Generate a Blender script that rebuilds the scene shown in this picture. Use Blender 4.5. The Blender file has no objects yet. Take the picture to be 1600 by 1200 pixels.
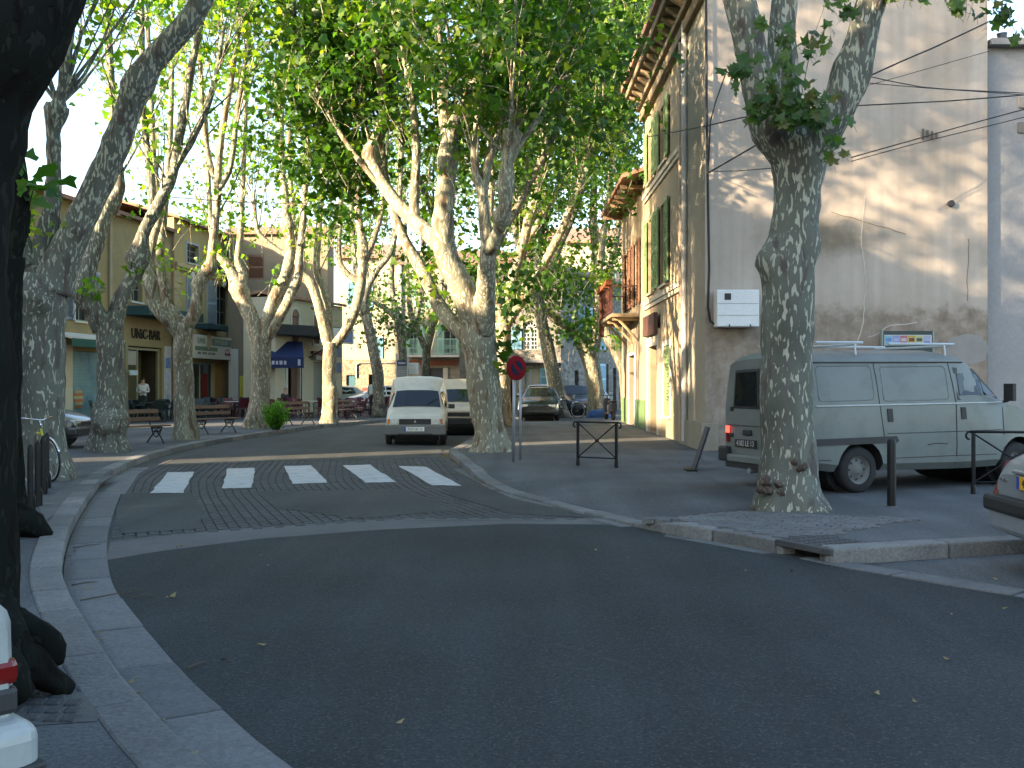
import bpy, bmesh, math, random
import numpy as np
from mathutils import Vector, Matrix, noise as mnoise
R = math.radians
random.seed(7)
scene = bpy.context.scene
C = scene.collection

# ------------------------------------------------------------------ camera, sky, sun, exposure
EYE = 1.6          # camera height
FPX = 1600.0       # focal length in photograph pixels (photograph 1600 x 1200)
cam_data = bpy.data.cameras.new("camera")
cam_data.sensor_width = 36.0
cam_data.lens = 36.0 * FPX / 1600.0
cam_data.clip_start = 0.1
cam_data.clip_end = 3000.0
cam = bpy.data.objects.new("camera", cam_data)
C.objects.link(cam)
cam.location = (0, 0, EYE)
cam.rotation_euler = (R(90), 0, 0)
scene.camera = cam

SUN_AZ = R(32.0)     # light travels towards (+cos, +sin): from the left and a little behind
SUN_EL = R(16.0)
world = bpy.data.worlds.new("World")
scene.world = world
world.use_nodes = True
wn = world.node_tree.nodes
wl = world.node_tree.links
bg = wn["Background"]
sky = wn.new("ShaderNodeTexSky")
sky.sky_type = 'NISHITA'
sky.sun_disc = False
sky.sun_elevation = SUN_EL
sky.sun_rotation = math.atan2(-math.cos(SUN_AZ), -math.sin(SUN_AZ))
sky.air_density = 1.0
sky.dust_density = 1.3
sky.ozone_density = 1.0
wl.new(sky.outputs[0], bg.inputs[0])
bg.inputs[1].default_value = 0.13
sd = bpy.data.lights.new("sun", 'SUN')
sd.energy = 5.0
sd.angle = R(0.8)
sd.color = (1.0, 0.77, 0.50)
sun = bpy.data.objects.new("sun", sd)
C.objects.link(sun)
ldir = Vector((math.cos(SUN_AZ) * math.cos(SUN_EL), math.sin(SUN_AZ) * math.cos(SUN_EL), -math.sin(SUN_EL)))
sun.rotation_euler = ldir.to_track_quat('-Z', 'Y').to_euler()
sun.location = (-30, -20, 30)

vs = scene.view_settings
vs.view_transform = 'Standard'
vs.look = 'None'
vs.exposure = 2.5
vs.gamma = 1.0
vs.use_curve_mapping = False
scene.render.engine = 'CYCLES'
scene.cycles.max_bounces = 4
scene.cycles.diffuse_bounces = 2
scene.cycles.glossy_bounces = 2
scene.cycles.transmission_bounces = 4
scene.cycles.transparent_max_bounces = 6
scene.cycles.use_adaptive_sampling = True
scene.cycles.adaptive_threshold = 0.012
scene.cycles.use_denoising = True
scene.cycles.use_light_tree = False
scene.cycles.caustics_reflective = False
scene.cycles.caustics_refractive = False

# ------------------------------------------------------------------ helpers
def W(u, v, d):
    """world point that stands at photograph pixel (u, v), d metres away"""
    return Vector(((u - 800.0) / FPX * d, d, EYE - (v - 600.0) / FPX * d))

def G(u, v, z=0.0):
    d = (EYE - z) * FPX / (v - 600.0)
    return Vector(((u - 800.0) / FPX * d, d, z))

def vnoise(x, y, z):
    return mnoise.noise(Vector((x, y, z)))

class MB:
    def __init__(self):
        self.v = []; self.f = []; self.m = []
    def add(self, verts, faces, mi=0):
        o = len(self.v)
        self.v += [tuple(p) for p in verts]
        self.f += [tuple(i + o for i in fc) for fc in faces]
        self.m += [mi] * len(faces)
        return self
    def box(self, c, s, mi=0, rz=0.0, rot=None):
        hx, hy, hz = s[0] / 2, s[1] / 2, s[2] / 2
        P = [Vector((x, y, z)) for x in (-hx, hx) for y in (-hy, hy) for z in (-hz, hz)]
        if rot is not None:
            P = [rot @ p for p in P]
        elif rz:
            m = Matrix.Rotation(rz, 3, 'Z'); P = [m @ p for p in P]
        c = Vector(c)
        P = [p + c for p in P]
        return self.add(P, [(0, 1, 3, 2), (4, 6, 7, 5), (0, 4, 5, 1), (2, 3, 7, 6), (0, 2, 6, 4), (1, 5, 7, 3)], mi)
    def b2(self, x0, x1, y0, y1, z0, z1, mi=0):
        return self.box(((x0 + x1) / 2, (y0 + y1) / 2, (z0 + z1) / 2), (abs(x1 - x0), abs(y1 - y0), abs(z1 - z0)), mi)
    def tube(self, pts, r, n=8, mi=0, cap=True):
        pts = [Vector(p) for p in pts]
        k = len(pts)
        rr = r if isinstance(r, (list, tuple)) else [r] * k
        V = []; F = []
        t0 = (pts[1] - pts[0]).normalized()
        a = t0.orthogonal().normalized()
        for i in range(k):
            if i == 0: t = pts[1] - pts[0]
            elif i == k - 1: t = pts[-1] - pts[-2]
            else: t = pts[i + 1] - pts[i - 1]
            t.normalize()
            a = (a - t * a.dot(t)).normalized()
            b = t.cross(a)
            for j in range(n):
                w = 2 * math.pi * j / n
                V.append(pts[i] + (a * math.cos(w) + b * math.sin(w)) * rr[i])
        for i in range(k - 1):
            for j in range(n):
                j2 = (j + 1) % n
                F.append((i * n + j, i * n + j2, (i + 1) * n + j2, (i + 1) * n + j))
        if cap:
            F.append(tuple(reversed(range(n))))
            F.append(tuple(range((k - 1) * n, k * n)))
        return self.add(V, F, mi)
    def prism(self, outline, ext, mi=0):
        """closed solid from a planar outline (3D points) swept along vector ext"""
        n = len(outline)
        A = [Vector(p) for p in outline]; e = Vector(ext)
        V = A + [p + e for p in A]
        F = [tuple(range(n)), tuple(reversed(range(n, 2 * n)))]
        for i in range(n):
            j = (i + 1) % n
            F.append((i, i + n, j + n, j))
        return self.add(V, F, mi)
    def lathe(self, prof, c=(0, 0, 0), axis='Z', n=16, mi=0, cap=True):
        """prof: list of (radius, height along axis)"""
        V = []; F = []
        c = Vector(c); k = len(prof)
        for r, h in prof:
            for j in range(n):
                w = 2 * math.pi * j / n
                p = (r * math.cos(w), r * math.sin(w), h)
                if axis == 'Y': p = (p[0], p[2], p[1])
                elif axis == 'X': p = (p[2], p[0], p[1])
                V.append(c + Vector(p))
        for i in range(k - 1):
            for j in range(n):
                j2 = (j + 1) % n
                F.append((i * n + j, i * n + j2, (i + 1) * n + j2, (i + 1) * n + j))
        if cap:
            F.append(tuple(reversed(range(n)))); F.append(tuple(range((k - 1) * n, k * n)))
        return self.add(V, F, mi)
    def quad(self, a, b, c, d, mi=0):
        return self.add([a, b, c, d], [(0, 1, 2, 3)], mi)
    def mesh(self, name, mats, smooth=False, fix=True):
        me = bpy.data.meshes.new(name)
        me.from_pydata([tuple(p) for p in self.v], [], self.f)
        for mt in (mats if isinstance(mats, (list, tuple)) else [mats]):
            me.materials.append(mt)
        me.polygons.foreach_set("material_index", self.m)
        if fix:
            bm = bmesh.new(); bm.from_mesh(me)
            bmesh.ops.recalc_face_normals(bm, faces=bm.faces)
            bm.to_mesh(me); bm.free()
        if smooth:
            me.polygons.foreach_set("use_smooth", [True] * len(me.polygons))
        me.update()
        return me
    def build(self, name, mats, parent=None, smooth=False, fix=True, bevel=0.0, seg=2, auto=None, kind=None, label=None):
        me = self.mesh(name, mats, smooth or bool(auto), fix)
        o = bpy.data.objects.new(name, me)
        C.objects.link(o)
        if parent is not None: o.parent = parent
        if bevel:
            b = o.modifiers.new("bevel", 'BEVEL'); b.width = bevel; b.segments = seg
            b.limit_method = 'ANGLE'; b.angle_limit = R(35)
        if auto:
            sharp_edges(me, auto)
        if kind: o["kind"] = kind
        if label: o["label"] = label
        return o

def sharp_edges(me, ang):
    bm = bmesh.new(); bm.from_mesh(me)
    for e in bm.edges:
        if len(e.link_faces) == 2 and e.calc_face_angle(0) > R(ang): e.smooth = False
    bm.to_mesh(me); bm.free()

def tag(o, label=None, cat=None, group=None, kind=None):
    if label: o["label"] = label
    if cat: o["category"] = cat
    if group: o["group"] = group
    if kind: o["kind"] = kind
    return o

def thing(name, label, cat, loc=(0, 0, 0), rz=0.0, group=None):
    o = bpy.data.objects.new(name, None)
    o.empty_display_size = 0.2
    C.objects.link(o)
    o.location = loc; o.rotation_euler = (0, 0, rz)
    return tag(o, label, cat, group)

def dup(root, loc, rz=None, label=None, group=None, scale=None):
    def cp(o, par):
        c = o.copy(); C.objects.link(c); c.parent = par
        for ch in list(o.children): cp(ch, c)
        return c
    r = cp(root, None)
    r.location = loc
    if rz is not None: r.rotation_euler = (0, 0, rz)
    if label: r["label"] = label
    if group: r["group"] = group
    if scale: r.scale = scale
    return r

def text_obj(body, size, mat, parent, loc, rot, name="lettering", depth=0.004, align='CENTER', sx=1.0):
    cu = bpy.data.curves.new(name, 'FONT')
    cu.body = body; cu.size = size; cu.extrude = depth
    cu.align_x = align; cu.align_y = 'CENTER'
    cu.resolution_u = 2
    cu.materials.append(mat)
    o = bpy.data.objects.new(name, cu)
    C.objects.link(o)
    o.parent = parent; o.location = loc; o.rotation_euler = rot
    o.scale = (sx, 1, 1)
    return o

# ------------------------------------------------------------------ materials
MATS = {}
def nodes_of(name):
    m = bpy.data.materials.new(name); m.use_nodes = True
    nt = m.node_tree
    return m, nt, nt.nodes, nt.links, nt.nodes["Principled BSDF"]

def mat(name, col, rough=0.8, var=0.12, scale=2.0, bump=0.0, bscale=30.0, metal=0.0, spec=0.5, coat=0.0, rnd=0.0, fine=0.06, stretch=(1, 1, 1), dirt=None, dirt_amt=0.5, dirt_scale=1.5):
    if name in MATS: return MATS[name]
    m, nt, N, L, P = nodes_of(name)
    tc = N.new("ShaderNodeTexCoord")
    mp = N.new("ShaderNodeMapping"); mp.inputs["Scale"].default_value = stretch
    L.new(tc.outputs["Object"], mp.inputs[0])
    n1 = N.new("ShaderNodeTexNoise"); n1.inputs["Scale"].default_value = scale; n1.inputs["Detail"].default_value = 5
    n1.inputs["Roughness"].default_value = 0.6
    L.new(mp.outputs[0], n1.inputs["Vector"])
    n2 = N.new("ShaderNodeTexNoise"); n2.inputs["Scale"].default_value = scale * 14; n2.inputs["Detail"].default_value = 3
    L.new(mp.outputs[0], n2.inputs["Vector"])
    mr = N.new("ShaderNodeMapRange"); mr.inputs[1].default_value = 0.25; mr.inputs[2].default_value = 0.75
    mr.inputs[3].default_value = 1 - var; mr.inputs[4].default_value = 1 + var
    L.new(n1.outputs[0], mr.inputs[0])
    mr2 = N.new("ShaderNodeMapRange"); mr2.inputs[1].default_value = 0.3; mr2.inputs[2].default_value = 0.7
    mr2.inputs[3].default_value = 1 - fine; mr2.inputs[4].default_value = 1 + fine
    L.new(n2.outputs[0], mr2.inputs[0])
    mu = N.new("ShaderNodeMath"); mu.operation = 'MULTIPLY'
    L.new(mr.outputs[0], mu.inputs[0]); L.new(mr2.outputs[0], mu.inputs[1])
    fac = mu.outputs[0]
    if rnd:
        oi = N.new("ShaderNodeObjectInfo")
        mr3 = N.new("ShaderNodeMapRange"); mr3.inputs[3].default_value = 1 - rnd; mr3.inputs[4].default_value = 1 + rnd
        L.new(oi.outputs["Random"], mr3.inputs[0])
        m3 = N.new("ShaderNodeMath"); m3.operation = 'MULTIPLY'
        L.new(fac, m3.inputs[0]); L.new(mr3.outputs[0], m3.inputs[1]); fac = m3.outputs[0]
    vm = N.new("ShaderNodeVectorMath"); vm.operation = 'SCALE'
    vm.inputs[0].default_value = col[:3]
    L.new(fac, vm.inputs["Scale"])
    out = vm.outputs[0]
    if dirt:
        n3 = N.new("ShaderNodeTexNoise"); n3.inputs["Scale"].default_value = dirt_scale; n3.inputs["Detail"].default_value = 7
        n3.inputs["Roughness"].default_value = 0.65
        L.new(mp.outputs[0], n3.inputs["Vector"])
        r3 = N.new("ShaderNodeMapRange"); r3.inputs[1].default_value = 0.5; r3.inputs[2].default_value = 0.68
        r3.inputs[3].default_value = 0; r3.inputs[4].default_value = dirt_amt
        L.new(n3.outputs[0], r3.inputs[0])
        mx = N.new("ShaderNodeMix"); mx.data_type = 'RGBA'
        L.new(r3.outputs[0], mx.inputs[0]); L.new(out, mx.inputs[6]); mx.inputs[7].default_value = (*dirt, 1)
        out = mx.outputs[2]
    L.new(out, P.inputs["Base Color"])
    P.inputs["Roughness"].default_value = rough
    P.inputs["Metallic"].default_value = metal
    P.inputs["Specular IOR Level"].default_value = spec
    if coat:
        P.inputs["Coat Weight"].default_value = coat; P.inputs["Coat Roughness"].default_value = 0.06
    if bump:
        nb = N.new("ShaderNodeTexNoise"); nb.inputs["Scale"].default_value = bscale; nb.inputs["Detail"].default_value = 4
        L.new(mp.outputs[0], nb.inputs["Vector"])
        bp = N.new("ShaderNodeBump"); bp.inputs["Strength"].default_value = bump; bp.inputs["Distance"].default_value = 0.02
        L.new(nb.outputs[0], bp.inputs["Height"]); L.new(bp.outputs[0], P.inputs["Normal"])
    MATS[name] = m
    return m

def ramp(N, pts):
    r = N.new("ShaderNodeValToRGB")
    e = r.color_ramp.elements
    e[0].position, e[0].color = pts[0][0], (*pts[0][1], 1)
    e[1].position, e[1].color = pts[-1][0], (*pts[-1][1], 1)
    for p, c in pts[1:-1]:
        x = e.new(p); x.color = (*c, 1)
    return r

def bark_mat(name, base, pale, brown, pale_t=0.60, mscale=1.0, hi=0.06, spec=.3):
    m, nt, N, L, P = nodes_of(name)
    tc = N.new("ShaderNodeTexCoord")
    mp = N.new("ShaderNodeMapping"); mp.inputs["Scale"].default_value = (1, 1, 0.30)
    L.new(tc.outputs["Object"], mp.inputs[0])
    # warp the lookup so that the flakes get ragged edges
    nw = N.new("ShaderNodeTexNoise"); nw.inputs["Scale"].default_value = 9 * mscale; nw.inputs["Detail"].default_value = 3
    L.new(mp.outputs[0], nw.inputs["Vector"])
    va = N.new("ShaderNodeVectorMath"); va.operation = 'MULTIPLY_ADD'
    L.new(nw.outputs["Color"], va.inputs[0]); va.inputs[1].default_value = (.09, .09, .09); L.new(mp.outputs[0], va.inputs[2])
    big = N.new("ShaderNodeTexNoise"); big.inputs["Scale"].default_value = 2.2 * mscale; big.inputs["Detail"].default_value = 4
    L.new(mp.outputs[0], big.inputs["Vector"])
    rb = ramp(N, [(0.34, tuple(c * .72 for c in base)), (0.5, base), (0.66, tuple(c * 1.22 for c in base))])
    L.new(big.outputs[0], rb.inputs[0])
    vo = N.new("ShaderNodeTexNoise"); vo.inputs["Scale"].default_value = 25 * mscale; vo.inputs["Detail"].default_value = 1.5
    vo.inputs["Roughness"].default_value = 0.4
    L.new(va.outputs[0], vo.inputs["Vector"])
    sz = N.new("ShaderNodeSeparateXYZ"); L.new(tc.outputs["Object"], sz.inputs[0])
    hz = N.new("ShaderNodeMapRange"); hz.inputs[1].default_value = 1.8; hz.inputs[2].default_value = 4.5; hz.inputs[3].default_value = 0.0; hz.inputs[4].default_value = hi
    L.new(sz.outputs["Z"], hz.inputs[0])
    av = N.new("ShaderNodeMath"); av.operation = 'ADD'; L.new(vo.outputs[0], av.inputs[0]); L.new(hz.outputs[0], av.inputs[1])
    t1 = N.new("ShaderNodeMapRange"); t1.inputs[1].default_value = pale_t; t1.inputs[2].default_value = pale_t + 0.035
    L.new(av.outputs[0], t1.inputs[0])
    mx = N.new("ShaderNodeMix"); mx.data_type = 'RGBA'
    L.new(t1.outputs[0], mx.inputs[0]); L.new(rb.outputs[0], mx.inputs[6]); mx.inputs[7].default_value = (*pale, 1)
    vo2 = N.new("ShaderNodeTexNoise"); vo2.inputs["Scale"].default_value = 7 * mscale; vo2.inputs["Detail"].default_value = 3
    mo = N.new("ShaderNodeVectorMath"); mo.operation = 'ADD'; mo.inputs[1].default_value = (13.1, 4.2, 7.7)
    L.new(va.outputs[0], mo.inputs[0]); L.new(mo.outputs[0], vo2.inputs["Vector"])
    t2 = N.new("ShaderNodeMapRange"); t2.inputs[1].default_value = 0.55; t2.inputs[2].default_value = 0.64
    L.new(vo2.outputs[0], t2.inputs[0])
    mx2 = N.new("ShaderNodeMix"); mx2.data_type = 'RGBA'
    L.new(t2.outputs[0], mx2.inputs[0]); L.new(mx.outputs[2], mx2.inputs[6]); mx2.inputs[7].default_value = (*brown, 1)
    L.new(mx2.outputs[2], P.inputs["Base Color"])
    P.inputs["Roughness"].default_value = 0.85
    P.inputs["Specular IOR Level"].default_value = spec
    bp = N.new("ShaderNodeBump"); bp.inputs["Strength"].default_value = 0.55; bp.inputs["Distance"].default_value = 0.025
    ad = N.new("ShaderNodeMath"); ad.operation = 'SUBTRACT'
    L.new(big.outputs[0], ad.inputs[0]); L.new(t1.outputs[0], ad.inputs[1])
    ad2 = N.new("ShaderNodeMath"); ad2.operation = 'ADD'
    L.new(ad.outputs[0], ad2.inputs[0]); L.new(nw.outputs[0], ad2.inputs[1])
    L.new(ad2.outputs[0], bp.inputs["Height"]); L.new(bp.outputs[0], P.inputs["Normal"])
    MATS[name] = m
    return m

def leaf_mat(name, dark, light, yellow, trans=0.5, tm=(2.9, 2.7, .9)):
    m, nt, N, L, P = nodes_of(name)
    at = N.new("ShaderNodeAttribute"); at.attribute_name = "tint"
    rp = ramp(N, [(0.0, dark), (0.6, light), (1.0, yellow)])
    L.new(at.outputs["Fac"], rp.inputs[0])
    L.new(rp.outputs[0], P.inputs["Base Color"])
    P.inputs["Roughness"].default_value = 0.42
    P.inputs["Specular IOR Level"].default_value = 0.45
    tr = N.new("ShaderNodeBsdfTranslucent")
    sc = N.new("ShaderNodeVectorMath"); sc.operation = 'MULTIPLY'; sc.inputs[1].default_value = tm
    L.new(rp.outputs[0], sc.inputs[0]); L.new(sc.outputs[0], tr.inputs[0])
    mx = N.new("ShaderNodeMixShader"); mx.inputs[0].default_value = trans
    L.new(P.outputs[0], mx.inputs[1]); L.new(tr.outputs[0], mx.inputs[2])
    L.new(mx.outputs[0], N["Material Output"].inputs[0])
    MATS[name] = m
    return m

def asphalt_mat(name, col, speck=0.14, speck_amt=1.0, patch=0.14, tint=None):
    m, nt, N, L, P = nodes_of(name)
    tc = N.new("ShaderNodeTexCoord")
    n1 = N.new("ShaderNodeTexNoise"); n1.inputs["Scale"].default_value = 0.55; n1.inputs["Detail"].default_value = 6
    L.new(tc.outputs["Object"], n1.inputs["Vector"])
    mpx = N.new("ShaderNodeMapping"); mpx.inputs["Scale"].default_value = (1.6, 0.12, 1); mpx.inputs["Rotation"].default_value = (0, 0, R(28))
    L.new(tc.outputs["Object"], mpx.inputs[0])
    n4 = N.new("ShaderNodeTexNoise"); n4.inputs["Scale"].default_value = 1.3; n4.inputs["Detail"].default_value = 4
    L.new(mpx.outputs[0], n4.inputs["Vector"])
    n2 = N.new("ShaderNodeTexNoise"); n2.inputs["Scale"].default_value = 42; n2.inputs["Detail"].default_value = 6; n2.inputs["Roughness"].default_value = .85
    L.new(tc.outputs["Object"], n2.inputs["Vector"])
    vo = N.new("ShaderNodeTexVoronoi"); vo.inputs["Scale"].default_value = 95
    L.new(tc.outputs["Object"], vo.inputs["Vector"])
    sx = N.new("ShaderNodeSeparateColor"); L.new(vo.outputs["Color"], sx.inputs[0])
    th = N.new("ShaderNodeMapRange"); th.inputs[1].default_value = 0.88; th.inputs[2].default_value = 0.97
    th.inputs[3].default_value = 0; th.inputs[4].default_value = speck_amt
    L.new(sx.outputs[0], th.inputs[0])
    a = N.new("ShaderNodeMapRange"); a.inputs[1].default_value = .3; a.inputs[2].default_value = .7
    a.inputs[3].default_value = 1 - patch; a.inputs[4].default_value = 1 + patch
    L.new(n1.outputs[0], a.inputs[0])
    a4 = N.new("ShaderNodeMapRange"); a4.inputs[1].default_value = .35; a4.inputs[2].default_value = .72
    a4.inputs[3].default_value = 0.86; a4.inputs[4].default_value = 1.28
    L.new(n4.outputs[0], a4.inputs[0])
    b = N.new("ShaderNodeMapRange"); b.inputs[1].default_value = .3; b.inputs[2].default_value = .7
    b.inputs[3].default_value = .25; b.inputs[4].default_value = 1.8
    L.new(n2.outputs[0], b.inputs[0])
    mu = N.new("ShaderNodeMath"); mu.operation = 'MULTIPLY'; L.new(a.outputs[0], mu.inputs[0]); L.new(b.outputs[0], mu.inputs[1])
    mu4 = N.new("ShaderNodeMath"); mu4.operation = 'MULTIPLY'; L.new(mu.outputs[0], mu4.inputs[0]); L.new(a4.outputs[0], mu4.inputs[1])
    vm = N.new("ShaderNodeVectorMath"); vm.operation = 'SCALE'; vm.inputs[0].default_value = col
    L.new(mu4.outputs[0], vm.inputs["Scale"])
    mx = N.new("ShaderNodeMix"); mx.data_type = 'RGBA'
    L.new(th.outputs[0], mx.inputs[0]); L.new(vm.outputs[0], mx.inputs[6]); mx.inputs[7].default_value = (speck, speck, speck * .95, 1)
    L.new(mx.outputs[2], P.inputs["Base Color"])
    P.inputs["Roughness"].default_value = 0.8
    P.inputs["Specular IOR Level"].default_value = 0.3
    bp = N.new("ShaderNodeBump"); bp.inputs["Strength"].default_value = 0.5; bp.inputs["Distance"].default_value = 0.01
    L.new(n2.outputs[0], bp.inputs["Height"]); L.new(bp.outputs[0], P.inputs["Normal"])
    MATS[name] = m
    return m

def rubble_mat(name, cols, mortar, scale=3.2, bump=.6):
    m, nt, N, L, P = nodes_of(name)
    tc = N.new("ShaderNodeTexCoord")
    mp = N.new("ShaderNodeMapping"); mp.inputs["Scale"].default_value = (1, 1, 1.5)
    L.new(tc.outputs["Object"], mp.inputs[0])
    nw = N.new("ShaderNodeTexNoise"); nw.inputs["Scale"].default_value = 2.5
    L.new(mp.outputs[0], nw.inputs["Vector"])
    va = N.new("ShaderNodeVectorMath"); va.operation = 'MULTIPLY_ADD'
    L.new(nw.outputs["Color"], va.inputs[0]); va.inputs[1].default_value = (.3, .3, .3); L.new(mp.outputs[0], va.inputs[2])
    vo = N.new("ShaderNodeTexVoronoi"); vo.inputs["Scale"].default_value = scale
    L.new(va.outputs[0], vo.inputs["Vector"])
    ve = N.new("ShaderNodeTexVoronoi"); ve.feature = 'DISTANCE_TO_EDGE'; ve.inputs["Scale"].default_value = scale
    L.new(va.outputs[0], ve.inputs["Vector"])
    sx = N.new("ShaderNodeSeparateColor"); L.new(vo.outputs["Color"], sx.inputs[0])
    rp = ramp(N, [(0.0, cols[0]), (0.5, cols[1]), (1.0, cols[2])])
    L.new(sx.outputs[0], rp.inputs[0])
    nz = N.new("ShaderNodeTexNoise"); nz.inputs["Scale"].default_value = 22; nz.inputs["Detail"].default_value = 5
    L.new(tc.outputs["Object"], nz.inputs["Vector"])
    mz = N.new("ShaderNodeMapRange"); mz.inputs[3].default_value = .6; mz.inputs[4].default_value = 1.4
    L.new(nz.outputs[0], mz.inputs[0])
    vm = N.new("ShaderNodeVectorMath"); vm.operation = 'SCALE'
    L.new(rp.outputs[0], vm.inputs[0]); L.new(mz.outputs[0], vm.inputs["Scale"])
    th = N.new("ShaderNodeMapRange"); th.inputs[1].default_value = .02; th.inputs[2].default_value = .09
    L.new(ve.outputs[0], th.inputs[0])
    mx = N.new("ShaderNodeMix"); mx.data_type = 'RGBA'
    L.new(th.outputs[0], mx.inputs[0]); mx.inputs[6].default_value = (*mortar, 1); L.new(vm.outputs[0], mx.inputs[7])
    L.new(mx.outputs[2], P.inputs["Base Color"])
    P.inputs["Roughness"].default_value = 0.9
    bp = N.new("ShaderNodeBump"); bp.inputs["Strength"].default_value = bump; bp.inputs["Distance"].default_value = 0.05
    L.new(th.outputs[0], bp.inputs["Height"]); L.new(bp.outputs[0], P.inputs["Normal"])
    MATS[name] = m
    return m

def glass_mat(name, col=(0.02, 0.025, 0.03), rough=0.06, spec=0.9):
    m, nt, N, L, P = nodes_of(name)
    P.inputs["Base Color"].default_value = (*col, 1)
    P.inputs["Roughness"].default_value = rough
    P.inputs["Specular IOR Level"].default_value = spec
    tc = N.new("ShaderNodeTexCoord")
    nz = N.new("ShaderNodeTexNoise"); nz.inputs["Scale"].default_value = 2.2
    L.new(tc.outputs["Object"], nz.inputs["Vector"])
    bp = N.new("ShaderNodeBump"); bp.inputs["Strength"].default_value = 0.08; bp.inputs["Distance"].default_value = 0.05
    L.new(nz.outputs[0], bp.inputs["Height"]); L.new(bp.outputs[0], P.inputs["Normal"])
    MATS[name] = m
    return m

def clear_glass(name, tint=(.75, .82, .8), refl=.16):
    m, nt, N, L, P = nodes_of(name)
    tr = N.new("ShaderNodeBsdfTransparent"); tr.inputs[0].default_value = (*tint, 1)
    gl = N.new("ShaderNodeBsdfGlossy"); gl.inputs["Roughness"].default_value = 0.03
    fr = N.new("ShaderNodeFresnel"); fr.inputs[0].default_value = 1.5
    ad = N.new("ShaderNodeMath"); ad.operation = 'ADD'; ad.inputs[1].default_value = refl
    L.new(fr.outputs[0], ad.inputs[0])
    mx = N.new("ShaderNodeMixShader"); L.new(ad.outputs[0], mx.inputs[0]); L.new(tr.outputs[0], mx.inputs[1]); L.new(gl.outputs[0], mx.inputs[2])
    L.new(mx.outputs[0], N["Material Output"].inputs[0])
    MATS[name] = m
    return m

bark = bark_mat("plane bark", (0.112, 0.117, 0.095), (0.36, 0.355, 0.28), (0.085, 0.070, 0.060))
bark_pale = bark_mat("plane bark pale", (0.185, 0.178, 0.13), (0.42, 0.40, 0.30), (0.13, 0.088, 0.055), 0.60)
bark_dark = bark_mat("plane bark shaded", (0.008, 0.0092, 0.0078), (0.017, 0.018, 0.015), (0.006, 0.005, 0.0042), 0.60, 1.0, .05, .06)  # deep shade on the left trunks is put into this bark colour
leaf_d = leaf_mat("plane leaves", (0.022, 0.070, 0.008), (0.042, 0.115, 0.012), (0.12, 0.185, 0.018), 0.42)
leaf_l = leaf_mat("plane leaves light", (0.034, 0.092, 0.009), (0.068, 0.150, 0.014), (0.16, 0.22, 0.022), 0.6, (3.7, 3.4, 1.0))
asphalt = asphalt_mat("asphalt road", (0.0225, 0.0266, 0.0273), 0.10, .5, .28)
asphalt_old = asphalt_mat("asphalt worn", (0.047, 0.0495, 0.048), 0.10, .5, .2)
asphalt_pave = asphalt_mat("asphalt pavement", (0.075, 0.079, 0.081), 0.17, .5, .34)
ground_m = asphalt_mat("ground dust", (0.10, 0.095, 0.088), 0.15, .3, .2)
concrete = mat("concrete band", (0.105, 0.103, 0.097), .9, .22, 1.2, .4, 60, dirt=(.08, .08, .08))
stone_k = mat("kerb limestone", (0.15, 0.149, 0.141), .85, .2, 2.5, .7, 30, rnd=.24, fine=.2, dirt=(.07, .07, .066), dirt_amt=.6)
stone_g = mat("gutter limestone", (0.122, 0.124, 0.122), .85, .2, 2.0, .6, 35, rnd=.18, fine=.16, dirt=(.07, .07, .07), dirt_amt=.5)
sett_m = mat("basalt sett", (0.044, 0.0445, 0.044), .8, .3, 1.4, .6, 70, rnd=.3, fine=.2)
white_paint = mat("road paint", (0.45, 0.45, 0.44), .8, .10, 3.0, .3, 60, fine=.12, dirt=(.14, .14, .13), dirt_amt=.5, dirt_scale=5)
worn_paint = mat("road paint worn", (0.14, 0.14, 0.137), .85, .3, 6.0, .3, 60, fine=.2, dirt=(.09, .09, .09), dirt_amt=.9, dirt_scale=4)
black_metal = mat("black painted iron", (0.006, 0.0065, 0.007), .5, .2, 6, spec=.3)
galv = mat("galvanised steel", (0.30, 0.31, 0.32), .5, .12, 8, metal=.5)
dark_in = mat("dark interior", (0.010, 0.010, 0.010), .9, .1, 2)
glass_d = glass_mat("window glass")
tyre_m = mat("tyre rubber", (0.012, 0.012, 0.012), .8, .2, 6)

# ------------------------------------------------------------------ ground, road, pavements, kerbs
def sheet(name, pts, z, m, parent=None, kind="structure"):
    from mathutils.geometry import tessellate_polygon
    P = [Vector((p[0], p[1], z)) for p in pts]
    tri = tessellate_polygon([P])
    mb = MB(); mb.add(P, [tuple(t) for t in tri])
    o = mb.build(name, m, parent)
    for p in o.data.polygons:
        if p.normal.z < 0: p.flip()
    if parent is None: o["kind"] = kind
    return o

sheet("ground", [(-900, -900), (900, -900), (900, 900), (-900, 900)], -0.06, ground_m)
road = sheet("road", [(-16, -14), (22, -14), (22, 75), (-16, 75)], 0.0, asphalt_old)

def resample(pts, step):
    pts = [Vector(p) for p in pts]
    # Catmull-Rom through the points, then even steps along the arc
    Q = []
    n = len(pts)
    for i in range(n - 1):
        p0 = pts[max(i - 1, 0)]; p1 = pts[i]; p2 = pts[i + 1]; p3 = pts[min(i + 2, n - 1)]
        for k in range(16):
            t = k / 16
            Q.append(0.5 * ((2 * p1) + (p2 - p0) * t + (2 * p0 - 5 * p1 + 4 * p2 - p3) * t * t + (3 * p1 - p0 - 3 * p2 + p3) * t ** 3))
    Q.append(pts[-1])
    out = [Q[0]]; acc = 0.0
    for a, b in zip(Q[:-1], Q[1:]):
        L = (b - a).length
        while acc + L >= step:
            t = (step - acc) / L
            a = a + (b - a) * t
            out.append(a.copy()); L = (b - a).length; acc = 0.0
        acc += L
    out.append(Q[-1])
    return out

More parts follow.
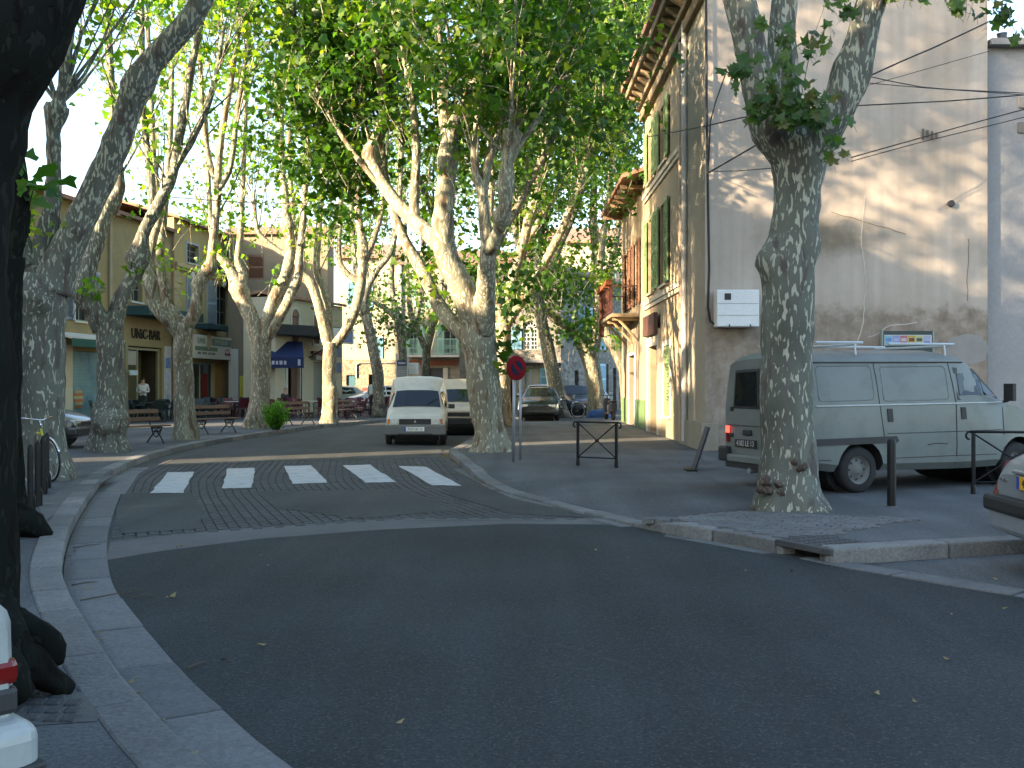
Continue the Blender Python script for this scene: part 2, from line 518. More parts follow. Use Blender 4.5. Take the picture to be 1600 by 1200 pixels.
def offset_line(pts, w):
    out = []
    for i, p in enumerate(pts):
        a = pts[max(i - 1, 0)]; b = pts[min(i + 1, len(pts) - 1)]
        t = (b - a); t.z = 0; t.normalize()
        nrm = Vector((-t.y, t.x, 0))
        out.append(p + nrm * w)
    return out

LK = [(3.0, -1.0, 0), (1.3, 0.9, 0), (0.0, 2.4, 0), (-0.75, 3.4, 0), (-1.40, 4.3, 0), (-1.72, 4.80, 0), (-2.05, 5.32, 0), (-2.69, 6.45, 0), (-3.23, 7.44, 0),
      (-3.64, 8.28, 0), (-4.19, 9.59, 0), (-4.74, 11.03, 0), (-5.50, 13.2, 0), (-6.20, 15.3, 0), (-6.81, 17.3, 0), (-7.42, 20.3, 0),
      (-7.72, 22.6, 0), (-7.92, 26.4, 0), (-7.68, 30.3, 0), (-6.96, 37.1, 0), (-5.5, 42.7, 0), (-4.2, 50, 0), (-3.6, 60, 0), (-3.4, 72, 0)]
RK = [(0.6, 62, 0), (-0.1, 50, 0), (-0.6, 40, 0), (-1.0, 31, 0), (-1.32, 24.6, 0), (-1.42, 23.3, 0), (-1.34, 22.3, 0), (-1.05, 20.2, 0), (-0.58, 16.9, 0), (-0.07, 14.9, 0),
      (0.43, 13.7, 0), (1.21, 11.8, 0), (1.62, 10.98, 0), (2.15, 10.25, 0), (2.49, 9.68, 0)]
RK2 = [(2.83, 9.05, 0), (3.3, 9.18, 0), (4.7, 9.62, 0), (8.0, 10.6, 0), (16.0, 13.0, 0)]
KW = 0.24
L5 = resample(LK, 0.25)
R5 = resample(RK, 0.25)
R52 = resample(RK2, 0.25)

def zk_right(p):
    y = p.y
    if y > 18: return 0.12
    if y > 15.2: return 0.03 + 0.09 * (y - 15.2) / 2.8
    if y > 11.6: return 0.03
    if y > 10.8: return 0.03 + 0.10 * (11.6 - y) / 0.8
    return 0.13

def stone_run(parent, name, line, w0, w1, ztop, zbot, per, m, gap=0.014, skip=None, bev=0.018):
    """stones of per*0.25 m laid along a line between the offsets w0 and w1"""
    A = offset_line(line, w0); B = offset_line(line, w1)
    i = 0; n = len(line)
    while i < n - 1:
        k = per + random.choice((0, 0, 0, 1, -1)) if per > 3 else per
        j = min(i + k, n - 1)
        mid = line[(i + j) // 2]
        if skip and skip(mid):
            i = j; continue
        mb = MB(); V = []; F = []
        dz = random.uniform(-.007, .007)
        cnt = j - i + 1
        o = line[i]
        for q in range(i, j + 1):
            a = A[q].copy(); b = B[q].copy()
            t = (line[min(q + 1, n - 1)] - line[max(q - 1, 0)]).normalized()
            if q == i: a += t * gap; b += t * gap
            if q == j: a -= t * gap; b -= t * gap
            zt = ztop(line[q]) if callable(ztop) else ztop
            for p, z in ((a, zbot), (a, zt + dz), (b, zt + dz), (b, zbot)):
                V.append((p.x - o.x, p.y - o.y, z))
        for q in range(cnt - 1):
            for e in range(4):
                e2 = (e + 1) % 4
                F.append((q * 4 + e, q * 4 + e2, (q + 1) * 4 + e2, (q + 1) * 4 + e))
        F.append((0, 3, 2, 1)); q = (cnt - 1) * 4; F.append((q, q + 1, q + 2, q + 3))
        mb.add(V, F)
        s = mb.build(name, m, parent, bevel=bev)
        s.location = (o.x, o.y, 0)
        i = j

def empty_struct(name):
    o = bpy.data.objects.new(name, None); C.objects.link(o); o["kind"] = "structure"; return o

kerb_l = empty_struct("kerb_left")
near = [p for p in L5 if p.y < 47]
stone_run(kerb_l, "kerb_stone", near, 0.0, KW, 0.128, -0.05, 4, stone_k)
kerb_r = empty_struct("kerb_right")
nearR = [p for p in R5 if p.y < 44]
stone_run(kerb_r, "kerb_stone", nearR, 0.0, KW, zk_right, -0.05, 4, stone_k)
stone_run(kerb_r, "kerb_stone", R52, 0.0, KW, 0.14, -0.05, 5, stone_k)
gut = empty_struct("gutter_left")
stone_run(gut, "gutter_slab", [p for p in L5 if p.y < 19.5], -0.012, -0.37, 0.011, -0.04, 4, stone_g, gap=.010, bev=.006)
gutr = empty_struct("gutter_right")
GR = resample([(2.62, 9.35, 0), (2.95, 8.75, 0), (3.82, 7.64, 0), (5.2, 6.2, 0), (7.5, 4.3, 0)], 0.25)
stone_run(gutr, "gutter_slab", GR, 0.0, 0.27, 0.013, -0.04, 4, stone_g, bev=.006)
stone_run(gutr, "gutter_slab", [p for p in R5 if 9.5 < p.y < 15.4], -0.01, -0.16, 0.009, -0.04, 4, stone_g, bev=.006)

# left pavement
bl = offset_line(L5, KW)
mb = MB()
V = []; F = []
for p in bl:
    V += [(p.x, p.y, 0.12), (-60, p.y, 0.12)]
for i in range(len(bl) - 1):
    F.append((2 * i, 2 * i + 2, 2 * i + 3, 2 * i + 1))
mb.add(V, F)
pl = mb.build("pavement_left", asphalt_pave); pl["kind"] = "structure"
# right pavement: ramp strip behind the kerb, then flat
br = offset_line(R5, KW)
ir = [Vector((p.x + 1.7 if p.y > 12 else p.x + 1.7 * max(0.25, (p.y - 9.0) / 3.0), p.y + (0.0 if p.y > 12 else 0.3), .12)) for p in br]
mb = MB(); V = []; F = []
for a, b in zip(br, ir):
    V += [(a.x, a.y, zk_right(a) - 0.006), (b.x, b.y, .122)]
for i in range(len(br) - 1):
    F.append((2 * i, 2 * i + 2, 2 * i + 3, 2 * i + 1))
mb.add(V, F)
br2 = offset_line(R52, KW)
poly = [Vector((p.x, p.y, .122)) for p in ir] + [Vector((br[-1].x, br[-1].y, .122))] + [Vector((p.x, p.y, .122)) for p in br2] + [Vector((60, 13.5, .122)), Vector((60, 80, .122)), Vector((ir[0].x, 80, .122))]
from mathutils.geometry import tessellate_polygon
mb.add(poly, [tuple(t) for t in tessellate_polygon([poly])])
pr = mb.build("pavement_right", asphalt_pave); pr["kind"] = "structure"
for p in pr.data.polygons:
    if p.normal.z < 0: p.flip()
for p in pl.data.polygons:
    if p.normal.z < 0: p.flip()
# parking bay beyond the right gutter
sheet("parking_bay", [(2.95, 9.0), (3.05, 8.85), (3.98, 7.84), (5.36, 6.42), (7.66, 4.5), (16, 4.5), (16, 12.95), (8.0, 10.58), (4.7, 9.6)], 0.004, asphalt_pave)

# fresh asphalt in the foreground, concrete band, paved crossing
gl = offset_line(L5, -0.375)
edgeA = [G(166, 876), G(250, 862), G(400, 843), G(600, 828), G(800, 819), G(1000, 821), G(1040, 834)]
left_front = [p for p in gl if p.y < edgeA[0].y]
right_front = [p for p in offset_line(R5, -0.17) if p.y < 10.9]
right_front = [p for p in right_front]
poly = [(p.x, p.y) for p in left_front] + [(p.x, p.y) for p in edgeA] + [(p.x, p.y) for p in right_front] + [(2.62, 9.35), (2.95, 8.75), (3.82, 7.64), (5.2, 6.2), (7.5, 4.3), (9, -10), (2.6, -10)]
sheet("road_surface", poly, 0.005, asphalt)
edgeB = [G(172, 848), G(250, 838), G(400, 824), G(600, 811), G(800, 802), G(960, 806)]
poly = [(p.x, p.y) for p in edgeA[:-1]] + [(p.x, p.y) for p in reversed(edgeB)]
band = sheet("concrete_band", poly, 0.006, concrete)

def line_at(line, y):
    for a, b in zip(line[:-1], line[1:]):
        if (a.y - y) * (b.y - y) <= 0 and abs(a.y - b.y) > 1e-6:
            t = (y - a.y) / (b.y - a.y)
            return a.x + (b.x - a.x) * t
    return line[-1].x
mb = MB()
rs = random.Random(3)
ys = 10.9
rowi = 0
gl_l = offset_line(L5, -0.40); gr_l = offset_line(R5, -0.18)
def road_pt(s, t):
    """s: metres forward of the band, t: 0..1 from left gutter to right kerb"""
    y0 = 10.55 + 1.55 * min(1, t * 1.6) - 0.2 * max(0, t - .7)
    y = y0 + s
    return Vector((line_at(gl_l, y) * (1 - t) + line_at(gr_l, y) * t, y, 0))
NT = 44
s = 0.0
while s < 11.6:
    L = rs.uniform(.19, .24)
    for k in range(NT):
        off = (k % 2) * 0.11
        t0 = (k + .05) / NT; t1 = (k + .95) / NT
        a = road_pt(s + off + .008, t0); b = road_pt(s + off + .008, t1)
        c = road_pt(s + off + L - .008, t1); d = road_pt(s + off + L - .008, t0)
        z = .0115 + rs.uniform(-.001, .0015)
        V = [Vector((p.x, p.y, -.01)) for p in (a, b, c, d)]
        cc = (a + b + c + d) / 4
        V += [Vector((p.x + (cc.x - p.x) * .07, p.y + (cc.y - p.y) * .07, z)) for p in (a, b, c, d)]
        mb.add(V, [(4, 5, 6, 7), (0, 1, 5, 4), (1, 2, 6, 5), (2, 3, 7, 6), (3, 0, 4, 7)])
    s += L
jl = [road_pt(-.1, k / 20) for k in range(21)]; jh = [road_pt(11.8, k / 20) for k in range(21)]
sheet("sett_bedding", [(p.x, p.y) for p in jl] + [(p.x, p.y) for p in reversed([road_pt(q, 1) for q in [11 - i for i in range(11)]][::-1][::-1])][::-1] + [(p.x, p.y) for p in reversed(jh)] + [(road_pt(q, 0).x, road_pt(q, 0).y) for q in [11 - i for i in range(11)]], .0082, mat("sandy joint", (.068, .067, .062), .9, .2, 1), road)
setts = mb.build("paving_setts", sett_m, road, fix=False, kind="stuff")
# asphalt repairs laid over the setts
for q in ([G(192, 772), G(300, 772), G(318, 800), G(310, 828), G(190, 836), G(180, 800)],
          [G(400, 770), G(640, 765), G(700, 800), G(560, 812), G(430, 795)],
          [G(720, 745), G(800, 780), G(940, 812), G(800, 804), G(700, 775)],
          [G(310, 706), G(600, 690), G(690, 700), G(690, 716), G(420, 722), G(250, 730)]):
    sheet("asphalt_patch", [(p.x, p.y) for p in q], 0.0155, asphalt_old, road)

STR = [[(262, 738), (303, 737), (286, 770), (236, 770)], [(355, 732), (398, 731), (393, 762), (347, 763)], [(444, 728), (487, 727), (512, 754), (457, 756)],
       [(535, 727), (578, 726), (619, 753), (571, 754)], [(622, 728), (665, 729), (721, 759), (675, 758)]]
for q in STR:
    P = [G(u, v, .019) for u, v in q]
    # slightly ragged edges
    E = []
    for a, b in zip(P, P[1:] + P[:1]):
        for k in range(8):
            p = a.lerp(b, k / 8)
            E.append((p.x + rs.uniform(-.012, .012), p.y + rs.uniform(-.03, .03)))
    sheet("crossing_stripe", E, .019, white_paint, road)
for q in ([(186, 742), (216, 741), (196, 772), (158, 774)], [(708, 733), (722, 732), (792, 766), (768, 765)]):
    P = [G(u, v, .019) for u, v in q]
    sheet("crossing_stripe", [(p.x, p.y) for p in P], .019, worn_paint, road)

# setts and slabs round the right-hand tree, drain inlet
mb = MB()
AP = [G(1005, 812, .12), G(1165, 800, .12), G(1432, 812, .12), G(1300, 836, .12), G(1222, 842, .12), G(1150, 829, .12), G(1065, 814, .12)]
def inside(p, poly):
    r = False
    n = len(poly)
    for i in range(n):
        a, b = poly[i], poly[(i + 1) % n]
        if (a.y > p.y) != (b.y > p.y) and p.x < (b.x - a.x) * (p.y - a.y) / (b.y - a.y) + a.x: r = not r
    return r
rotm = Matrix.Rotation(R(-28), 3, 'Z')
for i in range(-30, 30):
    for j in range(-30, 30):
        c = Vector((3.3, 12.0, 0)) + rotm @ Vector((i * .15 + (j % 2) * .07, j * .13, 0))
        if inside(c, AP):
            mb.box((c.x, c.y, .11), (.142 + rs.uniform(-.01, .01), .12 + rs.uniform(-.008, .008), .05 + rs.uniform(-.004, .006)), rz=R(-28))
apron_m = mat("limestone sett", (0.12, 0.12, 0.118), .85, .25, 2.0, .5, 50, fine=.25, dirt=(.07, .07, .07), dirt_amt=.7, dirt_scale=6)
ap = mb.build("tree_apron_setts", apron_m, pr, kind="stuff")

drain = thing("storm_drain", "kerbside storm drain inlet with black opening under a flat stone cover", "drain", (2.49, 9.68, 0), math.atan2(9.05 - 9.68, 2.83 - 2.49))
LL = math.hypot(.34, .63)
mb = MB()
mb.b2(0.01, .09, 0, .24, -.04, .075); mb.b2(LL - .09, LL - .01, 0, .24, -.04, .075)
mb.b2(0.09, LL - .09, .16, .24, -.04, .075, 1)
mb.build("inlet", [stone_k, dark_in], drain, bevel=.008)
mb = MB(); mb.b2(0.01, LL - .01, -.015, .62, .078, .137)
mb.build("cover_slab", mat("iron cover", (.055, .056, .058), .7, .2, 3, .4, 40), drain, bevel=.008)
mb = MB()
for i in range(5):
    for j in range(9):
        mb.box((.08 + i * .135, .06 + j * .062, .139), (.07, .03, .006))
mb.build("anti_slip_ribs", mat("iron cover", (.09, .09, .09)), drain)

# rough cobbles by the left foreground tree
q4 = [G(20, 1086, .12), G(128, 1082, .12), G(158, 1118, .12), G(150, 1128, .12), G(30, 1136, .12)]
sheet("cobble_bedding", [(p.x, p.y) for p in q4], .1235, concrete, pl)
mb = MB()
for i in range(14):
    for j in range(4):
        p = Vector((-2.42 + i * .088 + (j % 2) * .04 + rs.uniform(-.008, .008), 4.86 - j * .105 - i * .006 + rs.uniform(-.008, .008), 0))
        if inside(p, q4) and line_at(bl, p.y) - p.x > .06:
            mb.box((p.x, p.y, .118), (.072 + rs.uniform(-.012, .006), .088 + rs.uniform(-.014, .006), .034 + rs.uniform(-.006, .006)), rz=rs.uniform(-.2, .2))
mb.build("cobbles", sett_m, pl, bevel=.01, kind="stuff")
# concrete patches in the left pavement
for q in ([G(70, 815, .12), G(150, 760, .12), G(180, 742, .12), G(120, 748, .12), G(60, 790, .12)],):
    sheet("concrete_patch", [(p.x, p.y) for p in q], .1245, concrete, pl)

# fallen leaves and twigs
mb = MB()
lf = mat("dry leaf", (.19, .14, .06), .8, .3, 5)
def litter(p, s):
    a = rs.uniform(0, 6.28)
    d1 = Vector((math.cos(a), math.sin(a), rs.uniform(.1, .5))) * s; d2 = Vector((-math.sin(a), math.cos(a), rs.uniform(0, .4))) * s * .7
    p = p + Vector((0, 0, .004))
    mb.add([p - d1 * .6 + Vector((0, 0, s * .3)), p + d2 * .5, p + d1 * .7 + Vector((0, 0, s * .2)), p - d2 * .5], [(0, 1, 2), (0, 2, 3)])
for u, v in [(262, 935), (270, 932), (137, 920), (625, 1130), (1430, 1098), (1570, 952), (1166, 893), (1238, 894), (1556, 906), (1480, 1032), (282, 853), (275, 856), (410, 1010), (1370, 1085), (930, 860)]:
    litter(G(u, v, .012), rs.uniform(.035, .06))
for i in range(70):
    k = rs.uniform(0.06, .98)
    q = L5[int(k * 95)]
    litter(Vector((q.x + rs.uniform(.0, .10), q.y, .012)), rs.uniform(.02, .045))
for i in range(90):
    q = R5[int(len(R5) * rs.uniform(.62, .99))]
    litter(Vector((q.x - rs.uniform(0, .14), q.y, .012)), rs.uniform(.02, .04))
for i in range(60):
    p = G(rs.uniform(690, 712), rs.uniform(707, 718)); litter(p, rs.uniform(.03, .07))
for i in range(34):
    litter(Vector((rs.uniform(-6, 4), rs.uniform(4.5, 22), .02)), rs.uniform(.015, .035))
for i in range(50):
    litter(Vector((rs.uniform(-.2, 4), rs.uniform(13, 22), .125)), rs.uniform(.02, .045))
o = mb.build("fallen_leaves", lf, fix=False); tag(o, "dry yellow leaves lying in the gutters and on the road", "leaves", kind="stuff")
mb = MB()
for (a, b) in [((126, 938), (222, 922)), ((112, 914), (152, 909)), ((115, 856), (156, 850)), ((292, 1044), (321, 1033)), ((208, 933), (240, 930)), ((345, 1029), (358, 1034))]:
    p, q = G(*a, .018), G(*b, .018)
    mb.tube([p, p.lerp(q, .5) + Vector((0.01, .01, .006)), q], [.006, .005, .003], 5)
o = mb.build("fallen_twigs", mat("twig", (.07, .05, .035), .9)); tag(o, "thin brown twigs lying on the gutter slabs", "twigs", kind="stuff")

# worn scratches, filled cracks and drips on the carriageway
def road_streak(pts, wd, z, m, name="road_scratch", seed=0):
    r = random.Random(seed); mb = MB()
    P = [G(u, v, z) for u, v in pts]
    Q = []
    for a, b in zip(P[:-1], P[1:]):
        n = max(2, int((b - a).length / .09))
        Q += [a.lerp(b, k / n) for k in range(n)]
    Q.append(P[-1])
    off = 0
    for a, b in zip(Q[:-1], Q[1:]):
        if r.random() < .42: continue
        off = off * .7 + r.gauss(0, .006)
        e = (b - a).normalized(); nr = Vector((-e.y, e.x, 0)); w0 = wd * r.uniform(.2, 1.0); w1 = wd * r.uniform(.2, 1.0)
        mb.add([a + nr * (off - w0), b + nr * (off - w1), b + nr * (off + w1), a + nr * (off + w0)], [(0, 1, 2, 3)])
    o = mb.build(name, m, road, fix=False, kind="stuff")
    for p in o.data.polygons:
        if p.normal.z < 0: p.flip()
scr = mat("pale scratch", (.034, .036, .0375), .9, .3, 8)
road_streak([(730, 965), (850, 1000), (980, 1035), (1100, 1075), (1240, 1120), (1390, 1165)], .010, .0065, scr, seed=1)
road_streak([(860, 1005), (930, 1022), (1010, 1050)], .016, .0062, scr, seed=2)
road_streak([(560, 900), (640, 935), (760, 985), (900, 1050)], .008, .0063, scr, seed=3)
road_streak([(840, 1140), (960, 1150), (1120, 1180)], .010, .0064, scr, seed=4)
road_streak([(900, 850), (1100, 905), (1300, 955), (1560, 1010)], .008, .0066, scr, seed=5)

# ------------------------------------------------------------------ trees
def catmull(P, Rr, step):
    n = len(P); Q = []; S = []
    for i in range(n - 1):
        p0 = P[max(i - 1, 0)]; p1 = P[i]; p2 = P[i + 1]; p3 = P[min(i + 2, n - 1)]
        L = (p2 - p1).length
        k = max(2, int(L / step))
        for q in range(k):
            t = q / k
            Q.append(0.5 * ((2 * p1) + (p2 - p0) * t + (2 * p0 - 5 * p1 + 4 * p2 - p3) * t * t + (3 * p1 - p0 - 3 * p2 + p3) * t ** 3))
            S.append(Rr[i] * (1 - t) + Rr[i + 1] * t)
    Q.append(P[-1]); S.append(Rr[-1])
    return Q, S

def bumpy_tube(mb, P, Rr, n=14, step=0.16, amp=0.10, freq=2.2, seed=0.0, flare=None, cap=True, mi=0, bulges=()):
    Q, S = catmull(P, Rr, step)
    k = len(Q); V = []; F = []
    a = Vector((1, 0, 0)) if abs((Q[1] - Q[0]).normalized().x) < .9 else Vector((0, 1, 0))
    for i in range(k):
        t = (Q[min(i + 1, k - 1)] - Q[max(i - 1, 0)]).normalized()
        a = (a - t * a.dot(t)).normalized(); b = t.cross(a)
        for j in range(n):
            w = 2 * math.pi * j / n
            dirv = a * math.cos(w) + b * math.sin(w)
            r = S[i]
            p = Q[i] + dirv * r
            f = 1 + amp * (vnoise(p.x * freq + seed, p.y * freq, p.z * freq) + .5 * vnoise(p.x * freq * 2.7, p.y * freq * 2.7 + seed, p.z * freq * 2.7))
            if flare:
                h = Q[i].z - flare[0]
                if h < flare[1]:
                    g = (1 - max(h, 0) / flare[1]) ** 2.2
                    f *= 1 + flare[2] * g * (0.75 + .6 * math.sin(w * 3 + seed) * .5 + .5 * math.sin(w * 5 + 2.1 * seed) * .6)
            pt = Q[i] + dirv * r * f
            for bc, br in bulges:
                dd = (pt - bc).length
                if dd < 2.2 * br: pt = pt + dirv * (.62 * br * math.exp(-(dd / br) ** 2) * (1 + .9 * vnoise(pt.x * 14, pt.y * 14, pt.z * 14)))
            V.append(pt)
    for i in range(k - 1):
        for j in range(n):
            j2 = (j + 1) % n
            F.append((i * n + j, i * n + j2, (i + 1) * n + j2, (i + 1) * n + j))
    if cap:
        F.append(tuple(reversed(range(n)))); F.append(tuple(range((k - 1) * n, k * n)))
    mb.add(V, F, mi)

LEAF_MID = (np.array([(0, 0, 0), (.42, -.04, .02), (.52, .32, .06), (.25, .42, .03), (0, .85, -.05), (-.25, .42, .03), (-.52, .32, .06), (-.42, -.04, .02)], float),
            [(0, 1, 2), (0, 2, 3), (0, 3, 4), (0, 4, 5), (0, 5, 6), (0, 6, 7)])
LEAF_FAR = (np.array([(0, 0, 0), (.5, .36, .05), (0, .85, -.05), (-.5, .36, .05)], float), [(0, 1, 2), (0, 2, 3)])

def leaves_mesh(name, pos, tint, size, tpl, m, seed):
    rng = np.random.default_rng(seed)
    pos = np.asarray(pos, float); n = len(pos)
    base, tris = tpl
    nv = len(base)
    nrm = rng.normal(size=(n, 3)); nrm[:, 2] += 0.7
    nrm /= np.linalg.norm(nrm, axis=1)[:, None]
    tv = rng.normal(size=(n, 3)); tv[:, 2] -= 0.5
    tv -= nrm * (tv * nrm).sum(1)[:, None]; tv /= np.linalg.norm(tv, axis=1)[:, None]
    bv = np.cross(nrm, tv)
    sc = size * rng.uniform(.65, 1.25, size=n)
    V = pos[:, None, :] + sc[:, None, None] * (base[None, :, 0:1] * bv[:, None, :] + base[None, :, 1:2] * tv[:, None, :] + base[None, :, 2:3] * nrm[:, None, :])
    V = V.reshape(-1, 3)
    T = (np.array(tris)[None, :, :] + (np.arange(n) * nv)[:, None, None]).reshape(-1, 3)
    me = bpy.data.meshes.new(name)
    me.vertices.add(len(V)); me.vertices.foreach_set("co", V.ravel())
    me.loops.add(T.size); me.loops.foreach_set("vertex_index", T.ravel())
    me.polygons.add(len(T)); me.polygons.foreach_set("loop_start", np.arange(0, T.size, 3)); me.polygons.foreach_set("loop_total", np.full(len(T), 3))
    at = me.attributes.new("tint", 'FLOAT', 'POINT')
    tt = np.clip(np.asarray(tint) + rng.normal(0, .16, n), 0, 1)
    at.data.foreach_set("value", np.repeat(tt, nv))
    me.materials.append(m)
    me.update(); me.validate()
    return me

class Tree:
    def __init__(self, label, d, trunk, seed, barkm=None, leafm=None, leaf=0.2, far=False, flare=.5, group="plane trees along the street", base_z=.12, name="plane_tree"):
        self.d = d; self.rs = random.Random(seed); self.seed = seed
        self.bark = barkm or bark; self.leafm = leafm or leaf_d; self.leaf = leaf; self.far = far
        P, Rr = self.px(trunk)
        b = P[0].copy(); b.z = base_z
        self.root = thing(name, label, "tree", b, 0, group)
        self.base = b
        self.tm = MB(); self.bm = MB()
        P[0].z = base_z - .05
        self.limbs = []
        self.tubes = [(self.tm, [p - b for p in P], Rr, 30 if d < 30 else 18 if not far else 14, .07 if d < 30 else .12 if not far else .25, .13, 2.0, seed * 1.7, (base_z - b.z, .9, flare))]
        self.bulges = []
        self.pos = []; self.tint = []
    def px(self, pts):
        P = [W(p[0], p[1], self.d + (p[3] if len(p) > 3 else 0)) for p in pts]
        Rr = [p[2] / FPX * self.d for p in pts]
        return P, Rr
    def limb(self, pts, amp=.13, keep=True):
        P, Rr = self.px(pts)
        L = [p - self.base for p in P]
        self.tubes.append((self.tm if Rr[0] > .10 else self.bm, L, Rr, (16 if keep else 24) if Rr[0] > .12 else (8 if keep else 16), (.10 if keep else .04) if not self.far else .28, amp, 3.0 if keep else 9.0, self.seed * 2.3 + len(self.limbs), None))
        if keep: self.limbs.append((L, Rr))
        return self
    def knob(self, u, v, r, dd=0, mi=0):
        c = W(u, v, self.d + dd) - self.base; r = r / FPX * self.d
        if mi == 0:
            self.bulges.append((c, r)); return self
        n = 10; V = []; F = []
        for i in range(7):
            th = math.pi * i / 6
            for j in range(n):
                w = 2 * math.pi * j / n
                p = Vector((math.sin(th) * math.cos(w), math.sin(th) * math.sin(w), math.cos(th))) * r
                V.append(c + p * (1 + .8 * vnoise(p.x * 22 + u, p.y * 22, p.z * 22 + v)))
        for i in range(6):
            for j in range(n):
                j2 = (j + 1) % n
                F.append((i * n + j, i * n + j2, (i + 1) * n + j2, (i + 1) * n + j))
        self.tm.add(V, F, mi)
        return self
    def cluster(self, c, n, r, tint):
        rs = self.rs
        for _ in range(n):
            self.pos.append((c[0] + rs.gauss(0, r), c[1] + rs.gauss(0, r), c[2] + rs.gauss(0, r * .8)))
            self.tint.append(tint)
    def shoot(self, p0, dirv, length, r0, nclus, per, start=.25, droop=0.0, crad=.22):
        rs = self.rs
        pts = [p0.copy()]; d = dirv.normalized()
        k = 6
        for i in range(k):
            d = (d + Vector((rs.gauss(0, .10), rs.gauss(0, .10), .10 - droop))).normalized()
            pts.append(pts[-1] + d * length / k)
        self.bm.tube(pts, [r0 * (1 - .85 * i / k) for i in range(k + 1)], 5, cap=False)
        for _ in range(nclus):
            t = start + (1 - start) * rs.random() ** .8
            f = t * k; i = min(int(f), k - 1)
            p = pts[i].lerp(pts[i + 1], f - i)
            off = Vector((rs.gauss(0, 1), rs.gauss(0, 1), rs.gauss(.2, .6))); off.normalize(); off *= rs.uniform(.25, .75)
            e = p + off
            self.bm.tube([p, p.lerp(e, .5) + Vector((0, 0, .05)), e], [.012, .009, .005], 3, cap=False)
            self.cluster(e, max(2, int(per * rs.uniform(.6, 1.4))), crad, rs.gauss(.42, .3))
    def shoots(self, n, length=(3, 6), per=9, nclus=8, r0=.035, spread=.35, zmin=3.0, start=.2, ends=.65, limbs=None, bias=(0, 0, 0)):
        rs = self.rs
        Ls = self.limbs if limbs is None else [self.limbs[i] for i in limbs]
        for _ in range(n):
            L, Rr = rs.choice(Ls)
            t = 1 - rs.random() * rs.random() * .6 if rs.random() < ends else rs.uniform(.3, 1)
            f = t * (len(L) - 1); i = min(int(f), len(L) - 2)
            p = L[i].lerp(L[i + 1], f - i)
            if p.z + self.base.z < zmin: p = L[-1].copy()
            out = Vector((p.x, p.y, 0))
            if out.length > .1: out.normalize()
            d = Vector((rs.gauss(0, spread), rs.gauss(0, spread), 1)) + out * rs.uniform(0, spread) + Vector(bias)
            self.shoot(p, d, rs.uniform(*length), r0 * rs.uniform(.7, 1.3), nclus, per, start)
        return self
    def fill(self, u, v, ru, rv, n, dd=0, rd=1.2, per=12, crad=.26, tint=.42):
        """leafy twigs round a spot of the crown"""
        rs = self.rs
        for _ in range(n):
            a = rs.gauss(0, .5); b = rs.gauss(0, .5)
            p = W(u + a * ru, v + b * rv, self.d + dd + rs.gauss(0, rd)) - self.base
            st = p + Vector((rs.gauss(0, .3), rs.gauss(0, .3), -rs.uniform(.3, .9)))
            self.bm.tube([st, st.lerp(p, .5) + Vector((rs.gauss(0, .05), 0, 0)), p], [.009, .007, .004], 3, cap=False)
            self.cluster(p, max(3, int(per * rs.uniform(.6, 1.4))), crad, rs.gauss(tint, .3))
        return self
    def done(self, crown=True):
        for (mbx, P, Rr, n, stp, amp, fr, sd_, fl) in self.tubes:
            bumpy_tube(mbx, P, Rr, n, stp, amp, fr, sd_, flare=fl, bulges=self.bulges)
        self.tm.build("trunk", [self.bark, burl_m], self.root, smooth=True, fix=False)
        if self.bm.v:
            self.bm.build("branches", self.bark, self.root, smooth=True, fix=False, kind="stuff")
        if self.pos and crown:
            me = leaves_mesh("crown", self.pos, self.tint, self.leaf, LEAF_FAR if self.far else LEAF_MID, self.leafm, self.seed)
            o = bpy.data.objects.new("crown", me); C.objects.link(o); o.parent = self.root
        return self.root

burl_m = mat("bark burl", (0.07, 0.047, 0.035), .9, .4, 9, .8, 30, dirt=(.2, .19, .15), dirt_amt=.5, dirt_scale=9)

# the large tree by the crossing
T = Tree("large forked plane tree with sunlit limbs at the kerb corner beside the no parking sign", 22.5,
         [(766, 705, 25), (765, 668, 23), (758, 620, 25.5), (753, 570, 26), (748, 530, 27), (746, 500, 27)], 1, bark_pale, leaf_d, .19)
T.limb([(740, 528, 17, .1), (714, 512, 12.5, .3), (684, 474, 11.5, .7), (662, 428, 10.5, 1.0), (643, 395, 9.5, 1.2), (622, 352, 8.5, 1.4), (604, 290, 7, 1.6), (596, 220, 5, 1.7)])
T.limb([(746, 515, 24), (732, 474, 20.5, -.2), (713, 432, 18.5, -.35), (696, 395, 17.5, -.45), (692, 350, 16, -.5), (696, 298, 14.5, -.5), (699, 252, 13.5, -.45), (704, 210, 12.5, -.4), (726, 166, 11, -.3), (760, 80, 9), (792, -10, 8, .2), (820, -120, 6, .4)])
T.limb([(700, 402, 14, -.3), (677, 371, 13.5, -.1), (652, 350, 12, .2), (616, 313, 10.5, .6), (591, 273, 10, .8), (578, 240, 10, .9), (590, 210, 8.5, .9), (600, 165, 7, .9), (590, 90, 6, .9), (570, 0, 5, .9), (560, -90, 4, .9)])
T.limb([(650, 350, 9, .2), (647, 320, 8, .3), (649, 285, 7.5, .3), (650, 227, 6.5, .3), (645, 165, 6, .3), (630, 60, 5, .3), (628, -40, 4, .3)])
T.limb([(752, 515, 22, -.1), (757, 472, 16.5, -.5), (760, 425, 13.5, -.9), (763, 384, 12.5, -1.1), (757, 347, 9, -1.2), (754, 304, 8.5, -1.2), (743, 267, 6.5, -1.2), (742, 227, 6, -1.2), (750, 160, 5.5, -1.2), (760, 60, 4.5, -1.2), (765, -40, 4, -1.2)])
T.limb([(754, 305, 8, -1.2), (763, 252, 7, -1.1), (777, 210, 6.5, -1.0), (795, 165, 6, -.8), (820, 80, 5, -.6), (850, -20, 4, -.4)])
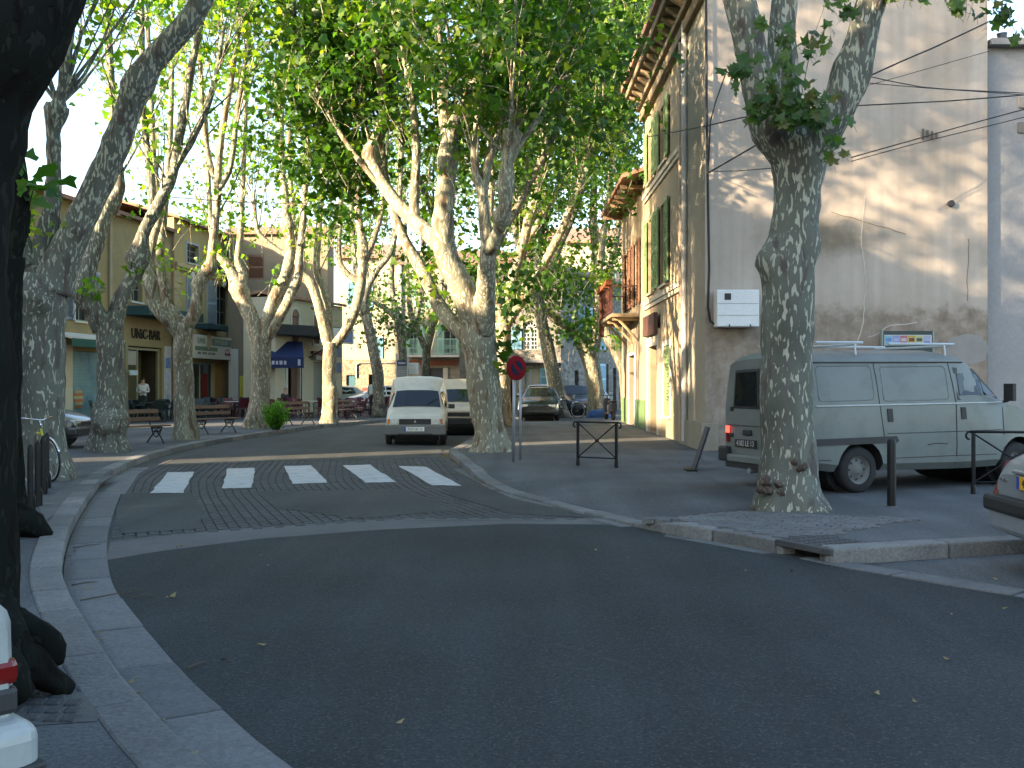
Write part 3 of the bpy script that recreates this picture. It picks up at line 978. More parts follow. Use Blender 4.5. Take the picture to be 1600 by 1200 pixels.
T.limb([(763, 392, 11, -1.1), (776, 366, 10, -1.45), (788, 329, 9.5, -1.75), (790, 289, 9.5, -1.9), (794, 245, 9.5, -1.9), (803, 208, 10.5, -1.8)], .3)
T.knob(789, 289, 12, -1.9).knob(783, 340, 11.5, -1.7).knob(801, 212, 13, -1.8).knob(578, 243, 13, .9).knob(700, 250, 14, -.5)
T.limb([(700, 225, 9, -.4), (692, 170, 8, -.2), (690, 100, 7, -.3), (682, 20, 6, -.3), (675, -80, 5, -.3)])
T.limb([(620, 318, 5, .6), (560, 250, 4, .8), (510, 170, 3.5, 1), (470, 70, 3, 1), (450, -30, 3, 1)])
T.limb([(795, 250, 5, -1.8), (850, 170, 4.5, -.5), (905, 80, 4, 1.2), (940, -20, 3, 1.4)])
T.limb([(735, 490, 8, 1.2), (715, 420, 7, 1.8), (680, 340, 6, 2.2), (640, 240, 5, 2.4), (610, 130, 4, 2.6), (590, 0, 3, 2.8)])
T.limb([(752, 480, 8, 1.2), (770, 400, 7, 1.8), (820, 300, 6, 2.4), (870, 200, 5, 2.8), (900, 80, 4, 3.0), (920, -40, 3, 3.0)])
T.shoots(110, (2.0, 5.0), 13, 8, .03, .30, 5.5)
T.fill(530, 235, 90, 110, 110, 2.2, .7, 18, .22).fill(500, 80, 120, 110, 120, 1.4, .9, 18, .22).fill(620, 70, 190, 130, 150, .5, 1.6, 14).fill(730, 200, 120, 170, 70, 1.6, 1.0)
T.fill(850, 90, 150, 140, 170, 1.2, 1.2, 14).fill(790, 440, 60, 90, 16, .8, .4, 10, .2).fill(788, 535, 30, 45, 9, .1, .2, 9, .16).fill(680, 410, 70, 110, 24, 1.6, .6)
T.done()

# the tree in the right foreground (its nearest leaves are separate parts, further below)
T = Tree("thick plane tree with mottled bark growing in paved apron in front of the grey van", 12.2,
         [(1234, 812, 50), (1232, 780, 46), (1231, 740, 44), (1231, 680, 42), (1229, 600, 41), (1230, 540, 40), (1232, 480, 39), (1231, 440, 39), (1232, 405, 41), (1238, 375, 38), (1245, 330, 36), (1248, 290, 37), (1248, 255, 41), (1247, 228, 44), (1246, 205, 36), (1246, 192, 20)], 2, bark, leaf_d, .2, flare=.34)
T.limb([(1246, 275, 24), (1232, 240, 34), (1212, 200, 37), (1192, 150, 31), (1176, 90, 25), (1166, 45, 24), (1150, -20, 25), (1120, -110, 21), (1090, -260, 15), (1080, -420, 9)])
T.limb([(1244, 260, 22, .05), (1234, 210, 30, .2), (1224, 150, 25, .3), (1221, 90, 23, .35), (1223, 30, 22, .4), (1230, -70, 19, .5), (1250, -220, 13, .7), (1260, -380, 8, .8)])
T.limb([(1247, 280, 22), (1258, 242, 35, -.05), (1290, 192, 32, -.2), (1316, 150, 27, -.3), (1332, 108, 30, -.3), (1343, 70, 25, -.35), (1354, 25, 22, -.35), (1365, -12, 22, -.4), (1390, -120, 19, -.4), (1440, -280, 13, -.5), (1480, -420, 8, -.5)])
T.knob(1196, 408, 21, -.12).knob(1264, 372, 17, -.12).knob(1266, 398, 14, -.12).knob(1190, 412, 13, -.05)
for (u, v, r) in [(1196, 752, 9), (1190, 764, 8), (1200, 765, 8), (1217, 757, 7), (1220, 771, 7), (1241, 722, 5), (1256, 730, 6), (1250, 733, 5), (1194, 745, 6)]:
    T.knob(u, v, r, -.34, 1)
for (u, v, r) in [(1182, 806, 15), (1212, 812, 13), (1250, 813, 12), (1282, 806, 15), (1230, 815, 12), (1196, 812, 12), (1268, 812, 12)]:
    T.knob(u, v, r, -.28 if 1195 < u < 1275 else -.1, 1)
T.shoots(46, (1.5, 3.6), 9, 8, .03, .5, 7.4, limbs=[0, 1, 2], ends=.8)
T.done()
tree_right = T.root; tree_right_base = T.base

# left row, from the camera outwards
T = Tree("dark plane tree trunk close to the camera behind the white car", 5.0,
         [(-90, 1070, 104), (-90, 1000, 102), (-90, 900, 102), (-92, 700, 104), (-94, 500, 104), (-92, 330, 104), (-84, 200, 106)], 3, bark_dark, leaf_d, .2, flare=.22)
T.limb([(-90, 320, 92), (-42, 165, 84), (22, 50, 80), (72, -60, 74), (150, -240, 60), (220, -500, 45), (260, -800, 25)])
T.limb([(-80, 260, 80), (-130, 60, 70), (-170, -150, 55), (-200, -500, 40), (-210, -800, 20)])
T.limb([(-30, 950, 45, -.1), (30, 1025, 30, -.2), (80, 1062, 19, -.15), (112, 1078, 9, -.1)], .35, keep=False)
T.limb([(-30, 980, 40, .1), (45, 985, 30, .15), (75, 1005, 22, .15), (88, 1040, 12, .15)], .35, keep=False)
T.limb([(-50, 1000, 50, -.3), (0, 1050, 34, -.4), (40, 1085, 16, -.35)], .35, keep=False)
T.knob(80, 998, 17, .1).knob(30, 885, 16, 0).knob(28, 720, 10, 0).knob(55, 1020, 24, 0)
T.shoots(70, (2.5, 5), 9, 8, .035, .6, 6.5, ends=.8)
T.done()

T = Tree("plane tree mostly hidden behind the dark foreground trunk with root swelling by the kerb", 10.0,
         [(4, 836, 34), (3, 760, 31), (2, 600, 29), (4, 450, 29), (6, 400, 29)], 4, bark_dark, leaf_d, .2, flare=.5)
T.limb([(6, 410, 24), (30, 340, 16), (22, 240, 14), (-10, 100, 13), (-30, -60, 12), (-40, -300, 8)])
T.limb([(4, 400, 24), (-30, 300, 20), (-60, 150, 17), (-80, -50, 14), (-100, -300, 8)])
T.limb([(12, 790, 20, -.1), (40, 812, 18, -.1), (62, 828, 13, -.08), (80, 838, 6, -.05)], keep=False)
T.knob(42, 815, 18, -.1).knob(58, 826, 14, -.05)
T.shoots(50, (2.5, 5.0), 9, 8, .035, .6, 5.4, ends=.8)
T.fill(45, 310, 22, 30, 4, 0, .2, 7, .16).fill(-190, -120, 130, 300, 12, 1.2, 1.2, 50, .30).fill(-190, -750, 200, 420, 34, 1.5, 1.4, 64, .36).fill(-190, -1300, 220, 400, 70, 1.5, 1.4, 60, .5)  # large unseen clumps left of view added to dapple the flank wall
T.done()

T = Tree("plane tree with long leaning limb behind the leaning yellow bicycle", 16.0,
         [(68, 748, 36), (66, 700, 34), (66, 640, 33), (67, 560, 33), (68, 500, 34), (70, 455, 36), (72, 430, 34)], 5, bark, leaf_l, .165)
T.limb([(82, 455, 30), (98, 405, 27), (117, 362, 23), (136, 325, 22), (153, 290, 21), (185, 215, 21), (212, 140, 19), (235, 100, 19), (262, 70, 18), (290, 40, 18), (312, 5, 17), (345, -70, 14), (380, -200, 9)])
T.limb([(62, 440, 24, .2), (74, 380, 20, .3), (82, 320, 13, .3), (84, 260, 11, .3), (84, 200, 12, .3), (92, 165, 13, .3)], .25)
T.limb([(90, 170, 8, .3), (100, 120, 7, .3), (112, 40, 6, .3), (118, -60, 5, .3), (120, -200, 4, .3)])
T.limb([(55, 440, 22, .1), (35, 390, 18, .2), (15, 330, 14, .3), (0, 220, 12, .4), (-10, 60, 9, .4)])
T.knob(217, 132, 22).knob(236, 138, 13, -.2).knob(86, 175, 17, .3).knob(118, 362, 14, -.2).knob(62, 470, 22, -.3)
T.shoots(46, (2.5, 5.0), 8, 7, .028, .45, 6.6, .5, ends=.85)
T.limb([(40, 420, 16), (-40, 300, 14), (-110, 120, 12), (-150, -100, 9), (-160, -350, 6)])
T.fill(-110, -60, 150, 200, 12, -2.0, 1.2, 50, .30).fill(-110, -480, 190, 320, 34, -2, 1.3, 64, .36).fill(-130, -950, 200, 300, 70, -2, 1.3, 60, .5)  # unseen clumps added as sun blockers that shape the light patches on the flank
T.fill(45, 350, 40, 40, 5, .2, .3, 8, .16).fill(20, 300, 30, 60, 4, .2, .3, 8, .18)
T.done()

T = Tree("plane tree with swollen burred trunk standing left of the first bench", 22.5,
         [(172, 703, 27), (171, 680, 25), (174, 655, 27), (175, 620, 22), (174, 570, 21), (172, 525, 20), (170, 500, 22)], 6, bark, leaf_l, .165, flare=.35)
T.limb([(162, 512, 17), (146, 484, 15, -.2), (131, 458, 16, -.3), (137, 420, 13.5, -.3), (148, 380, 13.5, -.2), (158, 345, 13.5, -.1), (169, 322, 13), (186, 297, 9), (185, 270, 8), (178, 200, 7), (172, 100, 6), (168, 0, 5), (165, -120, 4)])
T.limb([(176, 512, 17), (185, 480, 13), (197, 452, 11.5), (212, 425, 11.5), (217, 402, 13), (224, 366, 9.5), (240, 333, 9.5), (256, 302, 9), (270, 272, 8), (283, 200, 7), (300, 100, 6), (320, 0, 5), (330, -120, 4)])
T.limb([(238, 336, 7), (236, 280, 6.5), (225, 190, 5.5), (222, 80, 5), (220, -50, 4)])
T.limb([(258, 300, 6), (278, 255, 6), (300, 220, 5), (330, 150, 4), (350, 40, 3)])
T.knob(216, 402, 16).knob(160, 662, 18, -.4).knob(185, 650, 17, -.4).knob(168, 675, 16, -.5).knob(190, 668, 13, -.3).knob(134, 455, 17, -.3).knob(170, 320, 15).knob(152, 640, 11, -.2).knob(205, 505, 9, -.1)
T.knob(158, 700, 16, -.3).knob(188, 702, 14, -.3)
T.shoots(40, (2.0, 4.5), 7, 6, .024, .35, 5.0)
T.fill(140, 440, 26, 34, 5, -.3, .3, 9, .15).fill(218, 408, 22, 18, 3, -.2, .2, 8, .12).fill(232, 320, 30, 40, 5, .3, .3, 8, .2)
T.done()

T = Tree("slender forked plane tree between the first and second bench", 27.2,
         [(291, 686, 18), (290, 660, 16.5), (288, 620, 15.5), (286, 570, 14.5), (286, 530, 14.5), (288, 505, 15)], 7, bark_pale, leaf_l, .165, flare=.25)
T.limb([(283, 525, 11), (264, 500, 10.5, -.2), (243, 478, 10, -.3), (233, 435, 8.5, -.3), (238, 380, 7, -.3), (249, 330, 6, -.3), (240, 250, 5, -.3), (236, 150, 4, -.3), (230, 20, 3, -.3)])
T.limb([(289, 508, 10, .3), (265, 480, 9, .5), (257, 445, 8, .5), (249, 405, 7.5, .5), (254, 350, 6.5, .5), (262, 280, 5, .5), (268, 150, 4, .5), (270, 20, 3, .5)])
T.limb([(292, 508, 11), (304, 488, 9.5), (309, 455, 8.5), (312, 440, 8.5), (327, 420, 8.5), (333, 380, 6.5), (338, 330, 6.5), (340, 290, 6.5), (345, 220, 5.5), (362, 120, 4.5), (380, 0, 3.5)])
T.limb([(340, 292, 5), (325, 240, 4.5), (315, 150, 4), (310, 20, 3)])
T.limb([(339, 300, 5), (360, 260, 4.5), (372, 170, 4), (390, 60, 3)])
T.knob(310, 443, 10).knob(328, 421, 10).knob(234, 440, 10, -.3)
T.shoots(46, (2.0, 4.5), 7, 6, .022, .3, 5.2)
T.fill(328, 410, 20, 18, 3, 0, .2, 8, .12).fill(265, 410, 30, 40, 4, 0, .4, 8, .2).fill(330, 330, 60, 60, 8, .5, .5, 9, .2)
T.done()

T = Tree("pale plane tree with three spreading sunlit limbs beside the green bush", 34.3,
         [(404, 668, 19), (405, 645, 16.5), (407, 600, 15), (408, 555, 15), (408, 525, 16)], 8, bark_pale, leaf_l, .175, flare=.3)
T.limb([(404, 533, 14), (392, 495, 12), (377, 462, 12), (369, 440, 10), (358, 418, 8.5), (343, 400, 7), (330, 350, 5), (325, 270, 4), (320, 150, 3.5)])
T.limb([(372, 448, 8), (380, 430, 7), (372, 408, 6), (376, 360, 5), (380, 270, 4), (385, 150, 3)])
T.limb([(411, 528, 12), (420, 490, 9.5), (432, 458, 9), (447, 427, 8.5), (454, 385, 8), (448, 350, 7), (446, 310, 6), (440, 240, 5), (440, 140, 4), (445, 20, 3)])
T.limb([(416, 528, 10), (434, 500, 8), (450, 470, 8), (465, 433, 7.5), (468, 400, 6), (475, 330, 5), (480, 220, 4), (490, 90, 3)])
T.limb([(452, 400, 5), (430, 388, 4), (412, 372, 3.5), (402, 358, 3), (396, 300, 2.5)])
T.knob(395, 655, 12, -.3).knob(389, 662, 10, -.2).knob(452, 352, 10).knob(373, 452, 13)
T.shoots(60, (2.0, 5.5), 7, 6, .024, .28, 5.5)
T.fill(360, 380, 60, 60, 16, .5, .6).fill(420, 440, 18, 16, 3, -.3, .2, 8, .12).fill(430, 280, 120, 90, 22, .5, .8)
T.done()

T = Tree("plane tree with hollow scarred trunk between the last two benches", 38.8,
         [(514, 661, 13), (514, 640, 11), (514, 600, 10.5), (515, 560, 10.5), (517, 535, 11.5)], 9, bark_pale, leaf_l, .185, flare=.25)
T.limb([(513, 538, 9), (505, 505, 8.5), (496, 470, 8), (486, 443, 8), (470, 425, 6.5), (462, 380, 5), (455, 300, 4), (452, 200, 3)])
T.limb([(515, 530, 7, .3), (512, 490, 7, .5), (505, 450, 6.5, .5), (495, 420, 6, .5), (498, 360, 5, .5), (505, 260, 4, .5), (510, 140, 3, .5)])
T.limb([(522, 540, 8), (538, 520, 7.5), (553, 490, 7.5), (562, 455, 8), (567, 412, 7.5), (568, 390, 8), (560, 330, 5), (558, 230, 4), (556, 110, 3)])
T.limb([(567, 415, 5), (585, 370, 4.5), (598, 320, 4), (604, 230, 3), (606, 120, 2.5)])
T.limb([(560, 440, 5), (540, 425, 4.5), (530, 400, 4), (532, 330, 3.5), (535, 220, 3)])
T.knob(523, 612, 10, -.2).knob(524, 625, 9, -.2).knob(525, 640, 8, -.2).knob(568, 395, 10)
T.shoots(64, (2.0, 6), 7, 6, .026, .26, 5.5)
T.fill(520, 260, 130, 110, 34, 1, 1.0).fill(490, 380, 60, 50, 12, 1, .6)
T.done()

T = Tree("thin leaning plane tree next to the terrace chairs and white car", 45.5,
         [(593, 652, 10), (592, 620, 9), (590, 583, 9), (584, 550, 8.5), (578, 520, 8), (571, 490, 8)], 10, bark, leaf_l, .20, True, .3)
T.limb([(571, 492, 8), (569, 470, 7), (577, 443, 5.5), (592, 418, 5), (610, 395, 4.5), (622, 340, 4), (628, 240, 3), (630, 120, 2.5)])
T.limb([(570, 488, 6), (560, 450, 5), (552, 380, 4), (548, 280, 3)])
T.knob(584, 535, 6, -.3)
T.shoots(44, (2.5, 6), 8, 6, .028, .3, 5.5)
T.fill(590, 330, 90, 120, 26, 2, 1).fill(560, 480, 45, 50, 12, 2, .6)
T.done()

T = Tree("far plane tree rising just left of the bus stop panel", 52,
         [(630, 645, 7), (630, 600, 6.5), (630, 560, 6.5), (624, 510, 6.5), (616, 480, 6)], 11, bark, leaf_d, .21, True, .3)
T.limb([(620, 495, 6), (612, 450, 5), (613, 400, 4.5), (622, 300, 4), (628, 180, 3)])
T.limb([(622, 500, 5), (600, 480, 4), (580, 465, 3.5), (570, 400, 3)])
T.limb([(628, 530, 5), (645, 510, 4.5), (655, 480, 4), (660, 400, 3.5), (665, 280, 3)])
T.shoots(44, (2.5, 6), 8, 6, .03, .35, 5.0)
T.fill(590, 490, 50, 50, 34, 0, 1, 15).fill(645, 480, 45, 55, 24, 0, 1, 14)
T.done()

T = Tree("far plane tree in front of the green iron balcony", 55,
         [(664, 643, 7), (664, 600, 6.5), (666, 560, 6.5), (668, 535, 7)], 12, bark, leaf_d, .22, True, .3)
T.limb([(668, 540, 6), (678, 505, 5), (690, 480, 4.5), (700, 400, 4), (705, 280, 3)])
T.limb([(665, 545, 5), (652, 515, 5), (640, 480, 4), (635, 400, 3.5), (630, 280, 3)])
T.shoots(44, (2.5, 6.5), 8, 6, .03, .35, 5.0)
T.fill(650, 470, 60, 60, 18, 0, 1).fill(720, 420, 80, 110, 30, 0, 1.4)
T.done()

T = Tree("plane tree trunk standing close behind the large forked tree", 36,
         [(788, 666, 12.5), (787, 640, 11.5), (786, 580, 11.5), (786, 530, 12), (786, 505, 12)], 13, bark_pale, leaf_d, .19, False, .25)
T.limb([(786, 510, 10), (800, 440, 8.5), (825, 350, 7.5), (850, 230, 6.5), (870, 90, 5), (880, -60, 4)])
T.limb([(788, 512, 8), (840, 430, 7), (890, 330, 6), (930, 200, 5), (950, 60, 4), (960, -60, 3)])
T.limb([(785, 512, 9), (770, 430, 8), (765, 330, 7), (775, 200, 6), (790, 60, 5), (795, -60, 4)])
T.limb([(786, 510, 7, .4), (815, 400, 6, 1.2), (900, 250, 5, 2.0), (985, 120, 4, 2.4), (1010, 0, 3, 2.4)])
T.shoots(110, (2.5, 6), 14, 8, .032, .32, 5.5)
T.fill(860, 160, 150, 180, 150, 0, 1.8, 15, .32).fill(945, 130, 85, 140, 160, 0, 1.4, 16, .34).fill(820, 420, 90, 80, 56, 0, 1.2, 14, .28).fill(960, 30, 80, 80, 60, 0, 1.4, 13, .32)
T.done()

T = Tree("leaning plane tree with a dark bicycle propped at its foot", 45,
         [(876, 652, 16), (874, 640, 13), (866, 595, 11.5), (856, 545, 10.5), (848, 510, 9.5), (842, 475, 9)], 14, bark, leaf_d, .21, True, .25)
T.limb([(843, 480, 8.5), (838, 420, 7), (843, 320, 6), (850, 190, 5), (850, 60, 4), (850, -60, 3)])
T.limb([(842, 470, 7), (868, 400, 6), (905, 310, 5), (930, 200, 4), (940, 60, 3)])
T.limb([(841, 470, 7), (812, 390, 6), (795, 290, 5), (790, 150, 4)])
T.shoots(110, (3, 7), 14, 8, .034, .3, 6.0)
T.fill(840, 440, 130, 70, 80, 0, 1.2, 16, .3).fill(900, 220, 150, 170, 130, 0, 2.0, 16, .36).fill(800, 460, 60, 50, 26, 0, 1, 14, .26).fill(950, 300, 60, 90, 22, 0, 1.4, 11, .32)
T.done()

T = Tree("short forked plane tree with brilliantly sunlit trunk above the blue bag", 46,
         [(934, 652, 17), (932, 635, 14), (929, 600, 13), (925, 575, 13), (921, 555, 14.5), (920, 545, 14)], 15, bark_pale, leaf_d, .21, True, .2)
T.limb([(917, 555, 11), (908, 535, 9.5), (896, 518, 8.5), (873, 502, 7.5), (855, 487, 6.5), (840, 460, 5), (830, 400, 4)])
T.limb([(925, 550, 11), (931, 525, 10), (934, 500, 9), (936, 440, 7), (927, 350, 6), (930, 240, 5), (936, 100, 4), (940, -40, 3)])
T.limb([(934, 470, 6), (962, 380, 5), (975, 270, 4.5), (985, 140, 4), (990, 0, 3)])
T.shoots(110, (3, 7), 14, 8, .034, .3, 6.0)
T.fill(908, 512, 50, 32, 40, -.6, .7, 15, .24).fill(895, 450, 75, 42, 46, 0, .8, 15, .3).fill(970, 250, 80, 170, 110, 0, 1.8, 16, .36).fill(955, 400, 50, 60, 30, 0, 1, 14, .3)
T.done()

T = Tree("plane tree with sunlit sloping trunk half hidden behind the balcony", 44.5,
         [(982, 653, 11), (980, 610, 10.5), (974, 572, 10), (958, 540, 9.5), (944, 512, 9), (938, 490, 8)], 16, bark_pale, leaf_l, .21, True, .2)
T.limb([(940, 495, 7), (935, 440, 6), (945, 350, 5), (960, 240, 4), (965, 100, 3)])
T.shoots(24, (2.5, 6), 9, 7, .03, .3, 6.0)
T.fill(968, 525, 20, 24, 8, -.4, .4, 9, .2).fill(970, 455, 40, 20, 5, 0, .4, 8, .2)
T.done()

# ------------------------------------------------------------------ buildings
ochre = mat("ochre plaster", (0.40, 0.31, 0.13), .9, .10, .8, .3, 25, dirt=(.30, .24, .15), dirt_amt=.5)
ochre2 = mat("old ochre plaster", (0.29, 0.225, 0.105), .9, .14, .8, .3, 25, dirt=(.22, .17, .11), dirt_amt=.6)
cream = mat("cream plaster", (0.37, 0.33, 0.25), .9, .07, .7, .25, 25, dirt=(.29, .255, .19), dirt_amt=.45)
cream2 = mat("pale cream plaster", (0.50, 0.46, 0.34), .9, .07, .7, .25, 25, dirt=(.38, .34, .25), dirt_amt=.4)
brown_w = mat("brown plaster", (0.24, 0.19, 0.13), .9, .15, .8, .3, 25)
trim_w = mat("pale trim", (0.58, 0.55, 0.48), .8, .08, 2, .1, 30)
white_p = mat("white paint", (0.50, 0.50, 0.48), .5, .05, 3)
blue_sh = mat("blue grey shutter", (0.30, 0.36, 0.43), .6, .1, 5)
blue_sh2 = mat("faded blue shutter", (0.16, 0.33, 0.44), .6, .12, 5)
blue_lt = mat("light blue shutter", (0.36, 0.58, 0.70), .6, .1, 5)
blue_dk = mat("dark blue shutter", (0.03, 0.07, 0.18), .55, .1, 5)
green_sh = mat("green shutter", (0.17, 0.26, 0.11), .6, .18, 4, dirt=(.33, .36, .22), dirt_amt=.5, dirt_scale=4)
green_bal = mat("pale green ironwork", (0.30, 0.50, 0.40), .5, .1, 5)
brown_sh = mat("brown shutter", (0.20, 0.10, 0.06), .6, .15, 5)
awn_green = mat("green awning canvas", (0.015, 0.085, 0.065), .85, .15, 3)
awn_teal = mat("faded teal canopy", (0.02, 0.06, 0.065), .8, .15, 3)
awn_blue = mat("blue awning canvas", (0.006, 0.016, 0.075), .8, .15, 3)
tile_m = mat("clay roof tile", (0.24, 0.135, 0.09), .9, .3, 3, .4, 20, rnd=.2)
rubble = rubble_mat("rubble wall", ((.18, .15, .10), (.25, .21, .145), (.32, .275, .20)), (.28, .245, .18))
rubble_g = rubble_mat("grey rubble wall", ((.12, .113, .10), (.20, .185, .16), (.30, .28, .245)), (.23, .215, .19), 3.6)

dull_frame = mat("grey green frame", (.22, .23, .20), .6, .1, 4)
def front(mb, w, h, ops, depth=.22, z0=0.0, mi=0, rev=0):
    """front wall in the plane y=0 with rectangular openings (xa, xb, za, zb) and reveals running back"""
    xs = sorted({0.0, w} | {a for o in ops for a in o[:2]}); zs = sorted({z0, h} | {a for o in ops for a in o[2:4]})
    for x0, x1 in zip(xs[:-1], xs[1:]):
        for q0, q1 in zip(zs[:-1], zs[1:]):
            cx, cz = (x0 + x1) / 2, (q0 + q1) / 2
            if any(o[0] < cx < o[1] and o[2] < cz < o[3] for o in ops): continue
            mb.quad((x0, 0, q0), (x1, 0, q0), (x1, 0, q1), (x0, 0, q1), mi)
    for o in ops:
        a, b, c, d = o[:4]
        mb.quad((a, 0, c), (a, 0, d), (a, depth, d), (a, depth, c), rev)
        mb.quad((b, 0, c), (b, depth, c), (b, depth, d), (b, 0, d), rev)
        mb.quad((a, 0, d), (b, 0, d), (b, depth, d), (a, depth, d), rev)
        mb.quad((a, 0, c), (a, depth, c), (b, depth, c), (b, 0, c), rev)

def shell(mb, w, h, dp, mi=0, z0=0.0):
    mb.quad((0, 0, z0), (0, 0, h), (0, dp, h), (0, dp, z0), mi)
    mb.quad((w, 0, z0), (w, dp, z0), (w, dp, h), (w, 0, h), mi)
    mb.quad((0, dp, z0), (0, dp, h), (w, dp, h), (w, dp, z0), mi)
    mb.quad((0, 0, h), (w, 0, h), (w, dp, h), (0, dp, h), mi)

def gable_roof(parent, w, h, dp, rise=1.2, over=.35, m=None):
    mb = MB()
    for s in (0, 1):
        y0 = -over if s == 0 else dp + over
        z0 = h - over * rise / (dp / 2)
        mb.prism([(-over * .5, y0, z0 + .02), (-over * .5, dp / 2, h + rise + .02), (-over * .5, dp / 2, h + rise + .16), (-over * .5, y0, z0 + .16)], (w + over, 0, 0))
    r = mb.build("roof", m or tile_m, parent)
    return r

def window(parent, xa, xb, za, zb, y=.14, frame=None, nx=2, nz=3, glass=None, fw=.06):
    frame = frame or dull_frame
    mb = MB()
    mb.b2(xa, xa + fw, y, y + .06, za, zb); mb.b2(xb - fw, xb, y, y + .06, za, zb)
    mb.b2(xa + fw, xb - fw, y, y + .06, zb - fw, zb); mb.b2(xa + fw, xb - fw, y, y + .06, za, za + fw)
    for i in range(1, nx):
        x = xa + (xb - xa) * i / nx
        mb.b2(x - fw * .45, x + fw * .45, y + .004, y + .055, za + fw, zb - fw)
    for i in range(1, nz):
        z = za + (zb - za) * i / nz
        mb.b2(xa + fw, xb - fw, y + .010, y + .05, z - .018, z + .018)
    wo = mb.build("window", frame, parent)
    mb = MB(); mb.b2(xa + fw * .5, xb - fw * .5, y + .025, y + .035, za + fw * .5, zb - fw * .5)
    mb.build("pane", glass or glass_d, wo)
    return wo

def shutter(parent, xa, xb, za, zb, m, y=-.05, th=.04, slats=9, label=None):
    mb = MB(); f = min(.07, (xb - xa) * .16)
    mb.b2(xa, xa + f, y, y + th, za, zb); mb.b2(xb - f, xb, y, y + th, za, zb)
    for z in (za, (za + zb) / 2 - .05, zb - .1):
        mb.b2(xa + f, xb - f, y + .002, y + th - .002, z, z + .1)
    n = slats
    for k in range(2):
        a = za + .1 if k == 0 else (za + zb) / 2 + .05
        b = (za + zb) / 2 - .05 if k == 0 else zb - .1
        for i in range(n):
            z = a + (b - a) * (i + .5) / n
            mb.box(((xa + xb) / 2, y + th / 2, z), (xb - xa - 2 * f, .012, (b - a) / n * 1.05), rot=Matrix.Rotation(R(35), 3, 'X'))
    mb.b2(xa + f, xb - f, y + th * .8, y + th * .9, za + .05, zb - .05)
    return mb.build("shutter", m, parent, label=label)

def sill(parent, xa, xb, z, m=None, out=.08):
    mb = MB(); mb.b2(xa - .08, xb + .08, -out, .1, z - .08, z - .002)
    return mb.build("sill", m or trim_w, parent, bevel=.01)

def surround(parent, xa, xb, za, zb, m=None, t=.14, out=.025):
    mb = MB()
    mb.b2(xa - t, xa - .001, -out, .02, za, zb + t); mb.b2(xb + .001, xb + t, -out, .02, za, zb + t); mb.b2(xa - .001, xb + .001, -out, .02, zb + .001, zb + t)
    return mb.build("surround", m or trim_w, parent)

def back(mb, ops, y, mi):
    for a, b, c, d in [o[:4] for o in ops]:
        mb.quad((a - .1, y, c - .1), (b + .1, y, c - .1), (b + .1, y, d + .1), (a - .1, y, d + .1), mi)

LA = Vector((-16.6, 39.0, .12)); LANG = math.atan2(16, 1.8)
def lpos(y):
    t = (y - 39.0) / math.sin(LANG)
    return Vector((LA.x + t * math.cos(LANG), y, .12))

def ly(u, d0=39.0):
    """depth where the left facade line crosses photograph column u"""
    k = (u - 800) / FPX; s = 1.8 / 16
    return (LA.x - s * 39.0) / (k - s)

def lx(u, y0):
    return (ly(u) - y0) / math.sin(LANG)

# shop with the teal roller shutter
y0 = 35.4
b = thing("terraced_house", "ochre house with teal roller shutter shop under green and white awning", "house", lpos(y0), LANG)
w = lx(172, y0); h = 8.4
ops = [(lx(113, y0), lx(160, y0), .02, 2.75), (lx(78, y0), lx(98, y0), 3.9, 5.9), (lx(113, y0) + .2, lx(133, y0) + .3, 3.9, 5.9)]
mb = MB(); front(mb, w, h, ops); shell(mb, w, h, 8.0); back(mb, ops, .5, 1); mb.build("wall", [ochre2, dark_in], b)
gable_roof(b, w, h, 8.0)
a0, a1 = ops[0][0], ops[0][1]
mb = MB()
for i in range(22):
    mb.b2(a0, a1, .10 + (.012 if i % 2 else 0), .16, .05 + i * .122, .05 + i * .122 + .119)
rsm = mat("painted roller shutter", (.16, .27, .28), .6, .25, .9, dirt=(.06, .13, .20), dirt_amt=.9, dirt_scale=.7)
mb.build("roller_shutter", rsm, b)
mb = MB()
for i, (c, zz) in enumerate([(0, .55), (1, .68), (0, .80), (1, .92), (0, 1.03), (1, 1.14)]):
    mb.b2(a0 + .25 + (5 - i) * .02 * 0 + .05 * abs(i - 3), a0 + .95 - .04 * abs(i - 3), .085, .098, zz, zz + .09, c)
mb.build("painted_stripes", [mat("orange paint", (.45, .14, .03), .7), mat("straw paint", (.45, .36, .18), .7)], b)
mb = MB(); mb.b2(a0 - .75, a0 - .02, -.03, .1, .02, 2.95); mb.build("pilaster", cream2, b)
mb = MB(); mb.prism([(lx(97, y0) - 1, -.02, 3.42), (lx(97, y0) - 1, -.95, 3.2), (lx(97, y0) - 1, -.95, 3.12), (lx(97, y0) - 1, -.02, 3.34)], (w - lx(97, y0) + .4, 0, 0)); mb.build("awning_top", trim_w, b)
mb = MB(); mb.b2(lx(97, y0) - 1, w - .6, -.97, -.953, 2.85, 3.14)
mb.build("awning_valance", awn_green, b)
for o in ops[1:]:
    window(b, *o[:4]); sill(b, o[0], o[1], o[2]); surround(b, *o[:4])
    shutter(b, o[0] - .75, o[0] - .16, o[2], o[3], blue_sh); shutter(b, o[1] + .16, o[1] + .75, o[2], o[3], blue_sh)
mb = MB(); mb.tube([(w - .12, -.09, .1), (w - .12, -.09, 8.3)], .06, 8); mb.build("downpipe", mat("ochre pipe", (.36, .30, .20), .6), b)

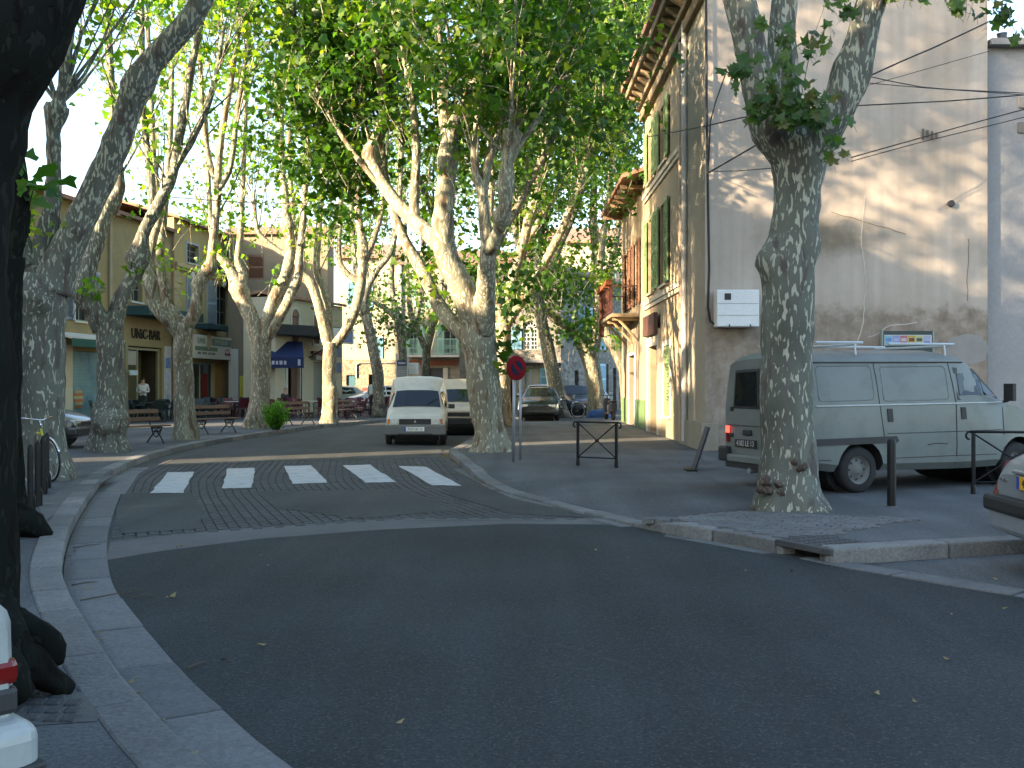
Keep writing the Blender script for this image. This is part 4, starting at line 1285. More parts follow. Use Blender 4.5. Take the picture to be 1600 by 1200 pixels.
# UNIC-BAR
y0 = ly(172) + .05
b = thing("bar_building", "shaded ochre bar front lettered UNIC-BAR with a dark open doorway", "building", lpos(y0), LANG)
w = lx(270, y0); h = 8.5
d0, d1 = lx(200, y0), lx(253, y0)
ops = [(d0, d1, .02, 3.1), (lx(205, y0), lx(222, y0), 5.0, 6.6), (lx(238, y0), lx(252, y0), 5.0, 6.6)]
mb = MB(); front(mb, w, h, ops, .3); shell(mb, w, h, 8.0)
mb.quad((d0 - .2, 3.2, 0), (d1 + .2, 3.2, 0), (d1 + .2, 3.2, 3.2), (d0 - .2, 3.2, 3.2), 1)
mb.quad((d0, .3, .03), (d1, .3, .03), (d1, 3.2, .03), (d0, 3.2, .03), 1); mb.quad((d0, .3, 3.1), (d0, 3.2, 3.1), (d1, 3.2, 3.1), (d1, .3, 3.1), 1)
mb.quad((d0, .3, 0), (d0, .3, 3.1), (d0, 3.2, 3.1), (d0, 3.2, 0), 1); mb.quad((d1, .3, 0), (d1, 3.2, 0), (d1, 3.2, 3.1), (d1, .3, 3.1), 1)
back(mb, ops[1:], .5, 2)
inner = mat("bar interior", (.06, .045, .025), .8, .2, 2)
mb.build("wall", [ochre2, inner, dark_in], b)
gable_roof(b, w, h, 8.0)
mb = MB(); mb.b2(lx(193, y0), w + .8, -1.15, -.02, 4.35, 4.75); mb.build("canopy", awn_teal, b, bevel=.03)
letters = mat("dark brown letters", (.035, .025, .018), .6)
text_obj("UNiC-BAR", .62, letters, b, ((d0 + d1) / 2, -.035, 3.62), (R(90), 0, 0), depth=.025, sx=.95)
mb = MB(); mb.b2(d0, d0 + .1, .12, .2, .03, 3.05); mb.b2(d1 - .1, d1, .12, .2, .03, 3.05); mb.b2(d0 + .1, d1 - .1, .12, .2, 2.95, 3.05)
xm = d0 + (d1 - d0) * .34
mb.b2(xm, xm + .08, .13, .19, .03, 2.95); mb.b2(d0 + .1, xm, .13, .19, 2.0, 2.08)
mb.build("door_frame", mat("cream frame", (.32, .29, .17), .6), b)
mb = MB(); mb.b2(d0 + .14, xm - .04, .15, .17, 2.3, 2.9); mb.build("transom_panel", mat("pale panel", (.36, .34, .28), .6), b)
mb = MB(); mb.b2(xm + .1, d1 - .15, .9, .95, .03, 2.9); mb.build("inner_door", mat("olive door", (.09, .08, .03), .6), b)
mb = MB(); mb.b2(d0 - .5, d0 + .15, -.36, -.30, 1.85, 2.05); mb.build("hanging_sign", mat("pale sign", (.45, .55, .55), .5), b)
mb = MB(); mb.b2(d1 + .2, d1 + .9, -.03, .05, .03, 3.2); mb.build("pilaster", mat("grey white pilaster", (.48, .47, .46), .8, .15, 3), b)
for (zz, cc, ww) in ((2.2, (.16, .22, .42), .5), (1.55, (.42, .46, .58), .35), (1.0, (.45, .45, .5), .35), (.55, (.30, .34, .40), .3)):
    mb = MB(); mb.b2(d1 + .3, d1 + .3 + ww, -.042, -.031, zz, zz + .48); mb.build("poster", mat("poster %.2f" % zz, cc, .7, .35, 6), b)
mb = MB(); mb.b2(d0 - .42, d0 - .1, -.012, .0, 1.3, 1.85); mb.build("poster", mat("pink poster", (.45, .18, .22), .7, .3, 6), b)
for o in ops[1:]:
    window(b, *o[:4]); sill(b, o[0], o[1], o[2]); surround(b, *o[:4], ochre)
mb = MB(); mb.tube([(w - .1, -.08, .1), (w - .1, -.08, 8.4)], .05, 8); mb.build("downpipe", mat("rust pipe", (.33, .19, .10), .6), b)

# real estate office
y0 = ly(271) + .05
b = thing("yellow_house", "yellow house with blue grey shutters above a white estate agency sign", "house", lpos(y0), LANG)
w = lx(377, y0); h = 9.2
s0, s1 = lx(296, y0), lx(335, y0)
ops = [(s0, s1, .05, 2.55), (lx(359, y0), lx(373, y0), .05, 2.3), (lx(291, y0) , lx(307, y0), 4.6, 6.6), (lx(338, y0), lx(357, y0), 4.5, 6.6), (lx(292, y0), lx(310, y0), 7.3, 8.2), (lx(338, y0), lx(352, y0), 7.3, 8.2)]
mb = MB(); front(mb, w, h, ops, .3); shell(mb, w, h, 5.0); back(mb, ops, .6, 1)
mb.build("wall", [ochre, dark_in], b)
gable_roof(b, w, h, 5.0, .7)
mb = MB(); mb.b2(.02, w - .02, -.18, .02, 6.95, 7.15); mb.b2(.02, w - .02, -.10, .02, 6.82, 6.95); mb.b2(.02, w - .02, -.14, .02, 3.9, 4.15); mb.build("cornice", mat("ochre trim", (.44, .34, .18), .9, .1, 2), b, bevel=.02)
mb = MB()
for i in range(9):
    mb.b2(.0, .75 if i % 2 else .55, -.03, .02, 4.2 + i * .29, 4.2 + i * .29 + .26)
mb.build("quoins", mat("ochre trim", (.5, .4, .24)), b)
mb = MB(); mb.b2(.0, w, -.015, .0, .02, 3.9)
window(b, *ops[0][:4], y=.12, frame=white_p, nx=2, nz=1, fw=.09)
mb = MB(); mb.b2(s0 + (s1 - s0) * .56, s0 + (s1 - s0) * .82, .14, .15, .25, 2.0); mb.build("window_poster", mat("red poster", (.30, .03, .02), .6, .3, 5), b)
mb = MB(); mb.b2(s0 + .25, s0 + .9, .14, .15, 1.0, 1.5); mb.b2(s0 + .3, s0 + 1.5, .141, .151, .5, .75); mb.build("window_poster", mat("pale poster", (.4, .45, .5), .6, .3, 5), b)
mb = MB(); mb.b2(s1 + .02, s1 + 1.1, -.035, .02, .04, 2.7); mb.build("lit_wall_strip", mat("orange lit plaster", (.42, .22, .07), .8, .15, 2), b)  # orange light on this bit of wall is put into the plaster colour
mb = MB(); mb.b2(ops[1][0] - 1.1, w - .02, -.02, .01, .04, 3.88); front(mb, 1, 1, [])
mb = MB(); mb.b2(ops[1][0], ops[1][1], .25, .3, .05, 2.3); mb.build("door", mat("dark door", (.03, .022, .016), .6), b)
for i in range(4):
    mb = MB(); mb.b2(ops[1][0] + .15, ops[1][1] - .12, .2, .25, .95 + i * .25, 1.12 + i * .25); mb.build("letter_box", mat("letter box", (.11, .10, .07), .5), b)
g0, g1 = lx(290, y0), lx(350, y0)
mb = MB(); mb.b2(g0, g1, -.42, -.30, 2.72, 3.86); sg = mb.build("sign_panel", mat("sign white", (.80, .76, .68), .5, .05, 2), b, bevel=.01)
yy = -.426; gc = mat("sign green letters", (.12, .20, .16), .5); gw = g1 - g0
tp = mat("sign grey blue", (.22, .30, .29), .5)
mb = MB(); mb.b2(g0 + gw * .44, g1 - .1, yy - .002, yy + .004, 3.38, 3.74); mb.build("sign_band", tp, sg)
text_obj("EANS", .40, gc, sg, (g0 + gw * .18, yy - .004, 3.56), (R(90), 0, 0), depth=.003)
text_obj("IMMOBILIER", .33, mat("sign cream", (.6, .57, .48), .5), sg, (g0 + gw * .70, yy - .006, 3.56), (R(90), 0, 0), depth=.003, sx=.95)
mb = MB(); mb.b2(g0 + .1, g0 + gw * .60, yy - .002, yy + .004, 3.10, 3.30); mb.build("sign_band", mat("sign green band", (.22, .29, .20), .5), sg)
text_obj("IONS - VENTES - LOCATIONS", .16, letters, sg, (g0 + gw * .31, yy - .004, 2.97), (R(90), 0, 0), depth=.003)
mb = MB(); mb.tube([(g1 - gw * .13 + .28 * math.cos(t), yy - .005, 3.02 + .22 * math.sin(t)) for t in [i * math.pi / 8 for i in range(9)]], .02, 4)
mb.b2(g1 - gw * .2, g1 - gw * .04, yy - .004, yy + .002, 2.93, 3.05); mb.build("sign_emblem", mat("magenta", (.38, .05, .16), .5), sg)
# the pale pentagonal leaf shape over the sign
cx = g0 + gw * .37
mb = MB(); mb.prism([(cx - .28, yy - .012, 3.30), (cx, yy - .012, 3.16), (cx + .22, yy - .012, 3.36), (cx + .25, yy - .012, 3.85), (cx + .02, yy - .012, 4.0), (cx - .2, yy - .012, 3.86)], (0, .008, 0)); mb.build("sign_emblem", mat("sign peach", (.55, .42, .26), .5), sg)
mb = MB(); mb.lathe([(.0, -.1), (.09, -.08), (.11, 0), (.08, .1), (0, .12)], (g1 + .5, -.7, 3.92), 'Y', 10); mb.tube([(g1 + .5, -.05, 3.98), (g1 + .5, -.62, 3.95)], .02, 6); mb.build("floodlight", white_p, b, smooth=True)
mb = MB(); mb.b2(lx(303, y0), lx(335, y0), -.75, -.02, 4.15, 4.42); mb.build("canopy", awn_teal, b, bevel=.03)
for k, o in enumerate(ops[2:]):
    window(b, *o[:4]); sill(b, o[0], o[1], o[2])
    if k == 0:
        m_ = (o[0] + o[1]) / 2
        shutter(b, o[0] - .02, m_ - .01, o[2], o[3], blue_sh); shutter(b, m_ + .01, o[1] + .02, o[2], o[3], blue_sh)
    if k == 1:
        shutter(b, o[0] - 1.25, o[0] - .05, o[2] - .1, o[3] + .1, blue_sh); shutter(b, o[1] + .25, o[1] + 1.3, o[2] - .1, o[3] + .1, blue_sh)
    if k >= 2: surround(b, *o[:4], blue_sh, .1)
for xx in (lx(299, y0), lx(349, y0)):
    mb = MB(); mb.lathe([(0, -.1), (.18, -.06), (.26, 0), (.18, .06), (0, .08)], (xx, -.05, 6.95 - .25), 'Y', 10); mb.build("rosette", trim_w, b, smooth=True)

# brown building behind the cafe, cafe, far facades
b = thing("brown_building", "tall brown plastered building rising behind the corner cafe", "building", (-14.75, 53.2, .12), R(-2))
mb = MB(); ops = [(1.0, 1.9, 6.9, 8.2)]; front(mb, 5.2, 9.3, ops); shell(mb, 5.2, 9.3, 1.6); back(mb, ops, .5, 1); mb.build("wall", [brown_w, dark_in], b)
for o in ops:
    shutter(b, o[0] + .01, o[1] - .01, o[2], o[3], brown_sh, y=.02)
gable_roof(b, 5.2, 9.3, 1.6, .3, .25)
mb = MB(); mb.b2(.05, .55, -.05, .0, .05, 3.3); mb.build("pilaster", trim_w, b)
mb = MB(); mb.b2(.62, .9, -.05, -.01, .6, 1.9); mb.build("poster", mat("yellow poster", (.55, .48, .05), .7, .2, 5), b)

CA = Vector((-11.0, 47.6, .12)); CB = Vector((-8.95, 54.0, .12))
cang = math.atan2(CB.y - CA.y, CB.x - CA.x); cw = (CB - CA).length
def cx_(u):
    k = (u - 800) / FPX; dx, dy = math.cos(cang), math.sin(cang)
    return (k * CA.y - CA.x) / (dx - k * dy)
b = thing("corner_cafe", "low cream cafe with white edged arched windows and dark blue awning", "cafe", CA, cang)
h = 5.55
ops = [(cx_(449), cx_(468), .05, 2.7), (cx_(490), cx_(508), .05, 2.6), (cx_(456), cx_(467), 3.5, 4.75), (cx_(490), cx_(498), 3.5, 4.75), (cx_(512), cx_(519), 3.5, 4.75)]
mb = MB(); front(mb, cw, h, ops, .25); shell(mb, cw, h, 1.7); back(mb, ops, .6, 1); mb.build("wall", [cream2, dark_in], b)
gable_roof(b, cw, h, 1.7, .15, .2)
surround(b, *ops[0], white_p, .2, .04)
mb = MB(); mb.b2(ops[0][0] + (ops[0][1] - ops[0][0]) * .55, ops[0][1] - .02, .15, .2, .05, 2.65); mb.build("door", mat("brown door", (.12, .06, .04), .5), b)
for o in ops[2:]:
    a, c = o[0], o[1]; r = (c - a) / 2; xm = (a + c) / 2
    mb = MB(); mb.b2(a, c, .05, .1, o[2], o[3])
    mb.prism([(xm + r * math.cos(t), -.012, o[3] + r * math.sin(t)) for t in [math.pi * i / 10 for i in range(11)]], (0, .05, 0))
    mb.build("shutter", brown_sh, b)
    mb = MB(); t = .13
    mb.b2(a - t, a - .002, -.03, .02, o[2], o[3]); mb.b2(c + .002, c + t, -.03, .02, o[2], o[3]); mb.b2(a - t, c + t, -.05, .02, o[2] - t, o[2])
    R0, R1 = r + .004, r + t
    for i in range(10):
        t0, t1 = math.pi * i / 10, math.pi * (i + 1) / 10
        mb.prism([(xm + R0 * math.cos(t0), -.03, o[3] + R0 * math.sin(t0)), (xm + R1 * math.cos(t0), -.03, o[3] + R1 * math.sin(t0)), (xm + R1 * math.cos(t1), -.03, o[3] + R1 * math.sin(t1)), (xm + R0 * math.cos(t1), -.03, o[3] + R0 * math.sin(t1))], (0, .03, 0))
    mb.build("surround", white_p, b)
window(b, *ops[1], y=.15, nx=1, nz=1, glass=mat("grey blind", (.25, .27, .23), .7))
mb = MB(); mb.b2(cx_(480), cx_(515), -.75, -.03, 3.35, 3.6)
mb = MB(); mb.b2(cx_(485), cx_(512), -.16, -.03, 2.95, 3.12); mb.b2(cx_(486), cx_(511), -.3, -.04, 2.68, 2.88, 1); mb.build("sign_panel", [mat("cafe sign brown", (.13, .05, .05), .6, .5, 8), mat("grey blind box", (.35, .35, .33), .6)], b)
for zz, uu in ((2.9, 528), (2.1, 528)):
    mb = MB(); mb.b2(cx_(uu) - .3, cx_(uu) + .3, -.05, -.01, zz, zz + .5); mb.build("wall_sign", mat("blue wall sign", (.14, .19, .33), .6, .3, 6), b)
# black canopy roof with the pale sign board, and the blue awning below it
cn = thing("cafe_canopy", "flat black canopy with pale beer sign board above the blue awning", "canopy", (-12.4, 48.4, .12), R(52))
mb = MB(); mb.b2(0, 4.4, -2.2, .4, 3.75, 4.25); mb.build("slab", mat("black felt", (.02, .022, .026), .8), cn, bevel=.04)
mb = MB(); mb.b2(2.4, 4.5, -2.32, -2.21, 3.45, 4.2); sb = mb.build("sign_board", mat("pale sign board", (.55, .57, .58), .5, .08, 3), cn, bevel=.02)
mb = MB(); mb.b2(3.5, 4.4, -2.335, -2.322, 3.52, 4.1); mb.build("sign_band", mat("beer blue", (.14, .20, .42), .5, .2, 6), sb)
mb = MB(); mb.lathe([(0, -.012), (.2, -.01), (.22, 0)], (2.85, -2.322, 3.85), 'Y', 14); mb.build("sign_emblem", mat("olive emblem", (.25, .26, .18), .5), sb)
mb = MB(); mb.tube([(3.2, -2.26, 3.45), (3.2, -.3, 2.7)], .03, 6); mb.build("strut", black_metal, cn)
aw = thing("blue_awning", "dark blue canvas awning with pale lettering sheltering the cafe terrace", "awning", (-11.75, 47.0, .12), R(14))
mb = MB(); L_ = 2.15
mb.prism([(0, 1.3, 3.5), (0, 0, 2.72), (0, 0, 2.68), (0, 1.3, 3.46)], (L_, 0, 0)); mb.build("canvas", awn_blue, aw)
mb = MB(); mb.b2(0, L_, -.02, .0, 2.22, 2.70); mb.build("valance", awn_blue, aw)
mb = MB()
for i, (x, ww) in enumerate([(.55, .10), (.71, .12), (.89, .10), (1.05, .14), (1.25, .11)]):
    mb.b2(x, x + ww, -.03, -.021, 2.38, 2.55)
mb.b2(1.88, 2.0, -.03, -.021, 2.34, 2.62); mb.build("valance_print", mat("awning print", (.38, .40, .50), .7, .5, 14), aw)
mb = MB(); mb.tube([(.1, .02, 2.3), (.1, .02, 0)], .025, 6); mb.tube([(L_ - .1, .02, 2.3), (L_ - .1, .02, 0)], .025, 6); mb.build("post", black_metal, aw)

def arched(parent, xm, za, zs, r, frame, m_glass, nx=4, nz=5, y=.06):
    """round headed window with glazing bars and a fan light, each pane its own"""
    mb = MB(); f = .045
    mb.b2(xm - r, xm - r + f * 1.6, y, y + .05, za, zs); mb.b2(xm + r - f * 1.6, xm + r, y, y + .05, za, zs); mb.b2(xm - f, xm + f, y, y + .05, za, zs)
    for i in range(nz + 1):
        z = za + (zs - za) * i / nz
        mb.b2(xm - r, xm + r, y + .006, y + .044, z - f * .5, z + f * .5)
    for s in (-.5, .5):
        mb.b2(xm + s * r - f * .4, xm + s * r + f * .4, y + .01, y + .04, za, zs)
    for rr in (r, r * .55):
        mb.tube([(xm + (rr - .03) * math.cos(t), y + .025, zs + (rr - .03) * math.sin(t)) for t in [math.pi * i / 12 for i in range(13)]], .03, 5)
    for i in range(1, 6):
        t = math.pi * i / 6
        mb.tube([(xm + .1 * math.cos(t), y + .025, zs + .1 * math.sin(t)), (xm + r * .95 * math.cos(t), y + .025, zs + r * .95 * math.sin(t))], .018, 4)
    wo = mb.build("window", frame, parent)
    for i in range(4):
        for j in range(nz):
            a = xm - r + 2 * r * i / 4; z = za + (zs - za) * j / nz
            mb = MB(); mb.b2(a + .02, a + r / 2 - .02, y + .02, y + .028, z + .02, z + (zs - za) / nz - .02); mb.build("pane", m_glass, wo)
    mb = MB(); mb.prism([(xm + r * .97 * math.cos(t), y + .02, zs + r * .97 * math.sin(t)) for t in [math.pi * i / 14 for i in range(15)]], (0, .008, 0)); mb.build("pane", m_glass, wo)
    return wo

FX = lambda u, d: (u - 800) / FPX * d
FZ = lambda v, d: EYE - (v - 600) / FPX * d - .12
# far cream house
d = 64.0; x0 = FX(528, d)
b = thing("far_house", "sunny cream house with rubble stone ground floor at the street bend", "house", (x0, d, .12), 0)
w = FX(626, d) - x0; h = 9.4
ops = [(FX(541, d) - x0, FX(555, d) - x0, .05, FZ(586, d)), (FX(576, d) - x0, FX(600, d) - x0, .9, FZ(585, d)), (FX(587, d) - x0, FX(600, d) - x0, FZ(560, d), FZ(526, d)), (FX(556, d) - x0, FX(570, d) - x0, FZ(480, d), FZ(440, d))]
mb = MB(); front(mb, w, h, ops, z0=FZ(562, d)); 
lo = [o for o in ops if o[2] < 2.8]
mb2 = MB(); front(mb2, w, FZ(562, d) + .002, lo); back(mb2, lo, .5, 1); mb2.build("ground_floor_wall", [rubble, dark_in], b)
mb = MB(); hi = [(o[0], o[1], o[2], o[3]) for o in ops[2:]]; front(mb, w, h, hi, z0=FZ(562, d) + .002); shell(mb, w, h, 8, z0=0); back(mb, hi, .5, 1); mb.build("wall", [cream, dark_in], b)
gable_roof(b, w, h, 8, 1.2)
mb = MB(); mb.b2(ops[0][0] + .03, ops[0][1] - .03, .1, .16, .05, FZ(586, d)); mb.build("door", mat("blue green door", (.05, .13, .17), .5, .2, 4), b)
window(b, *ops[1], nx=4, nz=1, frame=black_metal); window(b, *ops[2]); window(b, *ops[3])
shutter(b, ops[2][0] - .02, ops[2][0] + .46, ops[2][2], ops[2][3], blue_sh2)
shutter(b, ops[3][0] - .5, ops[3][0] - .03, ops[3][2], ops[3][3], blue_sh2); shutter(b, ops[3][1] + .03, ops[3][1] + .5, ops[3][2], ops[3][3], blue_sh2)
mb = MB(); mb.tube([(FX(557, d) - x0, -.06, FZ(590, d)), (FX(557, d) - x0, -.06, FZ(570, d)), (FX(563, d) - x0, -.06, FZ(567, d)), (w, -.06, FZ(567, d))], .045, 6); mb.build("pipe", galv, b)
mb = MB(); mb.lathe([(0, -.03), (.22, -.02), (.22, 0)], (FX(570, d) - x0, -.03, FZ(611, d)), 'Y', 14); mb.build("wall_disc", mat("red disc", (.55, .05, .06), .5, .1, 4), b)
mb = MB(); mb.b2(w - .1, w + .06, -.1, -.01, .1, h); mb.build("downpipe", galv, b)

x0 = FX(626.5, d)
b = thing("balcony_house", "cream stone house with pale green iron balcony and rust red garage lintel", "house", (x0, d + .05, .12), 0)
w = FX(782, d) - x0; h = 9.0
zb = FZ(555, d)
ops = [(FX(668, d) - x0, FX(692, d) - x0, .05, FZ(575, d)), (FX(650, d) - x0, FX(664, d) - x0, FZ(482, d), FZ(444, d)), (FX(694, d) - x0, FX(713, d) - x0, zb + .05, FZ(505, d)), (FX(640, d) - x0, FX(652, d) - x0, zb + .05, FZ(510, d)), (FX(735, d) - x0, FX(752, d) - x0, FZ(480, d), FZ(440, d)), (FX(730, d) - x0, FX(760, d) - x0, .05, FZ(580, d))]
mb = MB(); front(mb, w, h, ops); shell(mb, w, h, 8); back(mb, ops, .5, 1); mb.build("wall", [rubble_mat("warm rubble", ((.24, .21, .165), (.29, .255, .20), (.34, .305, .24)), (.29, .26, .205), 3.0, .4), dark_in], b)
gable_roof(b, w, h, 8, 1.2)
mb = MB(); mb.b2(FX(640, d) - x0, FX(714, d) - x0, -.12, .02, FZ(571, d), FZ(563, d)); mb.build("lintel", mat("rust red beam", (.22, .07, .045), .7, .2, 3), b)
mb = MB(); mb.b2(ops[0][0], ops[0][1], .1, .15, .05, ops[0][3]); mb.build("garage_door", mat("dark grey door", (.05, .055, .065), .6, .2, 2), b)
mb = MB(); mb.b2(ops[0][1] + .02, ops[0][1] + .3, -.06, .0, .05, ops[0][3]); mb.build("door_jamb", trim_w, b)
for o in ops[1:5]:
    window(b, *o, nz=4)
    shutter(b, o[0] - .45, o[0] - .03, o[2], o[3], green_bal); shutter(b, o[1] + .03, o[1] + .45, o[2], o[3], green_bal)
mb = MB(); bx0, bx1 = FX(634, d) - x0, FX(718, d) - x0
mb.b2(bx0, bx1, -.9, .0, zb - .14, zb); mb.build("balcony_slab", trim_w, b)
mb = MB(); n = 40
mb.b2(bx0, bx1, -.9, -.86, zb + .95, zb + 1.0); mb.b2(bx0, bx1, -.9, -.86, zb + .08, zb + .12)
for i in range(n + 1):
    x = bx0 + (bx1 - bx0) * i / n
    mb.b2(x - .012, x + .012, -.89, -.87, zb, zb + .96)
    if i < n: mb.tube([(x + .04 + .035 * math.cos(t), -.88, zb + .5 + .12 * math.sin(t)) for t in [k * math.pi / 4 for k in range(9)]], .008, 3)
mb.build("balcony_railing", green_bal, b)

# grey stone house with the round headed window
d = 52.0; x0 = FX(768, d); xc = FX(876, d)
b = thing("stone_house", "grey rubble stone house with white round headed window and blue shutters", "house", (x0, d, .12), 0)
w = xc - x0; h = 7.6
xm = FX(829, d) - x0; r_ = .40; zs = FZ(514, d); za = FZ(546, d)
ops = [(xm - r_, xm + r_, za, zs + r_), (FX(820, d) - x0, FX(843, d) - x0, FZ(603, d), FZ(575, d)), (FX(790, d) - x0, FX(806, d) - x0, .05, FZ(580, d))]
mb = MB(); front(mb, w, h, ops, .2); back(mb, ops, .4, 1)
shell(mb, w, h, 9)
for s in (-1, 1):   # spandrels that make the head of the opening round
    mb.prism([(xm + s * r_, .002, zs + r_ + .001)] + [(xm + s * r_ * math.cos(t), .002, zs + r_ * math.sin(t)) for t in [math.pi / 2 * i / 8 for i in range(9)]], (0, .19, 0), 0)
mb.build("wall", [rubble_g, dark_in], b)
gable_roof(b, w, h, 9, 1.0)
arched(b, xm, za, zs, r_ - .01, white_p, glass_d)
mb = MB()
for i in range(9):
    t0, t1 = math.pi * i / 9, math.pi * (i + .92) / 9
    mb.prism([(xm + q * math.cos(t), -.04, zs + q * math.sin(t)) for q, t in ((r_ + .01, t0), (r_ + .2, t0), (r_ + .2, t1), (r_ + .01, t1))], (0, .05, 0))
mb.build("arch_stones", mat("arch stone", (.34, .29, .22), .9, .15, 4), b)
shutter(b, xm - r_ - .58, xm - r_ - .06, za, zs + .12, blue_sh2); shutter(b, xm - r_ - 1.14, xm - r_ - .62, za, zs + .12, blue_sh2)
shutter(b, xm + r_ + .06, xm + r_ + .5, za, zs + .12, blue_sh2)
window(b, *ops[1], nx=2, nz=2, frame=mat("cream frame", (.5, .47, .38), .6), glass=mat("net curtain", (.28, .29, .30), .6))
shutter(b, ops[1][1] + .03, ops[1][1] + .42, ops[1][2], ops[1][3], blue_sh2)
mb = MB(); mb.b2(FX(797, d) - x0, w + .1, -.5, .02, FZ(567, d), FZ(563, d)); mb.build("ledge", mat("grey ledge", (.16, .16, .17), .8), b)
lan = thing("wall_lantern", "black iron street lantern on the corner of the stone house", "lantern", (FX(874, 51.3), 51.3, FZ(538, 51.3) + .12), 0)
mb = MB(); z_ = 0
mb.tube([(0, .62, -.35), (0, .3, -.2), (0, 0, .05)], .03, 6); mb.build("bracket", black_metal, lan)
mb = MB()
for a_ in range(4):
    q = a_ * math.pi / 2 + math.pi / 4
    mb.tube([(.13 * math.cos(q), .13 * math.sin(q), .08), (.2 * math.cos(q), .2 * math.sin(q), .52)], .018, 4)
mb.lathe([(.24, .52), (.17, .62), (.06, .74), (.02, .85)], (0, 0, 0), 'Z', 4); mb.lathe([(.1, .03), (.14, .08)], (0, 0, 0), 'Z', 4); mb.build("frame", black_metal, lan)
mb = MB(); mb.lathe([(.12, .09), (.185, .51)], (0, 0, 0), 'Z', 4); mb.build("pane", mat("lantern glass", (.55, .62, .66), .3), lan)

ang = R(62)
b = thing("stone_side_house", "stone side street house with light blue shutters behind the parked cars", "house", (xc + .02, d + .1, .12), ang)
def sx_(u):
    k = (u - 800) / FPX; X0, Y0 = xc + .02, d + .1
    return (k * Y0 - X0) / (math.cos(ang) - k * math.sin(ang))
w = 15.0; h = 7.2
ops = [(sx_(887), sx_(894), 3.6, 5.1), (sx_(898), sx_(904), .05, 2.2), (sx_(913), sx_(919), 3.7, 5.6), (sx_(946), sx_(951), 3.4, 5.0), (sx_(946), sx_(951), .9, 2.6), (sx_(958), sx_(963), .05, 2.4), (sx_(968), sx_(972), .05, 2.2)]
mb = MB(); front(mb, w, h, ops, .3); shell(mb, w, h, 6); back(mb, ops, .6, 1); mb.build("wall", [rubble_g, dark_in], b)
gable_roof(b, w, h, 6, 1.0)
shutter(b, ops[0][0], ops[0][1], 3.6, 5.1, blue_dk)
window(b, *ops[2]); shutter(b, ops[2][0] - .9, ops[2][0] - .05, 3.7, 5.6, blue_sh2); shutter(b, ops[2][1] + .05, ops[2][1] + .8, 3.7, 5.6, blue_lt)
for o in ops[3:5]:
    window(b, *o); shutter(b, o[0] - 1.5, o[0] - .05, o[2], o[3], blue_lt)
mb = MB(); mb.b2(ops[5][0], ops[5][1], .2, .25, .05, 2.4); mb.build("door", mat("dark door", (.03, .025, .02), .6), b)

b = thing("distant_house", "pale sunlit house rising behind the stone house", "house", (0.6, 70, .12), 0)
w = 9; h = 11.2; ops = [(1.2, 2.2, 7.5, 9.3), (3.6, 4.6, 7.5, 9.3), (6, 7, 7.5, 9.3)]
mb = MB(); front(mb, w, h, ops); shell(mb, w, h, 8); back(mb, ops, .5, 1); mb.build("wall", [cream, dark_in], b); gable_roof(b, w, h, 8, 1.4)
for o in ops: window(b, *o)

